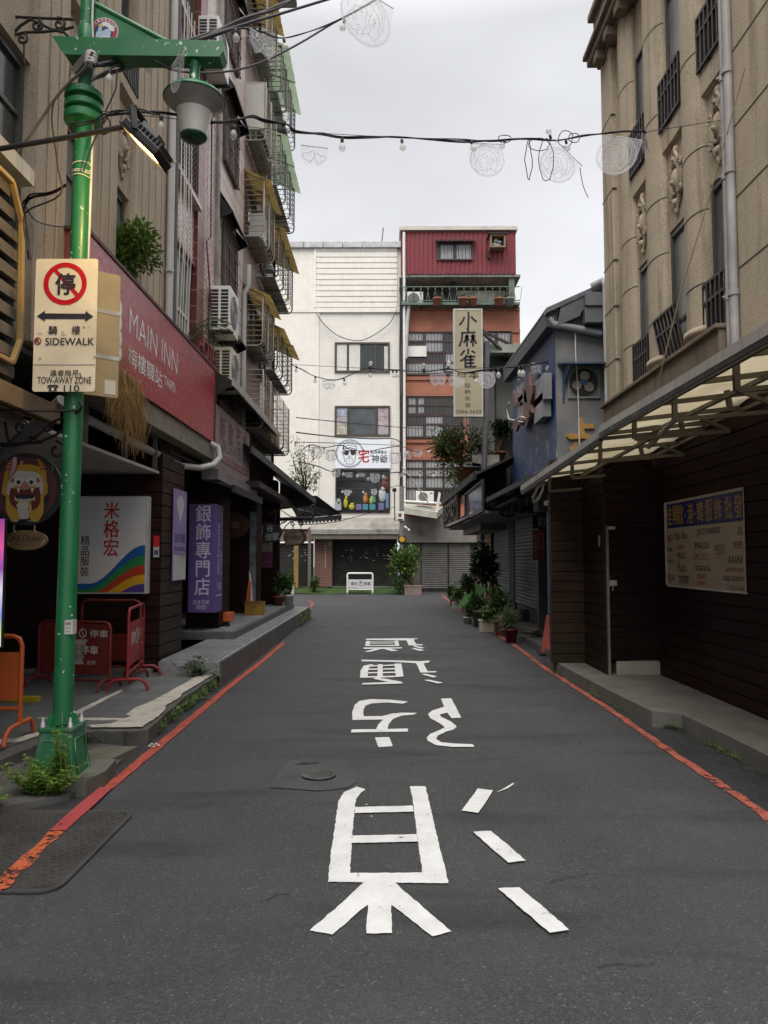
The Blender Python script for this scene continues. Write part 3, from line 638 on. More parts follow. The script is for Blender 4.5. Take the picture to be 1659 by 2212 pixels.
# litter: fallen leaves, white scraps
mb = MB()
for i in range(70):
    p = Vector((R(-1.8, 2.2), R(2.5, 16), .014)) if i > 25 else Vector((R(2.0, 2.35), R(5, 15), .014)) if i > 12 else Vector((R(-2.1, -1.95), R(5, 12), .016))
    mb.leaf(p, (R(-1, 1), R(-1, 1), .05), (0, 0, 1), R(.012, .03), R(.008, .014))
tag(mb.build('leaf_litter', M_leaf('dead_leaf', (.20, .17, .08), (.38, .34, .22), .8)), kind='stuff')
mb = MB(); c = onZ(330, 1616)
for i in range(14): mb.leaf((c.x + R(-.05, .05), c.y + R(-.06, .06), .02), (R(-1, 1), R(-1, 1), .1), (0, 0, 1), R(.02, .06), R(.01, .025))
tag(mb.build('crumpled_scrap', M('white_scrap', (.6, .59, .56), .7)), 'crumpled white scrap lying beside the red line', 'litter')
# ================================================================ helpers for facades
def boards(mb, fr, x0, x1, y0, y1, ph=.16, gap=.012, d0=0, d1=.03):
    y = y0
    while y < y1 - .02:
        t = min(y + ph - gap, y1); j = R(-.004, .004); mb.fbox(fr, x0, x1, y, t, d0, d1 + j); y += ph
    mb.fbox(fr, x0 + .01, x1 - .01, y0, y1, d0 - .01, d0 + .008)
    return mb
def slats(mb, fr, x0, x1, y0, y1, p=.075, d=.012):     # roller shutter of curved slats
    y = y0
    while y < y1 - p * .5:
        a = fr.P; mb._a([a(x0, y, 0), a(x1, y, 0), a(x1, y + p * .35, d), a(x0, y + p * .35, d), a(x1, y + p * .75, d), a(x0, y + p * .75, d), a(x1, y + p, 0), a(x0, y + p, 0)],
                        [(0, 1, 2, 3), (3, 2, 4, 5), (5, 4, 6, 7)]); y += p
    return mb
def corr(mb, a, b, down, pitch=.075, amp=.012, nrm=None, sag=0):
    """corrugated sheet: edge a-b along its length, ridges running along `down`"""
    a = Vector(a); b = Vector(b); down = Vector(down); L_ = (b - a).length; n = max(2, int(L_ / pitch * 4)); t = (b - a).normalized()
    nn = t.cross(down).normalized()
    vs = []
    for k in range(n + 1):
        o = nn * (amp * math.sin(k * PI / 2)); p = a + t * (L_ * k / n) + o
        for q in (0, .5, 1): vs.append(p + down * (q + (R(-.015, .015) if q == 1 else 0)) - nn * sag * q * (1 - q) * 4)
    return mb._a(vs, [(3 * k + j, 3 * k + 3 + j, 3 * k + 4 + j, 3 * k + 1 + j) for k in range(n) for j in (0, 1)], True)
def ellip(mb, c, rx, ry, rz, nu=12, nv=8, ax=None):
    vs = []
    for j in range(nv + 1):
        p = PI * j / nv
        for k in range(nu):
            t = 2 * PI * k / nu; vs.append(Vector(c) + Vector((rx * math.sin(p) * math.cos(t), ry * math.sin(p) * math.sin(t), rz * math.cos(p))))
    return mb._a(vs, [(j * nu + k, (j + 1) * nu + k, (j + 1) * nu + (k + 1) % nu, j * nu + (k + 1) % nu) for j in range(nv) for k in range(nu)], True)
def spiral(fr, cx, cy, r, turns=1.6, a0=0, s=1, d=.02, n=22):
    return [fr.P(cx + r * (1 - .85 * k / n) * math.cos(a0 + s * turns * 2 * PI * k / n), cy + r * (1 - .85 * k / n) * math.sin(a0 + s * turns * 2 * PI * k / n), d) for k in range(n + 1)]
def cartouche(name, fr, m, parent, sc=1.0):
    """plaster shield with scrolls, a bead above and a leafy tail below"""
    mb = MB(); s = sc
    def bx(cx, cy, rx, ry, dz):
        c = fr.P(cx * s, cy * s, .02); N = fr.N
        vs = []
        for j in range(7):
            p = PI / 2 * j / 6
            for k in range(14):
                t = 2 * PI * k / 14; vs.append(fr.P(cx * s + rx * s * math.cos(p) * math.cos(t), cy * s + ry * s * math.cos(p) * math.sin(t), dz * s * math.sin(p)))
        mb._a(vs, [(j * 14 + k, j * 14 + (k + 1) % 14, (j + 1) * 14 + (k + 1) % 14, (j + 1) * 14 + k) for j in range(6) for k in range(14)], True)
    bx(0, 0, .09, .145, .075); mb.tube([fr.P(.12 * s * math.cos(a), .19 * s * math.sin(a), .03) for a in [k * PI / 12 for k in range(24)]], .022 * s, 6, closed=True); bx(0, .24, .05, .05, .075); bx(0, -.05, .04, .05, .10)
    for sg in (-1, 1):
        mb.tube(spiral(fr, sg * .03 * s, .24 * s, .105 * s, 1.2, PI / 2, sg, .03), .026 * s, 6)
        mb.tube(spiral(fr, sg * .15 * s, .13 * s, .06 * s, 1.5, PI, -sg, .03), .022 * s, 6)
        mb.tube(spiral(fr, sg * .14 * s, -.17 * s, .06 * s, 1.5, PI / 2, sg, .03), .022 * s, 6)
        mb.tube([fr.P(sg * .155 * s, y * s, .025) for y in (.12, .05, 0, -.07, -.14)], [.018 * s, .028 * s, .03 * s, .028 * s, .018 * s], 6)
        mb.tube([fr.P(sg * x * s, y * s, .02) for x, y in ((.1, -.22), (.07, -.3), (.02, -.36), (.03, -.42))], [.03 * s, .024 * s, .02 * s, .01 * s], 6)
        for k in range(4): bx(sg * (.17 - .01 * k), .06 - .06 * k, .02, .024, .05)
    bx(0, -.29, .045, .06, .07); bx(0, -.4, .025, .05, .05); bx(0, .37, .04, .06, .05)
    return mb.build(name, m, parent)
def window(parent, fr, x0, x1, y0, y1, fm, gm, fw=.04, d=.0, mull=(), trans=(), name='window', panes=True):
    mb = MB(); mb.frame2(fr, x0, x1, y0, y1, fw, d, d + .05)
    for x in mull: mb.fbox(fr, x - fw * .4, x + fw * .4, y0 + fw, y1 - fw, d, d + .045)
    for y in trans: mb.fbox(fr, x0 + fw, x1 - fw, y - fw * .4, y + fw * .4, d, d + .04)
    o = mb.build(name, fm, parent); mb = MB(); mb.fbox(fr, x0 + fw * .5, x1 - fw * .5, y0 + fw * .5, y1 - fw * .5, d + .008, d + .016); mb.build('pane', gm, o); return o
def ac_unit(name, label, x_wall, y0, y1, z0, z1, depth=.33, side=1, loc=None, m=None):
    """split air conditioner: cabinet, vented side towards the camera, round fan grille on the street face"""
    m = m or WHITEP
    t = thing(name, label, 'air conditioner', (x_wall + side * depth / 2, (y0 + y1) / 2, z0), 'outdoor air conditioner units')
    xo = x_wall + side * depth; xa, xb = min(x_wall, xo) , max(x_wall, xo); mb = MB(); mb.box(xa + .03, xb, y0, y1, z0, z1); mb.build('cabinet', m, t, bevel=.012)
    mb = MB(); w = xb - xa - .03
    for k in range(11):
        z = z0 + .05 + (z1 - z0 - .1) * k / 11
        for q in (0, 1): mb.box(xa + .05 + q * w * .48, xa + .05 + q * w * .48 + w * .36, y0 - .002, y0 + .012, z, z + (z1 - z0) / 17)
    mb.build('side_vent', BLACK, t)
    fr = frL((xo + .002, 0, 0)) if side > 0 else frR((xo - .002, 0, 0)); r = min(y1 - y0, z1 - z0) * .4; cyy = (y0 + (y1 - y0) * .42) * (1 if side > 0 else -1); cz = (z0 + z1) / 2
    mb = MB(); mb.disc2(fr, cyy, cz, r, d=.001); mb.build('fan_recess', SHUT, t)
    mb = MB()
    for k in range(1, 6): mb.ring2(fr, cyy, cz, r * k / 5, .012, .008, 28, th=.008)
    for k in range(8): a = k * PI / 4; mb.st2(fr, [(cyy + r * .2 * math.cos(a), cz + r * .2 * math.sin(a)), (cyy + r * math.cos(a), cz + r * math.sin(a))], .01, .008, th=.006)
    mb.build('fan_grille', STEEL, t)
    for y in (y0 + .06, y1 - .06): mb = MB(); mb.prism([(x_wall, y, z0 - .34), (x_wall, y, z0 - .01), (xo + side * .04, y, z0 - .01), (xo + side * .04, y, z0 - .05), (x_wall + side * .04, y, z0 - .06), (x_wall + side * .04, y, z0 - .3)], (0, .03, 0)); mb.build('bracket', BLACK, t)
    return t
# ================================================================ LEFT: stone building with the arcade
XL = -2.95
t = LB = thing('stone_building', 'fluted beige stone building with the shop arcade, at the left edge', 'building', (-5, 6, 0))
mb = MB(); mb.box(-9, XL - .17, -3, 9.66, 3.36, 11.5); mb.build('wall', STONE_L, t)
PIL = [(3.4, 4.75), (6.02, 6.60), (7.2, 7.86), (8.42, 9.66)]
for (a, b) in PIL:
    mb = MB(); mb.box(XL - .17, XL - .014, a, b, 3.4, 11.5); n = max(3, int(round((b - a) / .24))); s_ = (b - a) / n
    for k in range(n): mb.box(XL - .014, XL, a + k * s_ + (.022 if k else 0), a + (k + 1) * s_ - (.022 if k < n - 1 else 0), 3.4, 11.5)
    mb.build('pilaster', STONE_L, t, bevel=.012)
fl = frL((XL - .165, 0, 0))
WIN = [(4.75, 6.02), (6.60, 7.2), (7.86, 8.42)]
for i, (a, b) in enumerate(WIN):
    window(t, fl, a + .03, b - .02, 4.0, 5.76, FRAMEK, GLASSG if i else GLASS, .05, .0, trans=(4.75, 5.3), mull=(() if i else (5.5,)))
    window(t, fl, a + .03, b - .02, 6.98, 8.8, FRAMEK, GLASS, .05, .0, trans=(7.9,))
    mb = MB(); mb.box(XL - .17, XL - .07, a, b, 5.78, 6.8); mb.build('spandrel', STONE_L, t)
    mb = MB(); mb.prism([(XL - .17, a, 6.78), (XL + .02, a, 6.86), (XL + .02, a, 6.98), (XL - .17, a, 6.98)], (0, b - a, 0)); mb.build('sill', STONE_L, t)
    cartouche('cartouche', frL((XL - .075, (a + b) / 2, 6.3)), STONE_L, t, .92)
    mb = MB(); f2 = frL((XL + .01, 0, 0))
    for k in range(9): x = a + .05 + (b - a - .1) * k / 8; mb.fbox(f2, x - .01, x + .01, 7.0, 7.62, 0, .02)
    mb.fbox(f2, a + .03, b - .03, 7.6, 7.63, 0, .025); mb.fbox(f2, a + .03, b - .03, 7.38, 7.40, 0, .022); mb.build('railing', BROWNB, t)
# arcade: dark shop fronts, ceiling, boarded end wall
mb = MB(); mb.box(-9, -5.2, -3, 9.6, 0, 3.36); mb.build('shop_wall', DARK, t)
f2 = frL((-5.19, 0, 0)); mb = MB(); slats(mb, f2, 3.0, 6.4, .16, 2.7); mb.build('roller_shutter', SHUTD, t)
f2 = frL((-5.19, 0, 0)); mb = MB(); slats(mb, f2, 6.7, 9.5, .16, 2.7); mb.build('roller_shutter', SHUTD, t)
mb = MB(); mb.box(-5.19, -5.0, 6.4, 6.7, .14, 3.3); mb.build('door_post', BLACK, t)
mb = MB(); mb.box(-5.2, -2.96, 2, 9.56, 2.70, 2.735); mb.build('ceiling_panel', M('arcade_ceiling', (.40, .385, .36), .8, var=.12, dirt=.3, dirtcol=(.12, .11, .1), ds=2), t)
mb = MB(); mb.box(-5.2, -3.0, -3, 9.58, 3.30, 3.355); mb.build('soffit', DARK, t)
# boarded end wall and pillar of the arcade
mb = MB(); boards(mb, frS((0, 9.62, 0)), -5.2, -2.925, .16, 2.98, .165, .014, 0, .035); mb.box(-5.2, -2.97, 9.63, 9.9, .14, 3.3); mb.build('boarded_wall', DWOODX, t)
mb = MB(); boards(mb, frL((-2.955, 0, 0)), 9.60, 10.62, .16, 2.98, .165, .014, 0, .03); mb.box(-4.2, -2.97, 9.9, 10.6, .14, 3.3); mb.build('boarded_pillar', M_wood('grey_brown_boards', (.027, .019, .016), (.055, .040, .034), 1, .5, .4), t)
mb = MB()
for x in (-5.1, -4.3, -3.6): mb.box(x, x + .6, 9.50, 9.60, .145, .20)
mb.build('skirting', CONC, t)
# ---- light box 米格宏
t = thing('light_box_sign', 'white light box sign with red and black characters and a rainbow wave', 'sign', (-3.5, 9.45, 1.16))
mb = MB(); mb.box(-3.96, -3.055, 9.42, 9.57, 1.155, 2.40); mb.build('case', WHITEG, t, bevel=.006)
f2 = frS((0, 9.419, 0)); mb = MB(); mb.fbox(f2, -3.94, -3.075, 1.175, 2.38, 0, .002); mb.build('face', M('sign_white', (.62, .615, .63), .35, var=.03), t)
def wave(k): return [(-3.94 + i * .0432, 1.175 + (.08 + .46 * (1 - math.cos(min(1, max(0, (i / 20 - .18) / .8)) * PI)) / 2) * 1) for i in range(21)]
tops = [(.11, .60, .18), (.04, .47, .12), (-.04, .345, .1), (-.10, .225, .12), (-.16, .11, .2), (-.3, -.05, 0)]
def wv(a, b, s): return lambda u: a + (b - a) * (1 - math.cos(min(1, max(0, (u - s) / (1 - s))) * PI)) / 2
cols = [(.008, .10, .33), (.02, .20, .06), (.40, .045, .012), (.58, .33, .012), (.07, .035, .23)]
for k in range(5):
    fa = wv(*tops[k]); fb = wv(*tops[k + 1]); mb = MB(); up = []; lo = []
    for i in range(33):
        u = i / 32; x = -3.94 + u * .865; a = max(0, fa(u)); b = max(0, fb(u)) if k < 4 else 0
        up.append((x, 1.175 + a)); lo.append((x, 1.175 + min(a, b)))
    vs = [f2.P(*p, .004) for p in up] + [f2.P(*p, .004) for p in lo]
    mb._a(vs, [(i, 33 + i, 34 + i, i + 1) for i in range(32) if up[i][1] - lo[i][1] > .0005 or up[i + 1][1] - lo[i + 1][1] > .0005])
    mb.build('wave_band', M('wave_colour', cols[k], .4, var=.04), t)
mb = MB(); txt(mb, vt('米格宏'), f2, -3.51, 1.98, .205, .70, .004, .02); mb.build('lettering', SIGNR, t)
mb = MB(); txt(mb, vt('精品服裝'), f2, -3.84, 1.635, .115, .52, .004, .01); mb.build('lettering', SIGNK, t)
# ---- red hotel sign board over the arcade
t = HS = thing('hotel_signboard', 'long crimson hotel signboard with white lettering above the arcade', 'signboard', (-2.9, 9, 3.42))
mb = MB(); mb.box(-3.09, -2.765, 6.60, 11.66, 3.45, 4.60); mb.build('box', REDEND, t)
mb = MB(); mb.box(-2.765, -2.75, 6.58, 11.68, 3.44, 4.60); mb.build('face', CRIMSON, t)
mb = MB(); mb.box(-3.10, -2.735, 6.57, 11.69, 4.60, 4.635); mb.box(-2.765, -2.735, 11.68, 11.70, 3.44, 4.6); mb.build('trim', M('dark_red_trim', (.06, .012, .014), .5), t)
fl = frL((-2.75, 0, 0))
def span(x0, x1, yt0, yb0, yt1, yb1, X=-2.75):
    a = onX(x0, yt0, X); b = onX(x0, yb0, X); c = onX(x1, yt1, X); d_ = onX(x1, yb1, X); return a.y, c.y, (b.z + d_.z) / 2, (a.z + c.z) / 2
mb = MB(); a, b, z0, z1 = span(280, 383, 664, 719, 765, 810); txt(mb, 'MAIN INN', fl, (a + b) / 2, (z0 + z1) / 2, b - a, z1 - z0, .003, -.012)
mb.m = mb.m; a, b, z0, z1 = span(277, 350, 743, 789, 803, 839); txt(mb, '梅樓驛站', fl, (a + b) / 2, (z0 + z1) / 2, b - a, z1 - z0, .003, 0)
a, b, z0, z1 = span(354, 378, 812, 833, 827, 847); txt(mb, 'TAIPEI', fl, (a + b) / 2, (z0 + z1) / 2, b - a, z1 - z0, .003, 0); mb.build('lettering', SIGNW, t)
mb = MB(); a = onX(247, 672, -2.75); b = onX(247, 738, -2.75)
for c_, r_ in ((a, .17), (b, .165)):
    mb.disc2(fl, c_.y, c_.z, r_, r_ * 1.0, .003)
    mb.disc2(fl, c_.y + .10, c_.z + .07, r_ * .62, r_ * .62, .0034); mb.disc2(fl, c_.y + .1, c_.z - .07, r_ * .62, r_ * .62, .0038); mb.disc2(fl, c_.y - .12, c_.z, r_ * .8, r_ * .8, .0042)
mb.disc2(fl, a.y - .05, (a.z + b.z) / 2, .09, .12, .0046); mb.build('emblem', SIGNW, t)
mb = MB()
for c_ in (a, b):
    mb.fbox(fl, c_.y - .05, c_.y + .07, c_.z - .012, c_.z + .012, .005, .006); mb.fbox(fl, c_.y + .05, c_.y + .075, c_.z - .035, c_.z + .035, .0052, .0064); mb.disc2(fl, c_.y - .06, c_.z, .035, d=.0056)
mb.build('emblem_detail', CRIMSON, t)
mb = MB(); a, b, z0, z1 = span(427, 467, 735, 772, 790, 822, -2.8); z0 = 4.64; z1 = 4.97; txt(mb, 'HOTEL', frL((-2.84, 0, 0)), (a + b) / 2, (z0 + z1) / 2, b - a, z1 - z0, 0, .03, .07); mb.build('standing_letters', M('dull_red_letters', (.16, .028, .03), .55, dirt=.3), t)
t2 = tag(MB().box(-3.1, -2.78, 6.4, 11.72, 3.18, 3.435).build('concrete_fascia', M('stained_fascia', (.21, .185, .14), .85, var=.3, dirt=.8, dirtcol=(.06, .05, .04), streak=.6, ds=3), LB))
for y in (7.2, 8.3, 9.4): MB().box(-3.0, -2.95, y, y + .04, 2.74, 3.2).build('hanger', STEELD, LB)
# pvc pipes below the fascia
mb = MB(); P = [(-3.05, 7.4, 3.02), (-3.02, 9.0, 2.98), (-2.98, 10.6, 2.94), (-2.86, 11.2, 2.98), (-2.72, 11.5, 3.06), (-2.64, 11.62, 3.2), (-2.68, 11.62, 3.36), (-2.8, 11.55, 3.42)]
mb.tube(P, .048, 12); tag(mb.build('drain_hose', PIPEG), 'fat grey plastic hose looping out below the right end of the crimson signboard', 'pipe')
# downpipes between the stone and pink buildings
mb = MB(); mb.tube([(XL + .06, 9.62, 4.66), (XL + .06, 9.62, 12)], .05, 12)
for z in (5.4, 6.9, 8.3, 9.8): mb.tube([(XL + .06, 9.62, z), (XL + .06, 9.62, z + .05)], .06, 12); mb.bar((XL - .01, 9.62, z), (XL + .1, 9.54, z), .02)
tag(mb.build('downpipe', PIPEG), 'pale plastic downpipe on the corner of the fluted stone building', 'pipe')
mb = MB(); mb.tube([(XL + .05, 9.83, 4.66), (XL + .05, 9.83, 12)], .045, 10); tag(mb.build('downpipe', M('rusty_dark_pipe', (.10, .095, .09), .6, dirt=.5)), 'dark stained downpipe in the corner beside the pink tiles', 'pipe')
# ---- pink tiled building
t = thing('pink_tile_building', 'narrow pink tiled house with barred windows left of the cages', 'building', (-5, 12, 0))
mb = MB(); mb.box(-9, XL - .14, 9.68, 11.36, 3.4, 17); mb.box(XL - .14, XL, 9.68, 9.80, 3.4, 17)
for z0, z1 in ((6.12, 7.0), (8.5, 9.4), (10.9, 17)): mb.box(XL - .14, XL - .05, 9.8, 11.2, z0, z1)
mb.box(-9, XL, 11.62, 12.3, 3.4, 17); mb.build('small_tile_wall', PINKT, t)
mb = MB(); mb.box(-9, XL + .01, 11.2, 11.62, 3.4, 17); mb.build('brown_tile_strip', BROWNT, t)
mb = MB(); mb.box(-9, XL, 12.3, 14.82, 3.4, 17); mb.build('long_tile_wall', PINKL, t)
mb = MB(); mb.box(XL, XL + .05, 12.34, 12.5, 6.2, 17); mb.box(XL, XL + .03, 12.3, 12.62, 3.6, 6.2); mb.build('cement_strip', CONC, t)
fl = frL((XL - .135, 0, 0))
window(t, fl, 9.86, 11.16, 4.5, 6.1, WHITEG, GLASSG, .06, 0, trans=(5.25,), mull=(10.5,)); window(t, fl, 9.86, 11.16, 7.08, 8.46, FRAMEB, GLASS, .05, 0); window(t, fl, 9.86, 11.16, 9.48, 10.85, FRAMEB, GLASS, .05, 0)
for z in (7.0, 9.4): MB().box(XL - .1, XL + .07, 9.78, 11.22, z, z + .08).build('sill', PINKT, t)
mb = MB(); mb.box(XL - .14, XL - .02, 9.8, 11.2, 6.1, 6.16); mb.build('lintel', BROWNT, t)
mb = MB(); f2 = frL((XL - .03, 0, 0))
for k in range(34):
    u = -1.4 + k * .085
    for sg in (1, -1):
        x0, y0, x1, y1 = (9.84, 7.1 + u, 11.18, 7.1 + u + 1.34) if sg > 0 else (9.84, 8.46 - u, 11.18, 8.46 - u - 1.34)
        P = []
        for q in range(15):
            x = x0 + (x1 - x0) * q / 14; y = y0 + (y1 - y0) * q / 14
            if 7.1 < y < 8.45: P.append(f2.P(x, y))
        if len(P) > 1: mb.tube([P[0], P[-1]], .006, 4, caps=False)
mb.frame2(f2, 9.82, 11.2, 7.08, 8.48, .04, -.01, .02); mb.build('lattice_grille', M('purple_grey_grille', (.10, .075, .08), .5, .3), t)
for z in (4.4, 6.45, 8.75, 11.0):
    f2 = frL((XL - .0, 0, 0)); o = window(t, f2, 12.86, 13.95, z, z + 1.15, FRAMEB, GLASSG, .05, .005, mull=(13.4,))
    mb = MB(); f3 = frL((XL + .06, 0, 0))
    for k in range(9): x = 12.86 + 1.09 * k / 8; mb.fbox(f3, x - .008, x + .008, z - .02, z + 1.2, 0, .016)
    for q in (0, .4, .8, 1.16): mb.fbox(f3, 12.84, 13.97, z + q, z + q + .02, .016, .03)
    mb.build('window_bars', M('red_brown_bars', (.09, .05, .045), .5), t)
    mb = MB(); mb.prism([(XL, 12.7, z + 1.62), (XL + .24, 12.7, z + 1.24), (XL + .24, 14.15, z + 1.24), (XL, 14.15, z + 1.62)], (0, 0, .03))
    mb.prism([(XL, 12.7, z + 1.56), (XL + .24, 12.7, z + 1.26), (XL, 12.7, z + 1.15)], (0, .012, 0)); mb.prism([(XL, 14.14, z + 1.56), (XL + .24, 14.14, z + 1.26), (XL, 14.14, z + 1.15)], (0, .012, 0))
    mb.build('window_hood', BLACK, t)
ac_unit('air_conditioner', 'white air conditioner with a rusty fan on brackets above the hotel letters', XL, 11.95, 12.62, 5.36, 6.1, .37)
ac_unit('air_conditioner', 'cream air conditioner half hidden behind the hotel letters', XL, 12.1, 12.75, 4.45, 5.12, .37, m=M('cream_cabinet', (.52, .47, .36), .45, dirt=.3))
ac_unit('air_conditioner', 'white air conditioner on black brackets near the top of the pink house', XL, 10.95, 11.7, 9.35, 10.0, .35)
mb = MB(); mb.tube([(XL + .05, 14.75, 3.9), (XL + .05, 14.75, 7.0), (XL + .12, 14.8, 7.15), (XL + .12, 14.8, 7.6)], .05, 10); tag(mb.build('downpipe', PIPEG), 'grey plastic downpipe at the near end of the window cages', 'pipe')
mb = MB(); mb.tube([(XL + .03, 11.9, 9), (XL + .04, 11.92, 6.9), (XL + .05, 11.6, 6.7)] + [(XL + .05, 11.95, 5.8), (XL + .05, 12.0, 4.7)], .014, 6); tag(mb.build('cable', M('wine_cable', (.09, .02, .03), .5)), 'thin wine coloured cable running down the pink tiles', 'cable')
for k in range(5):
    mb = MB(); y = 9.9 + k * .13; mb.tube([(XL + .12, y + R(-.05, .05), 9.5), (XL + .1, y + R(-.05, .05), 7.5), (XL + .12, y + R(-.04, .04), 6), (XL + .08, y, 4.65)], .008, 5); tag(mb.build('cable', WHITECAB), 'thin pale cable hanging in a bunch between the stone and pink houses', 'cable', 'pale cables in the corner of the pink house')
# ---- apartment building with window cages
t = thing('apartment_building', 'brown tiled apartment block carrying the window cages, left of the white building', 'building', (-5, 17, 0))
mb = MB(); mb.box(-9, XL, 14.84, 19.15, 3.2, 16.6); mb.build('wall', M_tiles('brown_pink_tile', (.24, .15, .125), (.21, .13, .11), (.1, .07, .06), .25, .09, 'YZ', .4, .5), t)
mb = MB(); mb.box(-9, XL + .5, 14.84, 19.3, 16.6, 16.75); mb.build('roof_slab', CONC, t)
fl = frL((XL, 0, 0))
for z in (3.9, 6.0, 8.3, 10.45, 12.8):
    for y in (15.0, 16.75):
        window(t, fl, y, y + 1.4 if y < 16 else y + 2.1, z, z + 1.1, FRAMEB, GLASS, .05, .003, mull=(y + .7,))
CAGEM = M('cream_cage_bars', (.33, .29, .24), .5, .2, dirt=.5, dirtcol=(.12, .08, .05)); CAGEG = M('grey_cage_bars', (.16, .155, .15), .5, .3, dirt=.4); TRAY = M('cage_tray_sheet', (.34, .35, .34), .5, .3, dirt=.4)
def cage(y0, y1, z0, z1, dx, aw, label, mesh=False, tilt=0):
    x0, x1 = XL, XL + dx; m = CAGEG if mesh else CAGEM
    t = thing('window_cage', label, 'window cage', (XL, (y0 + y1) / 2, z0), 'window cages on the left apartment block')
    mb = MB(); r = .014; q = .016
    def rect(y): mb.tube([(x0, y, z0), (x1 - .1, y, z0), (x1 - .03, y, z0 + .03), (x1, y, z0 + .1), (x1, y, z1), (x0, y, z1)], .018, 6)
    n = max(2, int((y1 - y0) / .8))
    for k in range(n + 1): rect(y0 + (y1 - y0) * k / n)
    nz = int((z1 - z0) / (.10 if not mesh else .12))
    for k in range(1, nz):
        z = z0 + (z1 - z0) * k / nz; mb.tube([(x0, y0, z), (x1, y0, z)], .009, 4, caps=False); mb.tube([(x0, y1, z), (x1, y1, z)], .009, 4, caps=False)
        if mesh or k % 3 == 0: mb.tube([(x1, y0, z), (x1, y1, z)], .0065, 4, caps=False)
    ny = int((y1 - y0) / (.30 if mesh else .2))
    for k in range(1, ny):
        y = y0 + (y1 - y0) * k / ny; mb.tube([(x1, y, z1), (x1, y, z0 + .1), (x1 - .05, y, z0 + .02), (x0, y, z0)], .0075, 4, caps=False)
    for x in (x0 + dx * .33, x0 + dx * .66): mb.tube([(x, y0, z0), (x, y1, z0)], .009, 4, caps=False)
    mb.build('bars', m, t)
    mb = MB(); mb.prism([(x0 + .02, y0 + .02, z0 + .02), (x1 - .09, y0 + .02, z0 + .02), (x1 - .09, y1 - .02, z0 + .02), (x0 + .02, y1 - .02, z0 + .02)], (0, 0, .012)); mb.build('floor_tray', TRAY, t)
    if aw:
        mb = MB(); n = max(1, int(round((y1 - y0) / 1.0)))
        for k in range(n):
            a = y0 - .06 + (y1 - y0 + .14) * k / n; b = y0 - .06 + (y1 - y0 + .14) * (k + 1) / n + .05
            corr(mb, (x0, a, z1 + .22 + k * .012), (x0, b, z1 + .22 + k * .012), (dx + .17 + R(-.02, .02), 0, -.27 + R(-.02, .02)), .075, .012)
        mb.build('awning', aw, t)
        mb = MB()
        for y in (y0 + .05, (y0 + y1) / 2, y1 - .05): mb.bar((x0, y, z1 + .18), (x1, y, z1 + .0), .02, .02)
        mb.build('awning_strut', m, t)
    return t
cage(14.9, 16.3, 5.95, 7.02, .40, YELC, 'cream window cage with the dark near end, lowest of the near column')
cage(14.9, 16.3, 8.25, 9.45, .40, YELC, 'cream window cage holding white boxes under a yellow awning, middle of the near column')
cage(14.9, 16.3, 10.3, 11.55, .42, None, 'cream window cage with the big blank white panel, without an awning')
cage(14.9, 16.3, 12.55, 13.7, .42, YELC, 'topmost cream window cage of the near column, cut by the picture edge')
cage(16.5, 19.0, 5.85, 6.85, .47, YELC, 'grey mesh window cage under a dark yellow awning, lowest of the far column', True)
cage(16.5, 19.0, 8.0, 9.15, .47, YELC, 'grey mesh window cage with a lamp shade inside, second of the far column', True)
cage(16.5, 19.0, 10.15, 11.35, .50, GRNC, 'grey mesh window cage under the long pale green awning', True)
cage(16.5, 19.0, 12.4, 13.5, .50, GRNC, 'topmost grey mesh window cage with a green awning', True)
cage(14.9, 18.9, 4.25, 5.45, .42, None, 'long low window cage with boxes and laundry above the black awnings', False)
def crate(name, label, cat, x0, x1, y0, y1, z0, z1, m, lid=True):
    t = thing(name, label, cat, ((x0 + x1) / 2, (y0 + y1) / 2, z0)); mb = MB(); mb.box(x0, x1, y0, y1, z0, z1); mb.build('body', m, t, bevel=.01)
    if lid:
        mb = MB(); mb.box(x0 - .006, x1 + .006, y0 - .006, y1 + .006, z1 - .03, z1 + .01); mb.box(x0 + (x1 - x0) * .45, x0 + (x1 - x0) * .55, y0 - .008, y0, z0 + (z1 - z0) * .3, z1 - .03); mb.build('lid', m, t)
    return t
crate('storage_box', 'white storage box on the floor of the middle cream cage', 'box', -2.9, -2.6, 15.1, 15.6, 8.30, 8.55, WHITEG); crate('storage_box', 'upper white storage box stacked in the middle cream cage', 'box', -2.88, -2.6, 15.1, 15.6, 8.57, 8.82, WHITEG)
t = thing('blank_panel', 'big blank off white panel fixed to the near end of a cage', 'panel', (-2.75, 14.86, 10.85)); mb = MB(); mb.box(-2.95, -2.55, 14.83, 14.87, 10.5, 11.5); mb.build('sheet', M('off_white_panel', (.5, .49, .44), .5, var=.06, dirt=.2), t, bevel=.01); mb = MB(); mb.frame2(frS((0, 14.828, 0)), -2.95, -2.55, 10.5, 11.5, .02, 0, .004); mb.build('rim', WHITEG, t)
mb = MB(); mb.lathe((-2.72, 16.62, 8.18), [(.02, .25), (.06, .24), (.15, 0), (.14, 0), (.05, .22)], 18); tag(mb.build('lamp_shade', WHITEG), 'grey lamp shade hanging in the near end of a far cage', 'lamp shade')
ac_unit('air_conditioner', 'white air conditioner inside the green awning cage', XL, 16.6, 17.2, 10.25, 10.85, .3)
for i, (y, z, c_) in enumerate(((16.0, 4.3, (.30, .19, .09)), (16.0, 4.62, (.32, .21, .1)), (17.3, 4.3, (.3, .2, .1)))): crate('cardboard_box', ['brown cardboard box lowest in the long cage', 'brown cardboard box stacked second in the long cage', 'brown cardboard box farther along the long cage'][i], 'box', -2.9, -2.6, y, y + .5, z, z + .3, M('cardboard', c_, .8, dirt=.2))
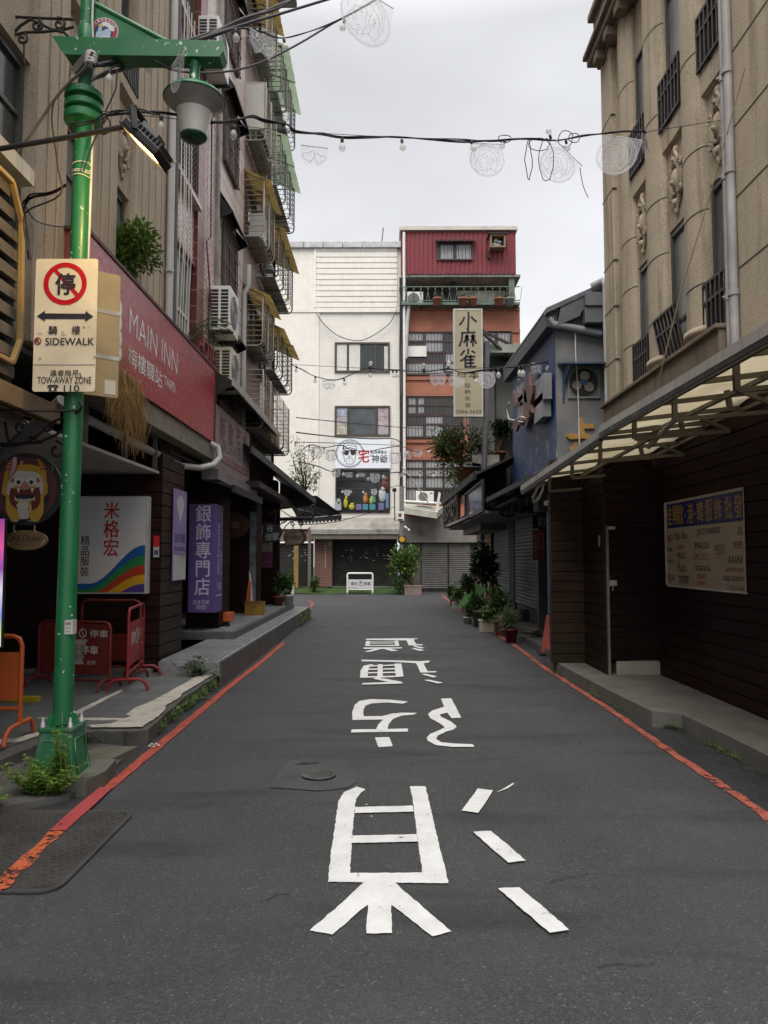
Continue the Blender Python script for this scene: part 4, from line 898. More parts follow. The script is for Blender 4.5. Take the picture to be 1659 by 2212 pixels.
mb = MB(); mb.prism([(-2.6, 14.96 + .02 * k, 4.4 + (.05 if k % 2 else 0)) for k in range(2)] + [(-2.6, 15.4, 4.5), (-2.6, 15.4, 5.2), (-2.6, 14.96, 5.2)], (.02, 0, 0)); tag(mb.build('hanging_towel', WHITEP), 'white towel hanging in the long low cage', 'towel')
# ================================================================ RIGHT: stone building with half columns
XR = 3.45
t = RB = thing('stone_building', 'weathered beige stone building with half round columns and a heavy cornice, at right', 'building', (5.5, 8, 0))
mb = MB(); mb.box(XR + .09, 9, 2.0, 11.30, 3.2, 10.6); mb.build('wall', STONE_R, t)
RW = [(9.50, 10.02), (8.30, 8.90), (7.18, 7.76)]
fr = frR((XR + .085, 0, 0))
def halfcol(mb, yc, ry, rx, z0, z1, n=14):
    P = [(XR + .09, yc - ry)] + [(XR + .02 - rx * math.sin(PI * k / n), yc - ry * math.cos(PI * k / n)) for k in range(n + 1)] + [(XR + .09, yc + ry)]
    vs = [(x, y, z) for z in (z0, z1) for x, y in P]; k = len(P)
    return mb._a(vs, [(i + 1, i, k + i, k + i + 1) for i in range(k - 1)], True)
def halfring(mb, yc, ry, rx, z, h, out):
    n = 16; P = [(XR + .02 - (rx + out) * math.sin(PI * k / n), yc - (ry + out * .5) * math.cos(PI * k / n)) for k in range(n + 1)]
    vs = [(x, y, zz) for zz in (z, z + h) for x, y in P] + [(XR + .16, yc, z), (XR + .16, yc, z + h)]; k = n + 1
    return mb._a(vs, [(i + 1, i, k + i, k + i + 1) for i in range(n)] + [(2 * k, i, i + 1) for i in range(n)] + [(2 * k + 1, k + i + 1, k + i) for i in range(n)], True)
JZ = (4.55, 5.35, 6.05, 7.15, 8.3)
for yc, ry in ((9.20, .30), (8.03, .27)):
    mb = MB(); halfcol(mb, yc, ry, .125, 3.9, 9.45)
    halfring(mb, yc, ry, .125, 4.02, .07, .045); halfring(mb, yc, ry, .125, 9.1, .1, .05); halfring(mb, yc, ry, .125, 9.22, .22, .09)
    o = mb.build('half_column', STONE_R, t)
    for z in JZ: mb = MB(); halfring(mb, yc, ry, .125, z, .014, .0035); mb.build('joint', JOINT, o)
# corner pier (half pillar, groove, flat strip) and the broad near pilaster
mb = MB(); halfcol(mb, 10.3, .27, .10, 3.7, 9.4); o = mb.build('corner_half_pillar', STONE_R, t); 
for z in JZ: mb = MB(); halfring(mb, 10.3, .27, .10, z, .014, .0035); mb.build('joint', JOINT, o)
mb = MB(); mb.box(XR - .06, XR + .09, 10.82, 11.32, 3.5, 9.4); o = mb.build('corner_pier', STONE_R, t, bevel=.02); 
for z in JZ: MB().box(XR - .064, XR, 10.8, 11.325, z, z + .014).build('joint', JOINT, o)
mb = MB(); mb.box(XR + .03, XR + .09, 10.55, 10.84, 3.5, 9.4); mb.build('pier_groove', STONE_R, t)
mb = MB(); mb.box(XR - .02, XR + .09, 6.95, 7.19, 3.8, 9.4); mb.box(XR - .10, XR + .09, 3.0, 6.96, 3.6, 9.4); o = mb.build('broad_pilaster', STONE_R, t, bevel=.015); 
for z in (4.35, 5.05, 5.75, 6.5, 7.3): MB().box(XR - .104, XR, 3.0, 6.90, z, z + .014).build('joint', JOINT, o)
for i, (a, b) in enumerate(RW):
    for z0, z1 in ((3.95, 5.56), (6.88, 8.6)):
        window(t, fr, -b + .015, -a - .015, z0, z1, M('window_alu', (.13, .13, .125), .4, .3) if i == 0 and z0 < 4 else FRAMEK, GLASSG, .045, 0, trans=(z0 + .5, ), mull=())
    mb = MB(); mb.box(XR + .03, XR + .09, a - .02, b + .02, 5.60, 6.62); mb.build('spandrel', STONE_R, t); MB().box(XR + .05, XR + .09, a - .02, b + .02, 8.6, 9.4).build('spandrel', STONE_R, t)
    mb = MB(); mb.prism([(XR + .09, a - .02, 6.58), (XR - .03, a - .02, 6.62), (XR - .03, a - .02, 6.86), (XR + .09, a - .02, 6.86)], (0, b - a + .04, 0)); mb.build('sill', STONE_R, t)
    cartouche('cartouche', frR((XR + .025, (a + b) / 2, 6.13)), STONE_R, t, .98)
# balcony railings, one of them leaning out
def railing(y0, y1, z0, z1, lean=0, tip=0):
    mb = MB(); n = 6
    for k in range(n + 1):
        y = y0 + (y1 - y0) * k / n; mb.bar((XR - .045 - tip * 0, y, z0), (XR - .045 - lean, y + tip, z1), .03, .03)
    for q in (.02, .68, 1.0): mb.bar((XR - .045 - lean * q, y0 - .02 + tip * q, z0 + (z1 - z0) * q), (XR - .045 - lean * q, y1 + .02 + tip * q, z0 + (z1 - z0) * q), .032, .032)
    for y in (y0, y1): mb.bar((XR - .045 - lean * .7, y + tip * .7, z0 + (z1 - z0) * .7), (XR + .15, y, z0 + (z1 - z0) * .7), .025)
    return mb.build('railing', BROWNB, t)
for i, (a, b) in enumerate(RW):
    railing(a + .02, b + .06, 3.9, 4.52, *((.10, .06) if i == 1 else (0, 0))); railing(a + .02, b + .04, 6.9, 7.5)
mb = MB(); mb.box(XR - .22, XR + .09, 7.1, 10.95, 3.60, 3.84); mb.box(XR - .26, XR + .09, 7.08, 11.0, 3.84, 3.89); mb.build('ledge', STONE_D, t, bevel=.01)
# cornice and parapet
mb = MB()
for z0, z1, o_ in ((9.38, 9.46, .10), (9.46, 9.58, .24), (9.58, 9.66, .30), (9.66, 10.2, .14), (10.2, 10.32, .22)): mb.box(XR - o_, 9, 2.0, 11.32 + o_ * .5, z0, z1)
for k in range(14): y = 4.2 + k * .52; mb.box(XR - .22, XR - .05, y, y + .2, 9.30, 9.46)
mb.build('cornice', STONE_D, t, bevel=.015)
# rain pipes
for y, lab in ((6.92, 'pale plastic rain pipe on the near side of the stone columns'), (7.04, 'thinner pale pipe beside the rain pipe on the stone columns')):
    mb = MB(); r = .042 if y < 7 else .022; mb.tube([(XR - .15, y, 3.3), (XR - .13, y, 10)], r, 10)
    for z in (4.1, 5.3, 6.3, 7.4): mb.tube([(XR - .15, y, z), (XR - .15, y, z + .06)], r * 1.25, 10); mb.bar((XR, y, z + .03), (XR - .2, y, z + .03), .02)
    tag(mb.build('rain_pipe', M('lilac_grey_pipe', (.36, .34, .335), .5, dirt=.3)), lab, 'pipe', 'rain pipes on the right stone building')
mb = MB(); mb.tube([(XR - .16, 6.55, 6.1), (XR - .2, 7.3, 5.2), (XR - .3, 7.75, 4.5), (XR - .3, 8.45, 3.7)], .006, 6); tag(mb.build('cable', M('straw_cable', (.45, .38, .25), .6)), 'straw coloured cable slanting down across the stone columns to the awning', 'cable')
# ---- boarded shop front under the building
t = thing('boarded_shop_front', 'dark red brown boarded shop front with a recessed door, on the right pavement', 'shop front', (3.4, 8.5, .15))
PH = .142
mb = MB(); boards(mb, frR((XR, 0, 0)), -9.42, -1.5, .15, 3.35, PH, .011, 0, .03); mb.box(XR + .01, 6, 1.5, 9.5, .15, 3.3); mb.build('side_wall', DWOODR, t)
mb = MB(); boards(mb, frS((0, 9.44, 0)), 2.80, XR, .33, 2.02, PH, .013, 0, .03); o = mb.build('door', M_wood('dark_door_boards', (.010, .0048, .0046), (.018, .009, .0085), 0, .5, .4), t)
mb = MB(); mb.box(2.80, 2.90, 9.39, 9.41, 1.26, 1.33); mb.tube([(2.845, 9.4, 1.2), (2.845, 9.37, 1.25), (2.845, 9.38, 1.3)], .008, 6); mb.build('lock', STEEL, o)
mb = MB(); mb.box(2.79, 2.89, 9.39, 9.41, 1.97, 2.01); mb.build('hinge', STEEL, o)
mb = MB(); boards(mb, frS((0, 9.43, 0)), 2.79, XR, 2.03, 3.2, PH, .011, 0, .03); mb.build('transom_boards', DWOODX, t)
mb = MB(); mb.box(2.88, XR - .005, 9.40, 9.43, .15, .315); mb.build('kick_plate', M('pale_kick_plate', (.30, .28, .24), .6, dirt=.4), t)
mb = MB(); mb.box(2.772, 2.80, 9.375, 9.43, .15, 2.02); mb.build('door_jamb', M('worn_grey_edge', (.16, .15, .13), .6, dirt=.5), t)
mb = MB(); boards(mb, frR((2.785, 0, 0)), -10.45, -9.41, .15, 3.1, PH, .011, 0, .03); mb.build('return_wall', M_wood('brown_boards', (.017, .0105, .008), (.032, .02, .015), 1, .55, .2), t)
mb = MB(); boards(mb, frS((0, 10.45, 0)), 2.31, 2.785, .15, 3.0, PH, .011, 0, .03); boards(mb, frR((2.31, 0, 0)), -10.56, -10.42, .15, 3.0, PH, .011, -.02, .01); mb.box(2.33, 3.4, 10.46, 10.55, .15, 3.0); mb.build('front_pier', M_wood('brown_boards_front', (.022, .014, .010), (.042, .027, .018), 0, .55, .5), t)
mb = MB(); f2 = frR((2.755, 0, 0)); mb.disc2(f2, -9.62, 1.83, .034, .075, .002, .006, 20); o = mb.build('plaque', CREAM, t); mb = MB(); mb.ring2(f2, -9.62, 1.83, .028, .004, .0085, sy=2.2); txt(mb, vt('老門'), f2, -9.62, 1.83, .022, .06, .0085); mb.build('plaque_mark', SIGNK, o)
# ---- poster with shop brands
t = thing('wholesale_poster', 'cream poster of clothing names with a blue header on the dark boarded wall', 'poster', (3.41, 8, 1.28))
fr = frR((3.415, 0, 0)); x0, x1, y0, y1 = -9.05, -7.06, 1.285, 2.285; hd = 1.965
mb = MB(); mb.fbox(fr, x0, x1 - .02, y0, y1, 0, .012); o = mb.build('panel', M('poster_cream', (.36, .31, .235), .6, var=.08, dirt=.25, dirtcol=(.2, .14, .08)), t)
mb = MB(); mb.fbox(fr, x0 + .05, x1 - .02, hd, y1 - .03, .012, .014); mb.build('header', M('poster_blue', (.012, .018, .125), .5, var=.1), t)
mb = MB(); mb.fbox(fr, x0 - .03, x0 + .025, y0, y1, .004, .018); mb.fbox(fr, x0, x1, y0 - .02, y0, .004, .014); mb.build('edge_strip', WHITEG, t)
mb = MB()
W_ = x1 - x0
heads = [('佳', .065, 1), ('昇', .155, 1), ('歐', .235, 1.15), ('港', .375, 1.05), ('韓', .505, 1.05), ('服', .615, 1.1), ('飾', .725, 1.1), ('批', .84, 1.1), ('發', .945, 1.0)]
for ch, u, s_ in heads: txt(mb, ch, fr, x0 + W_ * u, (hd + y1 - .03) / 2, W_ * .08 * s_, .23, .016, .008)
mb.build('header_lettering', M('poster_gold', (.40, .24, .03), .5), t)
mb = MB()
for u in (.302, .44): 
    for k in range(4): a = k * PI / 4; mb.st2(fr, [(x0 + W_ * u - .025 * math.cos(a), 2.1 - .025 * math.sin(a)), (x0 + W_ * u + .025 * math.cos(a), 2.1 + .025 * math.sin(a))], .008, .016)
mb.build('header_star', M('poster_violet', (.2, .14, .3), .5), t)
bodyk = [('JUS D’ORANGE', .60, .88, .31, .10, .02), ('MAILLIL', .52, .68, .2, .085, .022), ('Bio Bio', .24, .86, .19, .10, .0), ('Shot', .055, .635, .1, .08, 0), ('MILIO', .235, .52, .13, .085, 0), ('PSSSY', .73, .60, .12, .12, -.006), ('AXARA', .90, .45, .2, .085, .02), ('bianca', .52, .335, .2, .095, 0), ('Faust', .235, .32, .13, .125, 0), ('Rosé July', .06, .42, .11, .07, -.004), ('rosner', .26, .12, .16, .10, .02), ('cop.copin', .87, .175, .23, .10, .012), ('GHOLL', .955, .86, .10, .10, -.004)]
bodyr = [('LIBREY', .06, .82, .1, .10, -.004), ('KELSH', .065, .135, .12, .09, .02), ('nitis', .24, .675, .12, .07, 0), ('LM LULU', .50, .50, .22, .085, -.004), ('newn', .93, .66, .15, .09, 0), ('Quinze heures trente', .885, .31, .24, .08, 0), ('Cristina Gavi', .885, .055, .25, .06, 0), ('DEBY', .50, .18, .13, .06, .025), ('DEBY', .50, .075, .13, .06, .025)]
for nm, lst, mt in (('black_names', bodyk, SIGNK), ('red_names', bodyr, M('poster_red', (.22, .035, .025), .5))):
    mb = MB()
    for s, u, v, ww, hh, bo in lst:
        ww = min(ww, 2 * (.985 - u)); txt(mb, s, fr, x0 + W_ * u, y0 + (hd - y0) * v, W_ * ww * .92, (hd - y0) * hh * 1.25, .014, bo)
    mb.build(nm, mt, t)
# ---- translucent awnings
def awning(name, label, A, B, C, D, ny, nx, bm, struts):
    """A-B outer edge (near, far), C-D inner edge (near, far)"""
    A, B, C, D = map(Vector, (A, B, C, D)); c_ = (A + B + C + D) / 4
    t = thing(name, label, 'awning', (c_.x, c_.y, min(A.z, B.z)), 'translucent awnings on the right')
    P = lambda u, v: A.lerp(B, u).lerp(C.lerp(D, u), v)
    mb = MB(); n = 20; vs = []
    for i in range(n + 1):
        for j in range(5): vs.append(P(i / n, j / 4) + Vector((0, 0, .014 * math.sin(i * 2.1) + .01 * math.sin(j * 3 + i))))
    mb._a(vs, [(i * 5 + j, i * 5 + j + 1, i * 5 + j + 6, i * 5 + j + 5) for i in range(n) for j in range(4)], True); mb.build('translucent_sheet', AWN, t)
    mb = MB()
    for k in range(ny + 1): mb.bar(P(k / ny, 0) - Vector((0, 0, .04)), P(k / ny, 1) - Vector((0, 0, .04)), .03, .04)
    for k in range(nx + 1): mb.bar(P(0, k / nx) - Vector((0, 0, .07)), P(1, k / nx) - Vector((0, 0, .07)), .035, .035)
    mb.build('frame', bm, t)
    for u in struts:
        mb = MB(); o_ = P(u, .15); w_ = Vector((P(u, 1).x, P(u, 1).y, P(u, 0).z - .10)); mb.bar(o_ - Vector((0, 0, .2)), w_, .032, .036); mb.bar(o_ - Vector((0, 0, .2)), o_, .04, .04)
        m_ = o_.lerp(w_, .5); mb.bar(m_ - Vector((0, 0, .06)), P(u, .55), .04, .04); mb.bar(w_, P(u, .62), .03, .03); mb.build('bracket', bm, t)
    mb = MB(); mb.bar(A + Vector((-.01, 0, .01)), B + Vector((-.01, 0, .01)), .03, .075); mb.bar(A + Vector((.03, 0, .045)), B + Vector((.03, 0, .045)), .07, .02); mb.build('edge_trim', GALVW, t); mb = MB(); mb.bar(A + Vector((-.005, 0, -.05)), B + Vector((-.005, 0, -.05)), .035, .04); mb.build('edge_rail', BLACK, t)
    return t
m, n, b = _mat('aged_polycarbonate'); v = coords(n); AWN = m
c_ = mixc(n, rng(n, noise_(n, v, 2.4, 6, .65), .35, .75, 0, 1), (.52, .455, .32), (.29, .24, .145)); b.inputs['Base Color'].default_value = (0, 0, 0, 1); n.links.new(c_, b.inputs['Base Color']); b.inputs['Roughness'].default_value = .5
tr = nd(n, 'ShaderNodeBsdfTranslucent', {0: c_}); o_ = [x for x in n.nodes if x.type == 'OUTPUT_MATERIAL'][0]; mx_ = nd(n, 'ShaderNodeMixShader', {0: .75, 1: b.outputs[0], 2: tr.outputs[0]}); n.links.new(mx_.outputs[0], o_.inputs[0])
AWB = M('awning_frame', (.17, .15, .11), .6, .2, var=.2, dirt=.5)
awning('awning', 'long near awning of yellowed translucent sheet over the boarded shop front', (2.3, 3.2, 2.96), (2.3, 7.9, 2.975), (3.43, 3.2, 3.12), (3.43, 7.9, 3.10), 6, 2, AWB, (.18, .42, .66, .88))
awning('awning', 'lower far awning of translucent sheet dropping beyond the near one', (2.31, 7.93, 2.93), (2.06, 11.25, 2.66), (3.43, 7.93, 3.04), (3.2, 11.25, 2.80), 5, 2, AWB, (.15, .45, .75))
mb = MB(); mb.tube([(2.75, 7.0, 2.93), (2.95, 8.3, 2.86)], .028, 10); tag(mb.build('light_tube', GREYCAB), 'grey tube lamp fixed under the near awning', 'tube lamp')
mb = MB(); mb.tube([(3.36, 4.9, 3.12), (3.1, 4.95, 3.1), (3.0, 5.2, 3.1), (3.02, 5.7, 3.08)], .045, 10); tag(mb.build('drain_pipe', PIPEG), 'short bent grey pipe under the near awning', 'pipe')
# ================================================================ blue building
t = thing('blue_building', 'house with a peeling blue side wall and grey front wall, behind the stone building', 'building', (4, 14, 0))
mb = MB(); BX = 2.73
mb.prism([(BX, 11.88, 2.9), (BX, 15.9, 2.9), (BX, 15.9, 5.6), (BX, 11.88, 5.42)], (.12, 0, 0)); mb.build('blue_wall', BLUEP, t)
mb = MB(); mb.prism([(BX + .12, 11.86, 2.9), (5.5, 11.86, 2.9), (5.5, 11.86, 6.2), (3.5, 11.86, 5.98), (BX + .12, 11.86, 5.55)], (0, .12, 0)); mb.box(BX + .01, BX + .12, 11.865, 11.98, 2.9, 5.40); mb.build('grey_wall', GREYP, t)
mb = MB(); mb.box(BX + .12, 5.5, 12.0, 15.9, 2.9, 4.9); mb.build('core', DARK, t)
# roof with a deep dark eave
e0 = onX(1195, 648, 2.62); e1 = onX(1080, 785, 2.62)
mb = MB(); P0 = Vector((2.58, 11.75, 5.34)); P1 = Vector((2.58, 16.2, 5.50))
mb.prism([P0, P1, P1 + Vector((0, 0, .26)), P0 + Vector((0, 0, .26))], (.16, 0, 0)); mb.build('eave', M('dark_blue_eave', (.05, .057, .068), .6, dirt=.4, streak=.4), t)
mb = MB(); mb.prism([(2.57, 11.72, 5.61), (3.5, 11.72, 6.03), (3.5, 16.2, 6.1), (2.57, 16.2, 5.77)], (0, 0, .03)); mb.prism([(3.5, 11.72, 6.03), (5.5, 11.72, 6.3), (5.5, 16.2, 6.3), (3.5, 16.2, 6.1)], (0, 0, .03)); mb.build('roof_sheet', M('old_grey_roof', (.16, .165, .17), .5, .3, dirt=.5), t)
mb = MB(); mb.prism([(2.74, 11.7, 5.34), (3.1, 11.7, 5.50), (3.3, 11.7, 5.90), (2.8, 11.7, 5.66)], (0, .15, 0)); mb.prism([(2.56, 11.68, 5.54), (3.32, 11.68, 5.90), (3.32, 11.68, 5.96), (2.56, 11.68, 5.61)], (0, .2, 0)); mb.build('gable_flashing', M('lead_grey_flashing', (.13, .14, .155), .5, .3, dirt=.4), t)
mb = MB()
for k, (a, b_) in enumerate(((5.36, 5.62), (5.62, 5.84))): mb.box(3.16, 3.62, 11.60 - .04 * k, 11.86, a, b_)
mb.build('box_gutter', M('grey_box_gutter', (.15, .16, .175), .5, .3, dirt=.3), t, bevel=.01)
mb = MB(); mb.tube([(2.64, 11.78, 5.48), (2.68, 11.76, 5.38), (3.2, 11.76, 5.28), (3.46, 11.76, 5.22)], .06, 12); tag(mb.build('gutter_pipe', M('blue_grey_pipe', (.22, .24, .26), .5)), 'blue grey gutter pipe across the top of the grey wall', 'pipe')
mb = MB(); mb.tube([(3.52, 11.62, 3.2), (3.49, 11.55, 5.95), (3.45, 11.6, 6.03), (3.3, 11.7, 5.98)], .065, 12); tag(mb.build('downpipe', M('dirty_white_pipe', (.44, .45, .46), .5, dirt=.2)), 'fat whitish downpipe in the corner between grey wall and stone building', 'pipe')
mb = MB(); mb.tube([(3.05, 11.80, 5.25), (3.05, 11.80, 4.9), (3.08, 11.80, 4.2), (3.09, 11.80, 3.3)], .012, 6); tag(mb.build('cable', WHITECAB), 'white cable hanging down the grey wall in front of the fan', 'cable')
# fan
t = thing('wall_fan', 'extractor fan with three pale blades under a blue hood on the grey wall', 'fan', (3.0, 11.8, 4.2))
c = onY(1262, 825, 11.8); fr = frS((c.x, 11.855, c.z))
mb = MB(); mb.frame2(fr, -.26, .26, -.26, .26, .035, 0, .03); mb.fbox(fr, -.24, .24, -.24, .24, 0, .006); mb.build('mount', M('fan_mount', (.2, .21, .22), .5), t)
mb = MB(); mb.disc2(fr, 0, 0, .215, d=.008, th=.002); mb.ring2(fr, 0, 0, .215, .025, .010, th=.02); mb.build('shroud', BLACK, t)
mb = MB()
for k in range(3):
    a = PI / 2 + k * 2 * PI / 3 - .15; mb.disc2(fr, .115 * math.cos(a), .115 * math.sin(a), .078, .078, .018 + .001 * k, .003, 18)
mb.build('blade', M('fan_blade', (.42, .4, .36), .5, dirt=.3), t)
mb = MB(); mb.disc2(fr, 0, 0, .05, d=.024, th=.02); mb.build('hub', BLUELT, t)
mb = MB()
for k in range(9): x = -.2 + .05 * k; mb.fbox(fr, x - .002, x + .002, -.2, .2, .05, .053); mb.fbox(fr, -.2, .2, x - .002, x + .002, .053, .056)
mb.build('guard', STEELD, t)
mb = MB(); mb.prism([fr.P(-.42, .30, 0), fr.P(-.28, .22, .35), fr.P(.40, .22, .35), fr.P(.42, .30, 0)], (0, 0, .025))
for s in (-.34, .36): mb.prism([fr.P(s, .27, 0), fr.P(s + (.06 if s < 0 else 0), .22, .32), fr.P(s + .02, -.02, .03), fr.P(s, -.34, 0)], (.03, 0, 0))
mb.build('hood', M('hood_blue', (.03, .065, .12), .55, dirt=.4), t)
# gold wooden character pieces on the grey wall
for pts, lab in (([(1252, 903), (1257, 899), (1261, 915), (1283, 915), (1284, 925), (1262, 926), (1263, 936), (1285, 942), (1295, 940), (1294, 950), (1280, 952), (1262, 947), (1232, 949), (1224, 943), (1226, 936), (1250, 937)], 'gold wooden character piece like a coat hanger on the grey wall'),
                 ([(1229, 968), (1240, 960), (1243, 954), (1248, 958), (1250, 965), (1262, 970), (1255, 980), (1235, 981)], 'small gold wooden stroke lowest on the grey wall')):
    mb = MB(); mb.prism([onY(x, y, 11.82) for x, y in pts], (0, .05, 0)); tag(mb.build('wooden_character', GOLD, bevel=.008), lab, 'wall letter', 'gold wooden characters on the grey wall')
# big maroon 3D character with grey planks on the blue wall
t = thing('carved_shop_character', 'large broken maroon relief character with grey backing planks on the blue wall', 'wall letter', (2.6, 13.6, 4))
fr = frR((2.70, 0, 0))
def q(x, y): p = onX(x, y, 2.6); return (-p.y, p.z)
GB = M('grey_backing', (.20, .205, .215), .5, .2, dirt=.3); MAR = M('maroon_relief', (.13, .05, .05), .6, dirt=.4)
for x0, y0, x1, y1 in ((1158, 830, 1180, 862), (1158, 866, 1178, 900), (1122, 862, 1140, 902), (1118, 845, 1134, 862), (1138, 818, 1150, 840)):
    a = q(x0, y0); b_ = q(x1, y1); mb = MB(); mb.fbox(fr, min(a[0], b_[0]), max(a[0], b_[0]), min(a[1], b_[1]), max(a[1], b_[1]), 0, .14); mb.build('backing_plank', GB, t, bevel=.008)
for pts in ([(1146, 812), (1152, 808), (1156, 835), (1154, 900), (1147, 925), (1140, 905), (1143, 850)], [(1117, 842), (1122, 850), (1124, 870), (1134, 868), (1132, 876), (1121, 878), (1117, 865)], [(1112, 930), (1120, 910), (1128, 905), (1130, 918), (1124, 932), (1116, 925)], [(1136, 838), (1146, 842), (1150, 870), (1143, 868)], [(1156, 835), (1162, 832), (1161, 850), (1156, 872), (1160, 892), (1154, 885)]):
    mb = MB(); mb.p2(fr, [q(x, y) for x, y in pts], .14, .05); mb.build('relief_stroke', MAR, t, bevel=.006)
mb = MB(); mb.tube([fr.P(*q(x, y), .22) for x, y in ((1112, 870), (1106, 880), (1112, 905), (1125, 908), (1140, 900), (1150, 903), (1145, 912), (1132, 910))], .014, 6); mb.tube([fr.P(*q(x, y), .22) for x, y in ((1134, 820), (1130, 835), (1136, 850), (1128, 860))], .012, 6); mb.build('cable', WHITECAB, t)
# ---- ground floor of the blue house: awning, shutters, posts
t = thing('dark_awning', 'sagging black awning with hanging cables below the blue wall', 'awning', (2.4, 13.5, 2.6))
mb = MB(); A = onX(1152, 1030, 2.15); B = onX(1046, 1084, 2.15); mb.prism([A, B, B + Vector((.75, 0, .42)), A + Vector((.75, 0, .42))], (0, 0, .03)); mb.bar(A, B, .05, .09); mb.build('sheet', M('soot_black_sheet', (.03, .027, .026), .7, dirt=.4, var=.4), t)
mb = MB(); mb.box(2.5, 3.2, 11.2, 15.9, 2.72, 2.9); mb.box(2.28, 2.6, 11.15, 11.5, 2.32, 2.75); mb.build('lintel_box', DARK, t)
mb = MB()
for k in range(6): y = 11.9 + k * .75; mb.tube([(2.45, y, 2.75), (2.42, y + .1, 2.45 + .1 * (k % 2)), (2.6, y + .3, 2.5)], .03, 8)
mb.build('rolled_cloth', DARK, t)
mb = MB(); mb.tube([onY(x, y, 11.0) for x, y in ((1176, 1015), (1174, 1040), (1160, 1055), (1150, 1075), (1152, 1085), (1163, 1078), (1172, 1058), (1174, 1040))], .018, 8); tag(mb.build('cable_loop', WHITECAB), 'thick white cable loop hanging beside the boarded pier', 'cable')
mb = MB(); mb.tube([(2.35, 10.95, 2.42), (2.75, 11.2, 2.47)], .04, 10); tag(mb.build('pipe_stub', WHITEP), 'short white pipe stub behind the boarded pier', 'pipe')
t = thing('shop_ground_floor', 'dark shuttered ground floor of the blue house behind the potted plants', 'shop front', (4, 17, 0))
mb = MB(); slats(mb, frR((3.32, 0, 0)), -19.2, -16.3, .46, 2.55, .085, .02); mb.build('roller_shutter', SHUT, t)
mb = MB(); slats(mb, frR((3.30, 0, 0)), -22.8, -20.0, .3, 2.6, .085, .02); mb.build('roller_shutter', SHUT, t)
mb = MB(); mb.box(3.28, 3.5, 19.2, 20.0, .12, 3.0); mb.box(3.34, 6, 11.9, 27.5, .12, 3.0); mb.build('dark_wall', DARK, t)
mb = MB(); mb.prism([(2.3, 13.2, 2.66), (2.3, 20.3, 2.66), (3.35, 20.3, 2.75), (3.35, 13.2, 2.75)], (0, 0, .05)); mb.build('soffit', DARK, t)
mb = MB(); mb.box(3.14, 3.34, 15.45, 15.6, .12, 2.7); mb.build('dark_post', M('black_streaked_post', (.05, .047, .048), .6, dirt=.4, streak=.5), t)
mb = MB(); mb.box(2.93, 3.12, 13.35, 13.6, .05, 2.75); mb.build('blue_post', BLUELT, t, bevel=.01)
t = thing('red_poster', 'faded red poster with white characters on the black post', 'poster', (3.2, 15.4, 1.5)); fr = frS((0, 15.44, 0))
a = onY(1151, 1210, 15.44); b_ = onY(1175, 1146, 15.44); mb = MB(); mb.fbox(fr, a.x, b_.x, a.z, b_.z, 0, .006); mb.build('sheet', M('faded_red', (.19, .035, .05), .6, dirt=.3), t); mb = MB(); w_ = b_.x - a.x; h_ = b_.z - a.z
txt(mb, vt('特賣'), fr, a.x + w_ * .25, a.z + h_ * .6, w_ * .3, h_ * .62, .008, .02); mb.frame2(fr, a.x + w_ * .5, a.x + w_ * .95, a.z + h_ * .4, a.z + h_ * .92, w_ * .05, .006, .008); mb.fbox(fr, a.x + w_ * .2, a.x + w_ * .4, a.z + h_ * .12, a.z + h_ * .2, .006, .008); mb.build('lettering', M('faded_pink', (.35, .2, .2), .6), t)
t = thing('black_sign', 'black sign strip with small white characters above the red poster', 'sign', (3.2, 15.4, 2.3)); mb = MB(); a = onY(1150, 1142, 15.45); b_ = onY(1177, 1112, 15.45); fr = frS((0, 15.45, 0)); mb.fbox(fr, a.x, b_.x, a.z, b_.z, 0, .01); mb.build('board', BLACK, t); mb = MB(); txt(mb, vt('服飾'), fr, a.x + .16, (a.z + b_.z) / 2, .08, .2, .012, 0); txt(mb, vt('批發'), fr, a.x + .25, (a.z + b_.z) / 2, .06, .2, .012, 0); mb.build('lettering', WHITEG, t)
# ---- far right corner shop with the relief sign
t = thing('corner_shop', 'dark corner shop with a plant covered roof edge, beyond the blue house', 'building', (3.2, 22, 0))
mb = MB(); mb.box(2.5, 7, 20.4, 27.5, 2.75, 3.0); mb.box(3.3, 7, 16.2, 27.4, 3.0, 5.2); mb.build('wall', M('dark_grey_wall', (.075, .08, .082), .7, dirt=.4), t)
mb = MB(); mb.prism([(1.95, 15.9, 3.42), (1.95, 20.2, 3.42), (1.92, 25.4, 3.50), (3.2, 25.4, 4.0), (3.2, 15.9, 4.0)], (0, 0, .06)); mb.bar((1.93, 16.2, 3.42), (1.9, 25.4, 3.5), .08, .16); mb.build('roof_edge', M('mossy_black_roof', (.03, .032, .028), .8, dirt=.5, dirtcol=(.03, .045, .015)), t)
mb = MB(); f2 = frR((2.1, 0, 0)); mb.frame2(f2, -19.6, -15.95, 2.62, 3.32, .05, 0, .05); mb.fbox(f2, -18.9, -16, 2.66, 3.3, .0, .02); mb.build('display_window', BLACK, t); mb = MB(); mb.fbox(f2, -19.5, -16.05, 2.7, 3.25, .02, .026); mb.build('display_glass', M_glass('display_glass', (.16, .125, .17), .08), t)
mb = MB(); mb.box(2.12, 3.3, 15.96, 25.3, 2.58, 2.64); mb.box(2.6, 3.3, 20.6, 25.3, 2.4, 2.6); mb.build('soffit', M('grey_soffit', (.16, .155, .15), .7, dirt=.3), t)
mb = MB(); slats(mb, frR((3.28, 0, 0)), -27.0, -23.3, .25, 2.45, .085, .02); mb.build('roller_shutter', SHUTO, t)
mb = MB(); mb.tube([(2.95, 23.1, .1), (2.95, 23.1, 2.6)], .05, 8); mb.build('post', GREYCAB, t)
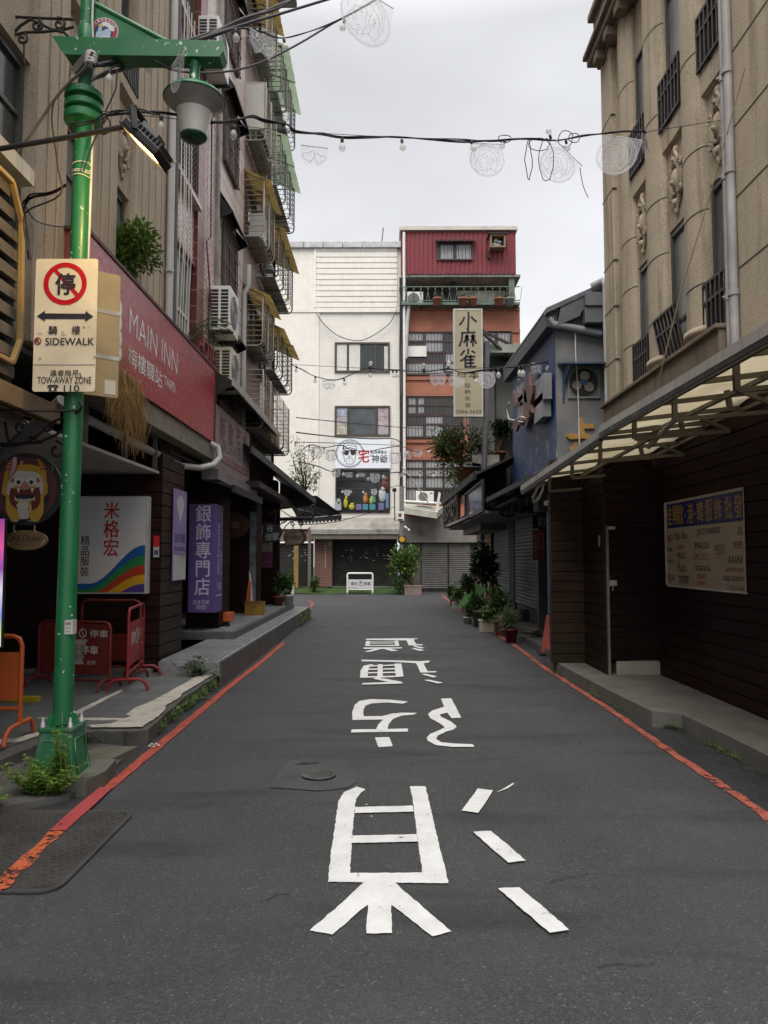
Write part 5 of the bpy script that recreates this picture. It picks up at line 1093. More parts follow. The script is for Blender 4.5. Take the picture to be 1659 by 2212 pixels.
t = thing('relief_sign', 'long brown sign of rough slats with raised dark letters on the corner shop', 'sign', (1.98, 22.6, 2.6)); fr = frR((2.0, 0, 0))
mb = MB(); mb.fbox(fr, -25.2, -20.1, 2.62, 3.42, 0, .05)
for k in range(38):
    y = -25.15 + k * .133; mb.fbox(fr, y, y + .10, 2.6 + R(0, .05), 3.38 + R(0, .06), .05, .07 + R(0, .03))
mb.build('slat_panel', M_wood('rough_sign_slats', (.10, .07, .055), (.20, .15, .125), 2, .7), t)
mb = MB(); txt(mb, 'BISTRO', fr, -22.6, 3.03, 4.3, .5, .09, .03, .05); mb.build('raised_letters', BLACK, t)
# roof terrace glasshouse behind the plants and its green gutter
t = thing('terrace_room', 'glazed terrace room with a pale green gutter behind the hanging sign', 'building', (3.5, 24.5, 3))
mb = MB(); mb.box(2.9, 6.5, 19.8, 26, 3.0, 6.95); mb.build('frame_wall', M('dark_olive_frame', (.06, .065, .055), .6), t)
f2 = frR((2.89, 0, 0)); f3 = frS((0, 19.79, 0))
for k in range(4):
    x = 2.95 + k * .62; mb = MB(); mb.fbox(f3, x, x + .54, 4.1, 6.5, 0, .02); mb.build('glass_pane', GLASSG if k != 1 else M_glass('bright_pane', (.4, .42, .43), .2), t)
mb = MB(); mb.prism([(2.3, 18.9, 6.92), (2.3, 26, 6.92), (2.45, 26, 7.15), (2.45, 18.9, 7.15)], (.12, 0, 0)); mb.box(2.3, 6.5, 18.85, 19.1, 6.92, 7.14); mb.box(2.45, 6.6, 19, 26, 7.15, 7.2); mb.build('green_gutter', M('pale_green_gutter', (.27, .31, .25), .6, dirt=.4, streak=.3), t)
mb = MB(); mb.box(2.2, 2.9, 19.0, 20.1, 3.98, 4.28); tag(mb.build('planter_ledge', CONC), 'concrete ledge carrying the potted shrub behind the grey pole', 'ledge')
# ================================================================ END OF THE LANE
YE = 36.0
def E_(x, y, Y=YE): p = onY(x, y, Y); return p.x, p.z
def rectE(x0, y0, x1, y1, Y=YE):
    a = E_(x0, y1, Y); b = E_(x1, y0, Y); return a[0], b[0], a[1], b[1]
fe = frS((0, YE, 0))
t = thing('white_building', 'white painted building with a toy shop sign closing the lane', 'building', (-2, 38, 0))
a = rectE(560, 536, 866, 1150); xw0, xw1 = -8.0, a[1]
m1 = rectE(683, 536, 858, 665)
mb = MB(); mb.box(xw0, xw1, YE, 42, m1[2] - .02, 17.0); mb.box(xw0, -3.35, YE - .06, YE, 3.0, 17.0); mb.build('render_wall', WHITEW, t)
mb = MB(); mb.box(xw0, xw1, YE, 42, 2.9, m1[2] - .02); mb.build('brick_wall', WHITEB, t)
mb = MB(); fa = m1; y = fa[2]
while y < fa[3] - .1:
    h = .285; mb._a([(fa[0], YE - .09, y), (fa[1], YE - .09, y), (fa[1], YE - .09, y + h * .72), (fa[0], YE - .09, y + h * .72), (fa[1], YE - .045, y + h * .82), (fa[0], YE - .045, y + h * .82), (fa[1], YE - .045, y + h * .93), (fa[0], YE - .045, y + h * .93), (fa[1], YE - .09, y + h), (fa[0], YE - .09, y + h)], [(0, 1, 2, 3), (3, 2, 4, 5), (5, 4, 6, 7), (7, 6, 8, 9)]); y += h
mb.box(fa[0], fa[1], YE - .04, YE - .01, fa[2], fa[3]); mb.box(fa[0] - .12, fa[0], YE - .12, YE - .02, fa[2] - .03, fa[3]); mb.build('cladding', M('cream_cladding', (.74, .705, .65), .55, var=.04, dirt=.1, dirtcol=(.4, .33, .22), streak=.25), t)
mb = MB(); mb.box(xw0, xw1, YE - .10, YE - .02, m1[2] - .25, m1[2] - .03); mb.build('ledge', WHITEW, t)
mb = MB()
for k in range(9): x = xw0 + k * (xw1 - xw0) / 9; mb.box(x + .02, x + (xw1 - xw0) / 9, YE - .22, 42, 17.0, 17.32)
mb.build('roof_cap', M('grey_roof_cap', (.42, .42, .43), .5, .3, dirt=.2), t, bevel=.02)
def win(r, fm, mull, pane, extra=None, fw=.09):
    x0, x1, z0, z1 = rectE(*r); mb = MB(); mb.frame2(fe, x0, x1, z0, z1, fw, .01, .07)
    for u in mull: x = x0 + (x1 - x0) * u; mb.fbox(fe, x - .04, x + .04, z0 + fw, z1 - fw, .01, .06)
    o = mb.build('window', fm, t); mb = MB(); mb.fbox(fe, x0 + .04, x1 - .04, z0 + .04, z1 - .04, .005, .02); mb.build('pane', pane, o); return o, x0, x1, z0, z1
CURT = M('pale_curtain', (.62, .61, .57), .8, var=.08)
def curtain(o, x0, x1, z0, z1, d=.024):
    mb = MB(); n = 40; vs = []
    for k in range(n + 1):
        x = x0 + (x1 - x0) * k / n; e = d + .008 + .008 * math.sin(k * 1.7); vs += [fe.P(x, z0, e), fe.P(x + R(-.01, .01), z1, e)]
    mb._a(vs, [(2 * k, 2 * k + 2, 2 * k + 3, 2 * k + 1) for k in range(n)], True); mb.build('curtain', CURT, o)
win((752, 622, 806, 661), WHITEG, (.5,), M_glass('warm_dark_glass', (.075, .07, .06), .3), fw=.05)
o, x0, x1, z0, z1 = win((723, 740, 842, 805), FRAMEB, (.24, .74), M_glass('dark_room_glass', (.025, .03, .032), .25))
W_ = x1 - x0; curtain(o, x0 + .1, x0 + W_ * .22, z0 + .1, z1 - .1); curtain(o, x0 + W_ * .26, x0 + W_ * .46, z0 + .1, z1 - .1); curtain(o, x0 + W_ * .9, x0 + W_ * .97, z0 + .1, z1 - .2)
o, x0, x1, z0, z1 = win((723, 877, 843, 943), FRAMEB, (.25, .75), M_glass('grey_room_glass', (.06, .065, .07), .3)); W_ = x1 - x0
for u0, u1, cs in ((.03, .22, ((.20, .30, .5), (.45, .36, .33), (.52, .48, .3))), (.78, .97, ((.5, .33, .40), (.55, .35, .38), (.42, .33, .45)))):
    for k, c in enumerate(cs):
        h = (z1 - z0 - .16) / 3; mb = MB(); mb.fbox(fe, x0 + W_ * u0, x0 + W_ * u1, z1 - .08 - h * (k + 1), z1 - .08 - h * k - .02, .022, .03); q_ = mb.build('window_poster', M('poster_tint', [q * .55 + .12 for q in c], .5, var=.35, vs=3), o)
        mb = MB()
        for j in range(6): cx = x0 + W_ * R(u0 + .04, u1 - .04); cz = z1 - .08 - h * (k + R(.2, .8)); mb.disc2(fe, cx, cz, R(.03, .09), R(.03, .09), .032 + .001 * j, n=10)
        mb.build('print_patch', M('print_tint', (R(.35, .5), R(.28, .42), R(.3, .42)), .5), q_)
# shop window with toys
o, x0, x1, z0, z1 = win((724.6, 1014.6, 842.4, 1107.7), BLACK, (.24, .76), M_glass('shop_glass', (.012, .014, .015), .15)); W_ = x1 - x0; H_ = z1 - z0
mb = MB(); mb.fbox(fe, x0, x1, z0 + H_ * .74, z0 + H_ * .77, .02, .06); mb.build('transom', BLACK, o)
TOY = [(.05, .12, .05, .2, (.5, .55, .55), 0), (.19, .08, .10, .24, (.62, .55, .05), 1), (.30, .11, .06, .14, (.62, .58, .06), 1), (.43, .10, .06, .13, (.24, .20, .48), 0), (.55, .10, .06, .13, (.10, .34, .40), 0), (.68, .11, .06, .13, (.08, .36, .42), 0), (.55, .09, .20, .22, (.62, .25, .07), 1), (.66, .08, .19, .17, (.52, .58, .12), 1), (.70, .1, .2, .14, (.12, .35, .25), 1), (.86, .14, .24, .32, (.62, .64, .66), 1), (.84, .1, .06, .16, (.22, .22, .45), 0), (.95, .05, .1, .34, (.18, .34, .55), 0), (.06, .07, .2, .12, (.5, .52, .5), 0), (.91, .16, .5, .28, (.16, .04, .04), 1)]
for u, w_, v, h_, c, rd in TOY:
    mb = MB(); cx = x0 + W_ * u; cz = z0 + H_ * (v + h_ / 2)
    if rd: ellip(mb, (cx, YE - .09, cz), W_ * w_ / 2, .07, H_ * h_ / 2, 12, 8); ellip(mb, (cx + W_ * w_ * .1, YE - .1, cz + H_ * h_ * .45), W_ * w_ * .3, .06, H_ * h_ * .25, 10, 6)
    else: mb.box(cx - W_ * w_ / 2, cx + W_ * w_ / 2, YE - .14, YE - .022, cz - H_ * h_ / 2, cz + H_ * h_ / 2)
    mb.build('toy_display', M('dimmed_toy_colour', [q * .6 for q in c], .5, var=.2, vs=8), o, bevel=.02 if not rd else 0)  # dimness behind the shop glass multiplied into the toy colours
# shop sign
t2 = thing('toy_shop_sign', 'white toy shop banner with a bearded face in sunglasses and big characters', 'sign', (-.9, 35.9, 4.5))
x0, x1, z0, z1 = rectE(724, 948, 844, 1012); f2 = frS((0, YE - .10, 0)); W_ = x1 - x0; H_ = z1 - z0
mb = MB(); mb.fbox(f2, x0, x1, z0, z1, -.05, 0); mb.build('board', M('banner_white', (.72, .75, .80), .45, var=.02), t2)
cx, cz, r = x0 + W_ * .262, z0 + H_ * .5, H_ * .46
mb = MB(); mb.ring2(f2, cx, cz, r, .03, .004); mb.ring2(f2, cx, cz, r * .92, .014, .004)
mb.st2(f2, [(cx - r * .46, cz + r * .2), (cx - r * .44, cz - r * .1), (cx - r * .38, cz - r * .5), (cx - r * .2, cz - r * .78), (cx + r * .2, cz - r * .78), (cx + r * .38, cz - r * .5), (cx + r * .44, cz - r * .1), (cx + r * .46, cz + r * .2)], .028, .005)
mb.st2(f2, [(cx - r * .5, cz + r * .3), (cx - r * .45, cz + r * .62), (cx - r * .2, cz + r * .82), (cx + r * .2, cz + r * .82), (cx + r * .45, cz + r * .62), (cx + r * .5, cz + r * .3)], .03, .0052)
mb.st2(f2, [(cx - r * .5, cz + r * .28), (cx, cz + r * .42), (cx + r * .5, cz + r * .28)], .035, .0054); mb.st2(f2, [(cx - r * .42, cz + r * .5), (cx, cz + r * .62), (cx + r * .42, cz + r * .5)], .02, .0054)
for s in (-1, 1):
    mb.p2(f2, [(cx + s * r * .04, cz + r * .16), (cx + s * r * .44, cz + r * .22), (cx + s * r * .4, cz - r * .06), (cx + s * r * .24, cz - r * .16), (cx + s * r * .08, cz - r * .06)], .0062)
    mb.st2(f2, [(cx + s * r * .5, cz + r * .1), (cx + s * r * .57, cz + r * .05), (cx + s * r * .52, cz - r * .1)], .02, .005)
mb.st2(f2, [(cx - r * .45, cz + r * .2), (cx + r * .45, cz + r * .2)], .04, .0066); mb.st2(f2, [(cx - r * .08, cz - r * .1), (cx - r * .1, cz - r * .22), (cx + r * .1, cz - r * .22), (cx + r * .08, cz - r * .1)], .02, .006)
for u in (-.2, .0, .2): mb.st2(f2, [(cx + r * u, cz - r * .34), (cx + r * u * 1.2, cz - r * .45), (cx + r * u * .8, cz - r * .6)], .014, .006)
mb.st2(f2, [(cx - r * .2, cz - r * .36), (cx, cz - r * .32), (cx + r * .2, cz - r * .36)], .02, .006); mb.build('face_emblem', SIGNK, t2)
mb = MB(); txt(mb, '宅', f2, x0 + W_ * .515, z0 + H_ * .42, W_ * .20, H_ * .46, .004, .03); mb.build('red_lettering', SIGNR, t2)
mb = MB(); txt(mb, '神爺', f2, x0 + W_ * .80, z0 + H_ * .315, W_ * .29, H_ * .28, .004, .015); txt(mb, '玩具專賣店', f2, x0 + W_ * .79, z0 + H_ * .54, W_ * .28, H_ * .11, .004, .01); mb.build('lettering', SIGNK, t2)
# ground floor of the white building
mb = MB(); x0, x1, z0, z1 = rectE(676, 1126, 862, 1150); mb.prism([(x0, YE - 1.0, z0 + .05), (x1, YE - 1.0, z0 + .05), (x1, YE, z1 + .12), (x0, YE, z1 + .12)], (0, 0, .05)); mb.box(x0, x1, YE - 1.03, YE - .97, z0 - .12, z0 + .1)
for k in range(5): x = x0 + (x1 - x0) * k / 4; mb.bar((x, YE - 1.04, z0 + .06), (x, YE - .02, z1 + .16), .05, .05)
mb.build('canopy', M('weathered_canopy', (.30, .28, .25), .6, .2, dirt=.5, streak=.5), t)
mb = MB(); mb.box(x0, x1, YE - .98, YE - .05, z0 - .35, z0 - .1); mb.build('canopy_valance', M('dirty_valance', (.13, .115, .1), .7, dirt=.6, ds=6), t)
x0, x1, z0, z1 = rectE(680, 1148, 718.6, 1267); mb = MB(); mb.box(x0, x1, YE - .35, YE + .3, z0, 3.0); mb.build('brick_pier', BRICKD, t)
mb = MB(); f2 = frS((0, YE - .36, 0)); txt(mb, '8', f2, x1 - .12, z0 + 2.05, .12, .2, .002, .0); mb.fbox(f2, x1 - .34, x1 - .31, z0 + .9, z0 + 2.1, .0, .004); mb.build('chalk_mark', M('pale_chalk', (.45, .38, .34), .8), t)
mb = MB(); mb.fbox(f2, x1 - .26, x1 - .02, z0 + 2.35, z0 + 2.6, 0, .01); mb.build('house_number', M('teal_plate', (.10, .16, .16), .5), t)
x0, x1, z0, z1 = rectE(718.6, 1150, 858, 1266); mb = MB(); slats(mb, frS((0, YE - .02, 0)), x0, x1, z0, 2.98, .085, .02); mb.build('roller_shutter', M('black_shutter_marked', (.022, .02, .019), .45, .2, dirt=.3, var=.4), t)
x0, x1, z0, z1 = rectE(610, 1172, 678, 1268); mb = MB(); slats(mb, frS((0, YE - .02, 0)), x0 - 3, x1, z0, z1, .085, .02); mb.build('roller_shutter', SHUTD, t)
x0, x1, z0, z1 = rectE(590, 1144, 678, 1170); mb = MB(); mb.box(x0 - 3, x1, YE - .2, YE + .1, z0, 2.98); mb.build('brick_lintel', BRICKD, t)
mb = MB(); mb.box(xw0, -3.4, YE - .25, YE + .1, 2.96, 3.04); mb.build('lintel_edge', BLACK, t)
mb = MB()
for k in range(46):
    u = R(725, 850) if k < 34 else R(622, 672); v = 1200 + R(-12, 12) + 3 * math.sin(u); p = onY(u, v, YE - .05); mb.box(p.x, p.x + R(.03, .12), YE - .055, YE - .04, p.z, p.z + .02)
mb.build('shutter_scuff', WHITEG, t)
x0, x1, z0, z1 = rectE(638, 1177, 648.5, 1267); t2 = tag(MB().box(x0, x1, YE - .7, YE - .5, z0 - .05, z1 + .15).build('wooden_post', OCHRE, bevel=.015), 'ochre wooden post standing on the turf before the black shutter', 'post')
x0, x1, z0, z1 = rectE(669, 1150, 676, 1266); tag(MB().box(x0, x1, YE - .9, YE - .8, z0, z1 + .2).build('canopy_post', M('grey_brown_post', (.12, .10, .09), .7)), 'thin grey canopy post at the left of the brick pier', 'post')
# ---- red brick building
t = thing('red_brick_building', 'orange brick building with a crimson corrugated top floor, right of the white one', 'building', (3.5, 38, 0))
fb = rectE(868, 600, 1113, 1180); xb0, xb1 = fb[0], rectE(868, 600, 1122, 1180)[1]
c1 = rectE(866, 506, 1111, 598); bz = E_(900, 662)[1]
mb = MB(); mb.box(xb0, xb1, YE + .02, 42, 3.2, bz); mb.build('brick_wall', BRICKO, t)
mb = MB(); mb.box(xb0, c1[1] - .2, YE + 1.3, 42, bz, c1[2]); mb.build('balcony_back_wall', M('dark_green_grey', (.05, .052, .045), .7, dirt=.4), t)
mb = MB(); corr(mb, (c1[0], YE - .35, c1[3]), (c1[1], YE - .35, c1[3]), (0, 0, c1[2] - c1[3]), .22, .03); mb.box(c1[0], c1[1], YE - .3, 42, c1[2] + .02, c1[3]); mb.build('corrugated_storey', REDCOR, t)
mb = MB(); mb.box(c1[0] - .08, c1[1] + .08, YE - .5, 42, c1[3], c1[3] + .22); mb.build('roof_edge', M('pale_roof_edge', (.5, .47, .43), .6, dirt=.4, dirtcol=(.3, .2, .1), ds=3), t, bevel=.02)
mb = MB(); mb.box(c1[0], xb1, YE - .3, YE + 1.3, c1[2] - .12, c1[2]); mb.build('balcony_soffit', M('stained_soffit', (.22, .22, .19), .8, dirt=.6), t)
def winb(r, Y, name, fm, pane, cols, rows, bars=0, cur=()):
    x0, x1, z0, z1 = rectE(*r, Y); f = frS((0, Y, 0)); mb = MB(); mb.frame2(f, x0, x1, z0, z1, .07, 0, .06)
    for k in range(1, cols): x = x0 + (x1 - x0) * k / cols; mb.fbox(f, x - .035, x + .035, z0 + .07, z1 - .07, 0, .05)
    for v in rows: z = z0 + (z1 - z0) * v; mb.fbox(f, x0 + .07, x1 - .07, z - .04, z + .04, 0, .055)
    o = mb.build(name, fm, t); mb = MB(); mb.fbox(f, x0 + .03, x1 - .03, z0 + .03, z1 - .03, -.01, .004); mb.build('pane', pane, o)
    for (u0, u1, v0, v1) in cur:
        mb = MB(); n = 24; vs = []
        for k in range(n + 1): x = x0 + (x1 - x0) * (u0 + (u1 - u0) * k / n); e = .012 + .006 * math.sin(k * 2); vs += [f.P(x, z0 + (z1 - z0) * v0, e), f.P(x, z0 + (z1 - z0) * v1, e)]
        mb._a(vs, [(2 * k, 2 * k + 2, 2 * k + 3, 2 * k + 1) for k in range(n)], True); mb.build('curtain', M('grey_curtain', (.36, .37, .38), .8, var=.1), o)
    if bars:
        mb = MB(); n = int((x1 - x0) / bars)
        for k in range(n + 1): x = x0 + (x1 - x0) * k / n; mb.fbox(f, x - .012, x + .012, z0, z1, .07, .095)
        mb.build('window_bars', M('rust_brown_bars', (.07, .05, .045), .5), o)
    return o
DP = M_glass('brown_glass', (.03, .03, .032), .2); RB_ = M('brown_frame', (.06, .035, .03), .5)
winb((944, 526, 1021, 563), YE - .39, 'window', RB_, DP, 2, (), .17, ((.55, .95, .05, .95), (.1, .45, .05, .9)))
mb = MB(); x0, x1, z0, z1 = rectE(940, 518, 1026, 527, YE - .4); mb.prism([(x0, YE - .38, z1), (x1, YE - .38, z1), (x1, YE - .75, z0), (x0, YE - .75, z0)], (0, 0, .03)); mb.build('window_hood', BLACK, t)
winb((876, 717, 1000, 811), YE, 'window', RB_, DP, 3, (.30, .52, .78), .15, ((.02, .3, .05, .3), (.35, .65, .05, .3), (.02, .3, .8, .98), (.36, .64, .55, .98), (.7, .95, .1, .5)))
winb((876, 856, 1000, 947), YE, 'window', RB_, DP, 3, (.33, .55, .78), .15, ((.02, .3, .05, .32), (.36, .64, .05, .5), (.22, .32, .6, .98), (.05, .18, .6, .98)))
winb((876, 994, 1000, 1085), YE, 'window', RB_, DP, 3, (.33, .6, .8), .15, ((.02, .3, .05, .98), (.36, .64, .3, .98), (.68, .98, .3, .98)))
winb((1040, 716, 1104, 790), YE, 'window', RB_, DP, 2, (.45,), .15, ((.02, .45, .1, .95), (.55, .95, .1, .95)))
mb = MB(); x0, x1, z0, z1 = rectE(877, 752, 895, 764, YE - .1); mb.box(x0 - .02, x1 + .6, YE - .13, YE - .1, z0 - .15, z1 + .1); mb.build('window_board', WHITEP, t)
mb = MB()
for y in (664, 712, 814, 851, 950, 989): x0, x1, z0, z1 = rectE(868, y, 1122, y + 7); mb.box(x0, xb1, YE - .06, YE + .02, z0, z1)
mb.build('soldier_course', M_brick('soldier_brick', (.30, .09, .05), (.24, .07, .04), (.34, .18, .12), .075, .4, 'XZ'), t)
# balcony of the brick building
mb = MB(); x0, x1, z0, z1 = rectE(866, 628, 1118, 662); f = frS((0, YE - .55, 0)); mb.box(x0, x1, YE - .6, YE + .02, bz - .12, bz)
for z in (z0 + .1, z1): mb.bar((x0, YE - .55, z), (x1, YE - .55, z), .04, .04)
for k in range(34): x = x0 + (x1 - x0) * k / 33; mb.bar((x, YE - .55, z0), (x + .12 * (1 if k % 2 else -1), YE - .55, z1), .02, .02)
mb.build('balcony', M('green_balcony_rail', (.10, .14, .11), .6, dirt=.4), t)
winb((989, 629, 1090, 664), YE + .9, 'balcony_window', M('cream_frame', (.5, .46, .36), .6), M_glass('pale_blind', (.3, .31, .3), .4), 4, (), 0)
winb((935, 628, 975, 660), YE + 1.2, 'balcony_window', FRAMEK, DP, 2, (), .16)
mb = MB(); mb.box(E_(975, 600)[0], E_(985, 600)[0], YE + .3, YE + .6, bz, c1[2]); mb.build('balcony_post', DARK, t); mb = MB(); mb.box(E_(1098, 600)[0], E_(1110, 600)[0], YE - .2, YE + .6, bz, c1[2]); mb.build('balcony_post', M('moss_green_post', (.13, .15, .11), .7, dirt=.4), t)
def ac_front(label, x0, x1, z0, z1, y, m=None, lx=.4):
    t = thing('air_conditioner', label, 'air conditioner', ((x0 + x1) / 2, y, z0), 'outdoor air conditioner units'); f = frS((0, y, 0)); mb = MB(); mb.box(x0, x1, y, y + .32, z0, z1); mb.build('cabinet', m or WHITEP, t, bevel=.02); r = (z1 - z0) * .40; cx = x0 + (x1 - x0) * lx; cz = (z0 + z1) / 2
    mb = MB(); mb.disc2(f, cx, cz, r, d=.003); mb.build('fan_recess', SHUT, t); mb = MB()
    for k in range(1, 6): mb.ring2(f, cx, cz, r * k / 5, .014, .006, 26, th=.01)
    mb.build('fan_grille', M('grille_grey', (.33, .33, .31), .5), t); mb = MB(); mb.fbox(f, x1 - (x1 - x0) * .2, x1 - (x1 - x0) * .08, z1 - .14, z1 - .06, .002, .006); mb.build('badge', M('grey_badge', (.2, .13, .1), .5), t)
    mb = MB()
    for x in (x0 + .08, x1 - .12): mb.box(x, x + .06, y, y + .3, z0 - .06, z0)
    mb.build('foot', BLACK, t); return t
x0, x1, z0, z1 = rectE(879, 630, 914, 660, YE - .45); ac_front('white air conditioner on the brick building balcony', x0, x1, z0, z1, YE - .45)
x0, x1, z0, z1 = rectE(898.5, 1061, 937, 1085, YE - .9); ac_front('white air conditioner on the ledge above the grey shutters', x0, x1, z0, z1, YE - .9)
t2 = thing('exhaust_fan', 'square wooden framed exhaust fan box on the crimson top storey', 'fan', (5.5, 35, 17)); x0, x1, z0, z1 = rectE(1059, 506, 1092, 534, YE - .9); f = frS((0, YE - .9, 0))
mb = MB(); mb.frame2(f, x0, x1, z0, z1, .08, -.5, .02); mb.build('frame', M('old_wood_frame', (.20, .13, .08), .7), t2); mb = MB(); mb.fbox(f, x0 + .05, x1 - .05, z0 + .05, z1 - .05, -.5, -.3); mb.build('recess', BLACK, t2); mb = MB(); cx, cz = (x0 + x1) / 2, (z0 + z1) / 2
for k in range(4): a = k * PI / 2 + .4; mb.disc2(f, cx + .13 * math.cos(a), cz + .13 * math.sin(a), .11, .07, -.25 + .002 * k, .01, 12)
mb.build('blade', WHITEG, t2); mb = MB(); mb.box(x0 - .08, x1 + .08, YE - 1.0, YE - .35, z1, z1 + .05); mb.box(x0 - .05, x0 + .02, YE - .6, YE - .35, z0 - .4, z0); mb.build('hood', BLACK, t2)
for i, (x, c_) in enumerate(((945, TERRA), (1000, TERRA), (1021, TERRA), (1078, TERRA), (1101, M('grey_trough', (.2, .2, .2), .7)))):
    p = onY(x, 661, YE - .75); t2 = thing('flower_pot', ['terracotta pot nearest the air conditioner on the brick balcony', 'terracotta pot in the middle of the brick balcony, left of a pair', 'terracotta pot in the middle of the brick balcony, right of a pair', 'terracotta pot near the right end of the brick balcony', 'grey pot at the right end of the brick balcony'][i], 'flower pot', p, 'pots on the brick balcony'); mb = MB(); mb.lathe(p, [(.0, 0), (.15, 0), (.2, .3), (.23, .3), (.23, .38), (.19, .38), (.18, .3), (0, .3)], 14); mb.build('pot', c_, t2); mb = MB()
    for k in range(60): q = p + Vector((R(-.2, .2), R(-.2, .2), .4 + R(0, .5 if i in (2, 4) else .2))); mb.leaf(q, (R(-1, 1), R(-1, 1), R(-.2, 1)), (0, 0, 1), R(.06, .12), .05)
    mb.build('foliage', LEAFB, t2)
mb = MB(); p = onY(868, 560, YE - .5); mb.tube([(xb0 + .12, YE - .42, E_(870, 1100)[1]), (xb0 + .12, YE - .42, E_(870, 510)[1])], .07, 8); tag(mb.build('downpipe', WHITEP), 'white downpipe between the white and the brick building', 'pipe')
mb = MB(); mb.tube([onY(884, 655, YE - .4), onY(880, 690, YE - .4), onY(878, 740, YE - .4), onY(876, 775, YE - .4)], .09, 8); tag(mb.build('hose', PIPEG), 'grey hose hanging on the brick wall below the balcony air conditioner', 'pipe')
for k in range(4):
    x = 864 + k * 1.6; mb = MB(); mb.tube([onY(x + R(-1, 1), y, YE - .3 - .05 * k) for y in (600, 680, 760, 840, 920, 1000, 1080)], .025, 5); tag(mb.build('cable', RUBBER), 'dark cable running down the joint of the white and brick buildings', 'cable', 'dark cables between the white and brick buildings')
mb = MB(); mb.tube([onY(828, 492, 38), onY(825, 522, 38)], .03, 6); tag(mb.build('antenna', STEELD), 'thin rod antenna on the white roof', 'antenna')
# ground floor of the brick building
t = thing('shuttered_ground_floor', 'grey lintel and closed grey shutters under the brick building', 'shop front', (3, 36, 0))
x0, x1, z0, z1 = rectE(872, 1118, 1000, 1172); mb = MB(); mb.box(x0 - .3, 7.5, YE - .3, YE, z0, 3.6); mb.build('lintel_wall', M('taupe_lintel', (.17, .155, .14), .8, dirt=.3), t)
for k, (a, b_) in enumerate(((911, 966), (970, 1015))):
    x0, x1, z0, z1 = rectE(a, 1172, b_, 1272); mb = MB(); slats(mb, frS((0, YE - .1, 0)), x0, x1, z0, z1, .10, .03); mb.build('roller_shutter', M('warm_grey_shutter', (.135, .13, .12), .5, .3, dirt=.3), t)
x0, x1, z0, z1 = rectE(872, 1172, 908, 1272); mb = MB(); mb.box(x0, x1, YE - .12, YE, z0, z1)
for k in range(8): x = x0 + (x1 - x0) * k / 8; mb.box(x, x + .03, YE - .14, YE - .12, z0, z1)
mb.build('side_panel', M('olive_panel', (.085, .08, .06), .7, dirt=.4), t)
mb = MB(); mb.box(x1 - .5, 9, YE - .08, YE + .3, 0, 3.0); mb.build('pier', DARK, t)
x0, x1, z0, z1 = rectE(872, 1088, 960, 1110, YE - 1); t2 = thing('ledge_roof', 'cluttered pale ledge roof with pipes under the lower air conditioner', 'ledge', (1.5, 35, 4)); mb = MB(); mb.prism([(x0, YE - 1.3, z0), (x1 - .4, YE - 1.5, z0 - .25), (x1, YE, z0 + .1), (x0, YE, z0 + .3)], (0, 0, .3)); mb.build('slab', M('pale_ledge', (.42, .40, .35), .8, dirt=.6), t2)
mb = MB(); mb.tube([(x0, YE - 1.2, z1 + .1), (x1 + .4, YE - 1.2, z1 - .05)], .06, 8); mb.tube([(x0 + .3, YE - 1.1, z1 + .1), (x0 + .9, YE - 1.1, z1 - .0)], .05, 8); mb.build('pipe', WHITEP, t2)
mb = MB(); mb.prism([onY(x, y, YE - 1.4) for x, y in ((940, 1105), (948, 1062), (952, 1066), (946, 1108))], (0, .1, 0)); mb.build('broken_plate', WHITEP, t2)
# houses glimpsed behind the brick building
t = thing('red_roof_house', 'small house with a red tiled roof glimpsed behind the brick building', 'house', (7.5, 44, 0)); mb = MB(); mb.box(6.8, 14, 44, 50, 0, 14.0); mb.build('wall', M('far_dark_wall', (.06, .045, .045), .7), t)
mb = MB(); corr(mb, (6.5, 43.6, 14.35), (14, 43.6, 14.35), (0, -.5, -.45), .25, .04); mb.build('roof', M('red_roof_tile', (.30, .07, .06), .6), t)
# ================================================================ LEFT arcade farther along
t = thing('second_signboard', 'faded grey metal signboard with peeling red characters after the crimson one', 'signboard', (-2.75, 13.2, 3.1))
mb = MB(); mb.box(-2.95, -2.76, 11.72, 14.75, 3.02, 4.10); mb.build('box', M('lilac_grey_sheet', (.27, .235, .24), .45, .3, dirt=.3, streak=.35, dirtcol=(.12, .10, .10)), t)
fl = frL((-2.758, 0, 0)); FR = M('faded_red_char', (.19, .075, .08), .6, dirt=.4); FK = M('faded_grey_char', (.13, .11, .12), .6)
mb = MB()
for i, ch in enumerate('鉅歆百貨'): txt(mb, ch, fl, 12.3 + i * .66, 3.78, .40, .42, .003, .02)
mb.build('red_lettering', FR, t)
mb = MB(); txt(mb, 'JIUH SHI', fl, 13.25, 3.46, 2.1, .19, .003, .0); mb.build('lettering', FK, t)
mb = MB(); mb.fbox(fl, 12.1, 14.6, 3.22, 3.34, .001, .003); mb.build('red_band', FR, t)
mb = MB(); txt(mb, '請撥 2121', fl, 13.3, 3.28, 2.2, .09, .005); mb.build('band_lettering', M('faded_pink_char', (.34, .26, .26), .6), t)
mb = MB(); mb.box(-2.95, -2.68, 11.7, 15.2, 2.86, 3.03); tag(mb.build('awning_fascia', M('silver_fascia', (.22, .225, .24), .4, .5, dirt=.4)), 'silver metal fascia of the rolled awning under the grey signboard', 'fascia')
mb = MB(); mb.prism([(-3.0, 11.75, 2.9), (-2.45, 11.75, 2.72), (-2.45, 14.4, 2.72), (-3.0, 14.4, 2.9)], (0, 0, .04)); mb.bar((-2.45, 11.75, 2.72), (-2.45, 14.4, 2.72), .04, .12); tag(mb.build('rolled_awning', DARK), 'dark rolled awning bar under the silver fascia', 'awning')
t = thing('black_awning', 'upper black tin awning with a pale edge under the low window cage', 'awning', (-2.7, 14.2, 4.2))
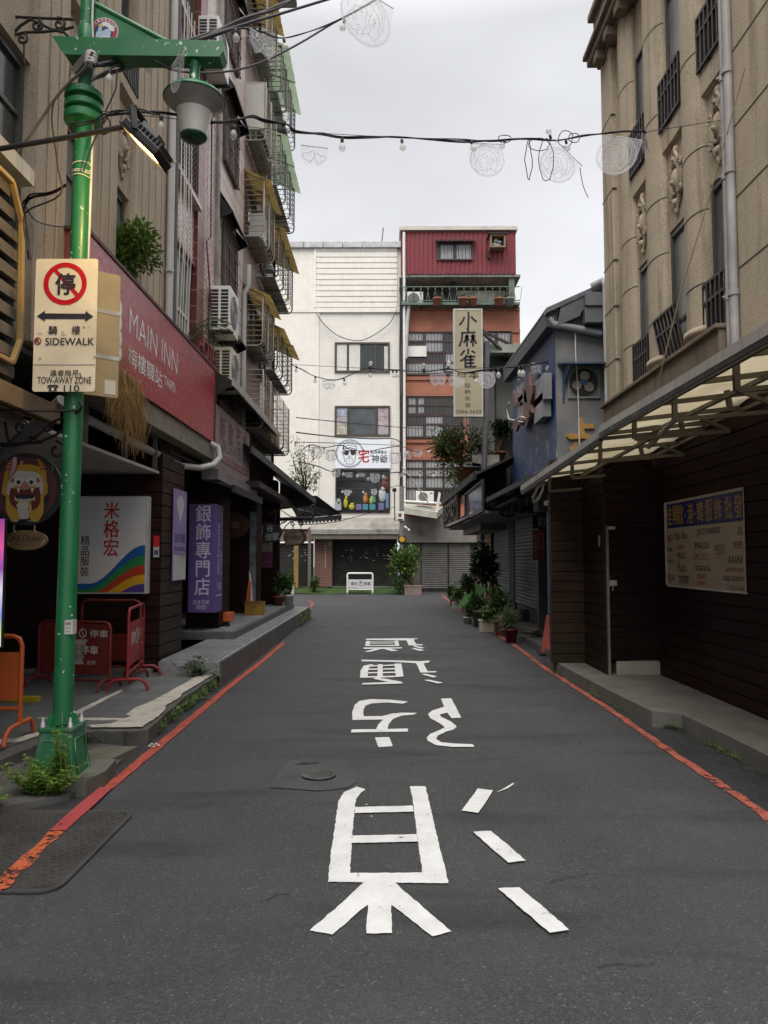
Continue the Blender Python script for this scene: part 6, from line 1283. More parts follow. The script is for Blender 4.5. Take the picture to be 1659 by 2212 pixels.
mb = MB(); mb.prism([(-2.95, 11.75, 4.72), (-2.48, 11.75, 4.46), (-2.48, 16.6, 4.42), (-2.95, 16.6, 4.68)], (0, 0, -.05)); mb.prism([(-2.95, 11.75, 4.1), (-2.48, 11.75, 4.40), (-2.95, 11.75, 4.7)], (0, .03, 0)); mb.build('sheet', BLACK, t)
mb = MB(); mb.box(-2.49, -2.46, 11.72, 16.65, 4.37, 4.50); mb.build('edge', GALVW, t)
t = thing('black_awning', 'long lower black tin awning dripping to the purple pipe', 'awning', (-2.5, 16.8, 3.2))
mb = MB(); mb.prism([(-2.95, 14.1, 3.9), (-2.6, 14.1, 3.69), (-2.0, 20.5, 3.18), (-2.95, 20.5, 3.7)], (0, 0, .04)); mb.prism([(-2.95, 20.3, 2.95), (-2.1, 20.3, 3.05), (-2.05, 20.3, 3.2), (-2.95, 20.3, 3.75)], (0, .03, 0)); mb.box(-3.6, -2.5, 14.4, 20.3, 3.0, 3.12); mb.build('sheet', BLACK, t)
mb = MB(); mb.bar((-2.6, 14.08, 3.69), (-2.0, 20.55, 3.2), .04, .14); mb.build('edge', M('dark_weathered_edge', (.10, .098, .095), .6, .3, dirt=.5, streak=.4), t)
mb = MB(); mb.tube([(-2.05, 20.5, 3.1), (-2.0, 20.55, 2.85), (-2.1, 20.55, 2.72), (-3.0, 20.55, 2.70)], .05, 10); tag(mb.build('gutter_pipe', M('dark_violet_pipe', (.045, .03, .06), .4)), 'dark violet gutter pipe at the far end of the lower awning', 'pipe')
t = thing('scalloped_awning', 'black fabric awning with a scalloped edge reaching toward the white building', 'awning', (-2, 22.6, 3))
mb = MB(); mb.prism([(-3.0, 21.6, 3.45), (-2.05, 21.6, 3.42), (-1.4, 22.6, 2.95), (-3.0, 24.8, 2.95)], (0, 0, .02))
P = []
for k in range(13): u = k / 12; p = Vector((-1.4, 22.6, 2.94)).lerp(Vector((-3.0, 24.8, 2.94)), u); P.append(p)
for k in range(12):
    a, b_ = P[k], P[k + 1]; m_ = (a + b_) / 2; mb.prism([a, b_, b_ - Vector((0, 0, .12)), m_ - Vector((0, 0, .2)), a - Vector((0, 0, .12))], (.01, .008, 0))
mb.build('fabric', BLACK, t); mb = MB(); mb.bar((-2.6, 21.7, 3.05), (-1.55, 22.7, 2.88), .035); mb.build('arm', STEEL, t)
# pillars with boards, purple signs, far boarded wall with poster
t = thing('boarded_pillar', 'dark boarded pillar behind the purple sign box', 'pillar', (-3.05, 12.7, .3)); mb = MB(); boards(mb, frS((0, 12.42, 0)), -3.35, -2.80, .32, 3.0, .165, .013, 0, .03); boards(mb, frL((-2.80, 0, 0)), 12.42, 13.2, .32, 3.0, .165, .013, -.03, 0); mb.box(-3.33, -2.83, 12.43, 13.18, .3, 3.02); mb.build('boards', DWOODX, t)
t = thing('boarded_pillar', 'dark boarded pillar with grey posters past the wooden oval sign', 'pillar', (-3.05, 16, .4)); mb = MB(); boards(mb, frS((0, 15.8, 0)), -3.35, -2.78, .43, 3.0, .165, .013, 0, .03); boards(mb, frL((-2.78, 0, 0)), 15.8, 16.4, .43, 3.0, .165, .013, -.03, 0); mb.box(-3.33, -2.81, 15.81, 16.38, .42, 3.02); mb.build('boards', DWOODX, t); mb = MB(); mb.box(-2.92, -2.785, 15.755, 15.77, .6, 2.6); mb.build('grey_sheet', M('torn_grey_posters', (.14, .15, .165), .7, var=.5, vs=6, dirt=.5), t)
t = thing('boarded_wall', 'far boarded wall of the arcade with the flowery poster', 'wall', (-3.1, 18.8, .4)); mb = MB(); boards(mb, frS((0, 18.75, 0)), -4.3, -2.80, .43, 3.05, .22, .014, 0, .03); mb.box(-4.3, -2.82, 18.77, 19.2, .13, 3.6); mb.box(-2.83, -2.72, 18.72, 18.85, .43, 3.2); mb.build('boards', DWOODX, t)
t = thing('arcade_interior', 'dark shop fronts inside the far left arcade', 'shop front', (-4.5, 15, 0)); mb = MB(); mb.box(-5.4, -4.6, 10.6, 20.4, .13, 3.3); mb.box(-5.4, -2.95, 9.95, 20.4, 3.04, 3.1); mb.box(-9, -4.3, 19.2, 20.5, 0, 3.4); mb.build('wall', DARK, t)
mb = MB()
for k in range(14): mb.box(-4.6, -4.55 + R(0, .2), 10.8 + k * .6, 11.2 + k * .6, .45, R(1.2, 2.4))
mb.build('stored_goods', M('dark_goods', (.05, .04, .05), .7, var=.6, vs=5), t)
t = thing('flower_poster', 'pale poster with purple blossoms on the far boarded wall', 'poster', (-3.1, 18.7, 1.3)); f = frS((0, 18.71, 0)); a = onY(549, 1226, 18.71); b_ = onY(589, 1130, 18.71); mb = MB(); mb.fbox(f, a.x, b_.x, a.z, b_.z, 0, .006); mb.build('sheet', M('poster_yellow', (.27, .245, .17), .6, var=.12), t)
mb = MB(); mb.fbox(f, a.x, b_.x, a.z, a.z + (b_.z - a.z) * .28, .006, .008)
for k in range(60): mb.disc2(f, R(a.x + .03, b_.x - .03), a.z + (b_.z - a.z) * .28 + R(-.05, .07), R(.02, .05), d=.009 + .0002 * k, n=8)
mb.build('blossoms', M('blossom_purple', (.14, .025, .08), .6, var=.5, vs=14), t)
mb = MB(); mb.st2(f, [(b_.x - .16, a.z + .3), (b_.x - .1, a.z + .5), (b_.x - .14, a.z + .7), (b_.x - .05, a.z + .85)], .016, .010); mb.st2(f, [(b_.x - .12, a.z + .6), (b_.x - .22, a.z + .72)], .01, .0105); mb.fbox(f, a.x + .19, a.x + .26, b_.z - .45, b_.z - .12, .006, .010); mb.fbox(f, b_.x - .14, b_.x - .04, b_.z - .34, b_.z - .24, .006, .011); mb.build('branch', M('poster_brown', (.13, .08, .06), .6), t)
t = thing('purple_sign_box', 'tall purple sign box with white characters on the second arcade pillar', 'sign', (-2.95, 12.3, .75)); mb = MB(); z0, z1 = .74, 2.48; mb.box(-3.18, -2.74, 11.86, 12.36, z0, z1); mb.build('box', PURPLE, t, bevel=.008); f = frS((0, 11.858, 0)); fl = frL((-2.738, 0, 0))
mb = MB(); txt(mb, vt('銀飾專門店'), f, -2.945, z0 + 1.0, .25, 1.44, .003, .012); mb.build('large_lettering', LILACT, t); mb = MB(); txt(mb, '亞多芬妮\n(鉅歆)', f, -2.96, z0 + .125, .26, .16, .003, .0); mb.build('small_lettering', LILACT, t)
mb = MB(); txt(mb, vt('亞多芬妮'), fl, 12.04, z0 + 1.02, .17, .82, .003, .01); txt(mb, vt('銀飾珠寶'), fl, 12.24, z0 + .78, .08, .38, .003); mb.frame2(fl, 12.0, 12.22, z0 + .36, z0 + .47, .012, .001, .003); txt(mb, '批發零售', fl, 12.11, z0 + .415, .18, .06, .003); mb.fbox(fl, 11.9, 12.34, z0 + .26, z0 + .28, .001, .003); mb.st2(fl, [(12.0, z1 - .12), (12.05, z1 - .08), (12.1, z1 - .12), (12.05, z1 - .24)], .01, .003, True); mb.build('side_lettering', LILACT, t)
t = thing('purple_banner', 'lilac banner with a diamond outline on the grey boarded pillar', 'banner', (-2.9, 10.4, 1.3)); fl = frL((-2.905, 0, 0)); y0, y1, z0, z1 = 10.02, 10.66, 1.30, 2.56; mb = MB(); mb.fbox(fl, y0, y1, z0, z1, 0, .012); mb.build('sheet', PURPLEL, t)
mb = MB(); mb.fbox(fl, y0 + .01, y1 - .01, z0 + .01, z0 + .35, .012, .014); mb.p2(fl, [(y0 + .12, z1 - .18), (y0 + .25, z1 - .08), (y1 - .25, z1 - .08), (y1 - .12, z1 - .18), ((y0 + y1) / 2, z1 - .48)], .013); mb.build('white_area', M('banner_pale', (.42, .41, .42), .5), t)
mb = MB(); txt(mb, '亞多芬妮', fl, (y0 + y1) / 2 + .0, z1 - .67, .5, .13, .014, .01); txt(mb, '銀飾 珠寶 流行飾品', fl, (y0 + y1) / 2, z1 - .82, .52, .06, .014); txt(mb, '批發 零售', fl, y1 - .2, z1 - .93, .28, .06, .014); mb.build('lettering', M('dark_violet_lettering', (.06, .03, .12), .5), t)
for i, (y, z, h, c_, lb) in enumerate(((9.72, 1.9, .36, (.42, .40, .38), 'small red and white sticker sheet on the corner board of the grey pillar'),)):
    t = thing('sticker', lb, 'sticker', (-2.9, y, z)); fl = frS((0, 9.578, 0)); mb = MB(); mb.fbox(fl, -3.02, -2.945, z - .28, z + .0, 0, .004); mb.build('sheet', M('sticker_white', c_, .5), t); mb = MB(); mb.fbox(fl, -3.02, -2.945, z - .14, z, .004, .006); mb.disc2(fl, -2.983, z - .12, .03, d=.0065); mb.build('red_print', SIGNR, t); mb = MB(); mb.fbox(fl, -3.01, -2.955, z - .25, z - .19, .004, .006); mb.build('blue_print', M('sticker_blue', (.05, .08, .2), .5), t)
# ================================================================ STREET LAMP
PX, PY = -2.29, 5.30
t = SL = thing('street_lamp', 'green street lamp with a triangular flag plate and a hanging bell lantern', 'street lamp', (PX, PY, 0))
def yz(y): return onY(165, y, PY).z
def lean(z): return PX + .045 * (z - .43) / 5.4
zb0, zb1 = yz(131), yz(93)
mb = MB(); mb.tube([(lean(.44), PY, .44), (lean(2.6), PY, 2.6), (lean(4.9), PY, 4.9)], [.068, .066, .061], 28, caps=False); mb.build('pole', GREEN, t)
mb = MB(); mb.tube([(lean(5.0), PY, 5.0), (lean(zb0 + .05), PY, zb0 + .05)], .045, 24); mb.tube([(lean(zb1 - .05), PY, zb1 - .05), (lean(6.4), PY, 6.4)], .05, 24); mb.lathe((lean(zb0), PY, zb0 - .14), [(.045, 0), (.055, .02), (.055, .12), (.05, .15)], 24); mb.lathe((lean(zb1), PY, zb1), [(.06, 0), (.062, .10), (.05, .125)], 24); mb.build('upper_pole', GREEN, t)
mb = MB(); zc0 = yz(268)
mb.lathe((lean(4.9), PY, zc0), [(.06, 0), (.134, .0), (.137, .01), (.137, .055), (.134, .06), (.095, .06), (.095, .095), (.134, .095), (.137, .10), (.137, .135), (.134, .14), (.095, .14), (.095, .18), (.134, .18), (.137, .185), (.137, .225), (.13, .235), (.05, .25)], 36, smooth=False); mb.build('collar', GREEN, t, bevel=.003)
# base casting
mb = MB()
def ring4(w, z, c=.012): return [(-2.29 + sx * (w - (c if k else 0)), PY + sy * (w - (0 if k else c)), z) for sx, sy, ks in ((-1, -1, (0, 1)), (1, -1, (1, 0)), (1, 1, (0, 1)), (-1, 1, (1, 0))) for k in ks]
R4 = [ring4(.165, .02), ring4(.165, .055), ring4(.158, .06), ring4(.115, .40), ring4(.122, .405), ring4(.122, .43)]
vs = [p for r_ in R4 for p in r_]; mb._a(vs, [(i * 8 + k, i * 8 + (k + 1) % 8, (i + 1) * 8 + (k + 1) % 8, (i + 1) * 8 + k) for i in range(5) for k in range(8)] + [tuple(range(40, 48))]); o = mb.build('base', GREENB, t, bevel=.006)
def fpan(a, b): # recessed looking raised panel on a sloping face
    mbp = MB()
    for ax in (0, 1):
        def P(u, z): w = .158 - .043 * (z - .06) / .34 + .002; return (-2.29 + u * w, PY - w, z) if ax == 0 else (-2.29 + w, PY + u * w, z)
        q = [P(-.62, .11), P(.62, .11), P(.62, .35), P(-.62, .35)]; mbp.tube([Vector(q[k]) for k in range(4)], .006, 6, closed=True)
    mbp.build('panel_rim', GREENB, o)
fpan(0, 0)
mb = MB()
for k in range(8):
    a = k * PI / 4 + .39; d = Vector((math.cos(a), math.sin(a), 0)); c = Vector((PX, PY, .43)); q = Vector((-d.y, d.x, 0)) * .004
    mb.prism([c + d * .06 - q, c + d * .105 - q, c + d * .105 + Vector((0, 0, .03)) - q, c + d * .085 + Vector((0, 0, .085)) - q, c + d * .06 + Vector((0, 0, .10)) - q], q * 2)
mb.build('stiffener', GREEN, t)
for sx in (-1, 1):
    for sy in (-1, 1):
        mb = MB(); c = (PX + sx * .095, PY + sy * .095, .43); mb.lathe(c, [(.0, .0), (.021, 0), (.021, .012), (.016, .012), (.016, .035), (.010, .037), (.010, .065), (.006, .072), (0, .072)], 10); mb.build('bolt', STEEL, t)
# beam, flag plate, lantern
xl0, xl1 = onY(121, 100, PY).x, onY(487, 120, PY).x
mb = MB(); P = [(xl0, PY - .07, zb1 + .005), (xl0 + .10, PY - .07, zb0), (xl1 - .03, PY - .07, zb0 - .02), (xl1, PY - .07, zb0 + .025), (xl1 - .005, PY - .07, zb1 - .035)]
mb.prism(P, (0, .14, 0)); mb.build('beam', GREEN, t, bevel=.006)
fx = lean(6)
a_ = onY(190, 8, PY); b_ = onY(358, 99, PY)
mb = MB(); mb.prism([(fx + .05, PY - .006, zb1 - .01), (b_.x, PY - .006, zb1 - .02), (fx + .05, PY - .006, a_.z)], (0, .012, 0)); o = mb.build('flag_plate', GREEN, t)
mb = MB(); mb.tube([(fx + .03, PY, a_.z + .01), (b_.x + .02, PY, zb1 - .0)], .02, 12); mb.build('stay_rod', GREEN, t)
c = onY(224.5, 67.5, PY - .007); f = frS((c.x, PY - .0065, c.z)); rr = .107
mb = MB(); mb.disc2(f, 0, 0, rr, d=.0005, n=40, a0=-PI * .5 + .55, a1=PI * 1.5 - .55); eo = mb.build('emblem', M('emblem_white', (.62, .6, .57), .4), t)
mb = MB(); mb.disc2(f, 0, 0, rr * .95, d=.001, n=40, a0=-PI * .5 + .6, a1=PI * 1.5 - .6); mb.build('red_ring', M('emblem_red', (.34, .03, .07), .4), eo)
mb = MB(); mb.disc2(f, 0, 0, rr * .66, d=.0016, n=32); mb.build('blue_disc', M('emblem_blue', (.045, .05, .16), .4), eo)
mb = MB(); S = rr
mb.p2(f, [(-.55 * S, -.2 * S), (-.5 * S, -.02 * S), (.05 * S, .04 * S), (.08 * S, .16 * S), (.5 * S, .16 * S), (.48 * S, -.3 * S), (.42 * S, -.32 * S), (.42 * S, -.5 * S), (-.1 * S, -.5 * S), (-.2 * S, -.42 * S), (-.56 * S, -.45 * S)], .0022); mb.p2(f, [(-.42 * S, -.02 * S), (-.38 * S, .3 * S), (-.12 * S, .3 * S), (-.16 * S, 0)], .0023)
mb.build('locomotive', M('emblem_paleblue', (.40, .50, .60), .4), eo)
mb = MB()
for x, y, r_ in ((-.05, .5, .16), (.1, .52, .17), (.28, .45, .17), (.42, .32, .16), (.52, .2, .17), (.62, .1, .13)): mb.disc2(f, x * S, y * S, r_ * S, d=.0026 + x * .0002, n=14)
for x in (-.02, .12, .26, .38): mb.disc2(f, x * S, -.42 * S, .075 * S, d=.003 + x * .0002, n=12)
mb.build('steam', M('emblem_cloud', (.62, .64, .66), .4), eo)
mb = MB(); mb.disc2(f, -.25 * S, .4 * S, .13 * S, d=.0032, n=12); mb.build('spark', M('emblem_yellow', (.55, .45, .06), .4), eo)
mb = MB()
for i, ch in enumerate('台北後站批發商圈'):
    a = PI * .86 - i * PI * .72 / 7; fr_ = Fr(f.P(.81 * S * math.cos(a), .81 * S * math.sin(a)), f.U * math.cos(a - PI / 2) + f.V * math.sin(a - PI / 2), f.U * -math.sin(a - PI / 2) + f.V * math.cos(a - PI / 2)); txt(mb, ch, fr_, 0, 0, .022, .022, .003, .01)
mb.build('lettering', M('emblem_letter', (.66, .64, .6), .4), eo)
lc = onY(420, 215, PY); lc = Vector((lc.x, PY, lc.z))
ntop = zb0 - .01 - lc.z
mb = MB(); mb.lathe(lc, [(.043, ntop), (.043, ntop - .03), (.036, ntop - .04), (.036, .15), (.043, .14), (.05, .12), (.07, .105), (.13, .075), (.19, .04), (.222, .005), (.228, -.005), (.222, -.012), (.2, .0)], 40); lo = mb.build('lantern_cap', GREEN, t)
mb = MB(); mb.lathe(lc, [(.221, -.008), (.203, -.032), (.172, -.058), (.147, -.083), (.131, -.108)], 40); mb.build('reflector', M('shade_grey_reflector', (.24, .23, .21), .35), t); mb = MB(); mb.lathe(lc, [(.132, -.106), (.122, -.135), (.112, -.18), (.101, -.24), (.092, -.285)], 40)  # upper bell painted grey for the shade on its underside
m, n, b = _mat('frosted_lantern_glass'); z = nd(n, 'ShaderNodeSeparateXYZ', {0: coords(n)}).outputs[2]
b.inputs['Base Color'].default_value = (.56, .54, .5, 1); b.inputs['Roughness'].default_value = .38; b.inputs['Coat Weight'].default_value = .25; b.inputs['Subsurface Weight'].default_value = 0
mb.build('lantern_glass', m, t)
mb = MB(); mb.lathe(lc, [(.092, -.275), (.098, -.28), (.098, -.292), (.085, -.305), (.05, -.315), (0, -.318)], 32); mb.build('lantern_bottom', M('dark_green_cap', (.006, .055, .025), .3), t)
mb = MB(); mb.tube([(lean(z) + .062, PY + .015, z) for z in (3.5, 4.4, 4.83)], .011, 8); mb.tube([(lean(z) + .058, PY + .01, z) for z in (5.12, 5.3)] + [(lean(5.6) + .055, PY - .04, 5.6), (lean(6) + .055, PY - .04, 6.2)], .009, 8); mb.build('conduit', WHITECAB, t)
mb = MB()
for z in (4.44, 4.455, 4.50, 4.40): mb.tube([(lean(z) + .067 * math.cos(a), PY + .067 * math.sin(a), z + .012 * math.sin(a * .5 + z * 40)) for a in [k * PI / 8 for k in range(16)]], .004, 5, closed=True)
mb.build('wire_tie', WHITECAB, t)
mb = MB(); mb.box(lean(1.2) + .055, lean(1.2) + .072, PY - .055, PY + .01, 1.07, 1.17); so = mb.build('sticker', M('sticker_cream', (.5, .5, .44), .5), t); mb = MB(); f2 = frS((0, PY - .056, 0)); 
f2 = Fr((lean(1.2) + .03, PY - .0625, 1.12), (.92, .38, 0), (0, 0, 1)); mb.fbox(f2, -.012, .03, -.05, .05, 0, .002); mb.build('sheet', M('sticker_cream2', (.5, .5, .44), .5), so); mb = MB(); txt(mb, '080', f2, .010, .025, .034, .02, .003, .01); txt(mb, '新北', f2, .012, -.005, .03, .012, .003); txt(mb, '到府', f2, .012, -.03, .03, .012, .003); mb.build('print', SIGNK, so)
# insulators on the pole
t = thing('cable_clamp', 'grey clamp with two white porcelain insulators on the lamp pole', 'clamp', (-2.2, 5.25, 5.2))
mb = MB(); c = onY(198, 125, 5.2); mb.bar(onY(165, 160, 5.24), onY(203, 112, 5.18), .07, .06); mb.build('arm', M('zinc_arm', (.16, .155, .15), .55, .5, dirt=.4), t)
for x, y in ((197, 121), (196, 134)):
    p = onY(x, y, 5.14); mb = MB(); mb.lathe(p, [(.0, -.02), (.04, -.02), (.046, -.01), (.03, 0), (.046, .01), (.04, .02), (0, .022)], 16); mb.build('insulator', WHITEP, t)
# ================================================================ NO PARKING SIGN
YS = 5.14
t = thing('parking_sign', 'cream no stopping sign with a red ring and tow away notice on the green pole', 'road sign', (-2.3, YS, 2.75))
def s_(x, y): p = onY(x, y, YS); return p.x, p.z
f = frS((0, YS, 0)); a = s_(69.5, 846); b_ = s_(212, 559); xx0, xx1, zz0, zz1 = a[0], b_[0], a[1], b_[1]
mb = MB(); mb.p2(f, rcut(xx0, xx1, zz0, zz1, .018), -.004, .004); mb.build('plate', CREAMS, t)
mb = MB(); c = s_(141, 613); K = YS / FOC; mb.ring2(f, c[0], c[1], 42.5 * K, 11 * K, .002, 48); q = [(-27, 30), (-21, 36), (34, -27), (27, -33)]
mb.p2(f, [(c[0] + x * K * .98, c[1] + y * K * .95) for x, y in q], .0024); mb.build('red_ring', M('sign_red', (.42, .006, .012), .35), t)
mb = MB()
def tv(s, x0, y0, x1, y1, bo=0.0, d=.004): p = s_(x0, y1); q_ = s_(x1, y0); txt(mb, s, f, (p[0] + q_[0]) / 2, (p[1] + q_[1]) / 2, q_[0] - p[0], q_[1] - p[1], d, bo)
tv('停', 119, 590, 164, 637, .03)
mb.p2(f, [s_(x, y) for x, y in ((80, 683), (98, 671), (97, 677), (185, 678), (185, 672), (202, 684), (184, 695), (184, 689), (97, 689), (98, 695))], .003)
tv('騎', 105, 704, 125, 723, .025); tv('樓', 155, 704, 174, 723, .012)
tv('SIDEWALK', 98, 730, 204, 746, .022); tv('違者拖吊', 108, 799, 170, 813, .012); tv('TOW-AWAY ZONE', 81, 814, 198, 829, .018); tv('110', 138, 832, 172, 846, .02); tv('R', 77, 731, 86, 743, .02)
p = s_(114.5, 839); mb.p2(f, [(p[0] + x * K, p[1] + y * K) for x, y in ((-12, 1), (-12, 6), (-7, 8), (7, 8), (12, 6), (12, 1), (7, 1), (7, 4), (-7, 4), (-7, 1))], .003); mb.p2(f, [(p[0] + x * K, p[1] + y * K) for x, y in ((-9, -6), (-9, -2), (-5, 3), (5, 3), (9, -2), (9, -6))], .0032); mb.build('lettering', SIGNK, t)
mb = MB(); p = s_(82, 737); mb.ring2(f, p[0], p[1], 7.2 * K, 2.2 * K, .004, 24); mb.st2(f, [(p[0] - 5 * K, p[1] + 5 * K), (p[0] + 5 * K, p[1] - 5 * K)], 1.6 * K, .0045); mb.build('small_red_ring', M('sign_red2', (.30, .02, .035), .4), t)
mb = MB(); p = s_(114.5, 839.5); mb.disc2(f, p[0], p[1] - 1.5 * K, 3.4 * K, d=.0045, n=14); mb.build('dial', CREAMS, t)
mb = MB(); p = s_(69.5, 789); q_ = s_(212, 785); mb.fbox(f, xx0 + .004, xx1 - .004, p[1], p[1] + .008, .001, .002); mb.build('divider', M('divider_grey', (.34, .32, .29), .5), t)
mb = MB()
for x, y in ((87, 774), (205, 770)): p = s_(x, y); mb.disc2(f, p[0], p[1], .008, d=.001, th=.004, n=10)
for k in range(10): p = s_(R(185, 208), R(625, 720)); mb.fbox(f, p[0], p[0] + R(.005, .03), p[1], p[1] + .002, .001, .0018)
for k in range(5): p = s_(R(78, 190), R(715, 725)); mb.fbox(f, p[0], p[0] + R(.01, .05), p[1], p[1] + .004, .004, .005)
mb.build('scratch', M('sign_wear', (.42, .35, .25), .6), t)
t = thing('road_sign', 'tan back of a second road sign plate fixed behind the no stopping sign', 'road sign', (-2.2, 5.5, 2.75))
f2 = Fr((-2.20, 5.42, 0), (.80, .60, 0), (0, 0, 1)); mb = MB(); z0 = onY(235, 858, 5.5).z; z1 = onY(240, 592, 5.5).z; mb.p2(f2, rcut(-.12, .20, z0, z1, .02), -.002, .004); mb.build('plate', TANBACK, t); mb = MB(); mb.fbox(f2, .10, .18, z0 + .02, z0 + .13, .003, .005); mb.build('sticker', WHITEG, t); mb = MB(); mb.bar(f2.P(-.1, z0 + .3, -.01), f2.P(.2, z0 + .3, -.01), .03); mb.bar(f2.P(-.1, z1 - .3, -.01), f2.P(.2, z1 - .3, -.01), .03); mb.build('clamp_bar', STEEL, t)
# ================================================================ FLOODLIGHT
t = thing('floodlight', 'lit black floodlight on a bracket shining at the green pole and the crimson sign', 'floodlight', (-1.6, 4.7, 4.2))
O = onY(317, 314, 4.7); Nn = Vector((-.70, .06, -.71)).normalized(); Uu = Vector((.70, 0, -.71)); Uu = (Uu - Nn * Uu.dot(Nn)).normalized(); Ww = Nn.cross(Uu)
F2 = Fr(O, Uu, Ww)      # normal = U x V
if F2.N.dot(Nn) < 0: F2 = Fr(O, Uu, -Ww)
mb = MB(); mb.fbox(F2, -.155, .155, -.12, .12, -.03, .02); o = mb.build('housing', M('flood_black', (.03, .03, .03), .45, .2), t, bevel=.008)
mb = MB()
for k in range(9): x = -.13 + k * .0325; mb.fbox(F2, x - .006, x + .006, -.105, .105, -.065, -.028)
mb.build('heat_fin', M('flood_grey', (.10, .10, .10), .5, .4), t)
mb = MB(); mb.frame2(F2, -.16, .16, -.125, .125, .02, .02, .032); mb.build('lens_frame', BLACK, t)
EM = M_emit('flood_lens', (1.0, .62, .16), 14); mb = MB(); mb.fbox(F2, -.13, .13, -.10, .10, .018, .022); mb.build('lens', EM, t)
mb = MB(); top = onY(300, 247, 4.7)
for s in (-1, 1): mb.bar(F2.P(-.05, s * .13, -.01), top + F2.V * s * .1, .04, .012)
mb.bar(top + F2.V * .1, top - F2.V * .1, .04, .014); mb.build('yoke', BLACK, t)
mb = MB(); mb.fbox(F2, -.09, .05, -.06, .06, -.10, -.06); mb.build('driver_box', M('driver_grey', (.2, .2, .21), .5), t)
ld = bpy.data.lights.new('floodlight_beam', 'SPOT'); lo = bpy.data.objects.new('floodlight_beam', ld); COL.objects.link(lo); lo.parent = t
ld.energy = 20; ld.color = (1, .72, .28); ld.spot_size = math.radians(150); ld.spot_blend = .7; ld.shadow_soft_size = .08
lo.location = O + Nn * .08 - ORG[t]; lo.rotation_euler = (-Vector((-.62, .68, -.36))).to_track_quat('Z', 'Y').to_euler()
mb = MB(); mb.tube([onY(-40, 328, 4.7), onY(150, 296, 4.7), onY(240, 279, 4.7), onY(303, 268, 4.7)], .017, 10); mb.build('arm', BLACK, t)
# ================================================================ SIGNS ON THE LEFT EDGE
# slatted signboard with a gold frame
t = thing('slatted_signboard', 'dark slatted wooden signboard with a gold frame edge, cut by the left picture edge', 'signboard', (-2.8, 4.5, 2.8))
fl = frL((-2.72, 0, 0)); g = [onX(x, y, -2.72) for x, y in ((-80, 330), (25, 443), (47, 483), (45, 690), (28, 727), (-60, 650))]; G2 = [(p.y, p.z) for p in g]
yE = G2[3][0]; zT = G2[0][1]; zB = 2.9
mb = MB(); k = 0; z = 2.92
while z < 4.35:
    mb.fbox(fl, 3.0, yE - .03 - (max(0, z - 3.95) * .5), z, z + .085, -.06, -.02); z += .145
mb.build('slats', M_wood('slat_brown_grey', (.10, .085, .075), (.17, .145, .125), 1, .5), t)
mb = MB(); mb.box(-3.2, -2.80, 2.0, yE + .05, 2.85, 4.50); mb.build('backing', VOID, t)
mb = MB(); P = [(3.2, 4.33)] + [(G2[1][0], 4.33), (G2[2][0], 4.10), (G2[3][0], 3.22), (G2[4][0], 3.02), (3.2, 3.02)]
for a, b_ in zip(P[:-1], P[1:]): mb.bar(fl.P(*a), fl.P(*b_), .035, .04, up=(1, 0, 0))
mb.build('gold_frame', M('gold_frame_wood', (.36, .23, .075), .45, var=.2, dirt=.3), t, bevel=.006)
mb = MB(); mb.box(-2.84, -2.70, 2.0, yE + .10, 4.44, 4.56); mb.build('top_cap', GALVW, t)
mb = MB(); mb.prism([(-3.4, 2.0, 2.86), (-2.62, 2.0, 2.70), (-2.62, 5.75, 2.70), (-3.4, 5.75, 2.86)], (0, 0, .04))
for k in range(4): x = -3.3 + k * .2; mb.box(x, x + .07, 2, 5.7, 2.66 - .0 * k, 2.74)
mb.box(-2.66, -2.58, 2.0, 5.78, 2.66, 2.80); mb.build('timber_soffit', M_wood('timber_soffit', (.20, .14, .085), (.28, .2, .13), 1, .6), t)
mb = MB(); mb.tube([onY(-10, 1000, 6.1), onY(136, 866, 5.75)], .055, 12); tag(mb.build('diagonal_strut', M('grey_strut', (.16, .15, .14), .6, .2, dirt=.5)), 'grey diagonal strut pipe under the timber soffit', 'strut')
def scroll_bracket(name, label, Y, lines, rad, grp='wrought iron scroll brackets', m=None):
    mb = MB()
    for L_ in lines: mb.tube([onY(x, y, Y) for x, y in L_], rad, 6)
    return tag(mb.build(name, m or IRON), label, 'bracket', grp)
def sp(cx, cy, r, a0, turns, s=1, n=18): return [(cx + r * (1 - .8 * k / n) * math.cos(a0 + s * turns * 2 * PI * k / n), cy + r * (1 - .8 * k / n) * math.sin(a0 + s * turns * 2 * PI * k / n)) for k in range(n + 1)]
scroll_bracket('scroll_bracket', 'big wrought iron scroll bracket left of the flag plate at the top left', 5.75, [[(-30, 33), (60, 38), (160, 42)], [(-10, 97), (20, 80), (45, 55), (65, 42), (85, 50), (110, 63), (130, 66), (160, 58)], [(30, 76), (55, 70), (90, 69), (120, 66)], sp(80, 55, 13, -1.2, 1.4, 1), sp(128, 52, 14, -1.8, 1.3, 1), sp(10, 52, 14, -.5, 1.4, 1), sp(48, 84, 13, -1.6, 1.2, 1), [(118, 66), (138, 70), (150, 80), (152, 88), (145, 92)]], .012)
mb = MB(); mb.tube([onY(52, y, 5.75) for y in (92, 110, 125, 138)], .008, 5); tag(mb.build('chain', IRON), 'short chain hanging from the big scroll bracket', 'chain')
YO = 5.9
scroll_bracket('scroll_bracket', 'dark scroll bracket above the round lion face sign', YO, [[(-20, 895), (60, 897), (125, 895)], [(-10, 962), (40, 960), (85, 955), (120, 940), (140, 925), (168, 905), (176, 893)], sp(45, 922, 16, -1.2, 1.4), sp(100, 920, 15, -1.6, 1.3), [(45, 938), (70, 945), (90, 957)], sp(122, 972, 20, -1.6, 1.1), [(10, 905), (15, 940), (20, 960)]], .013)
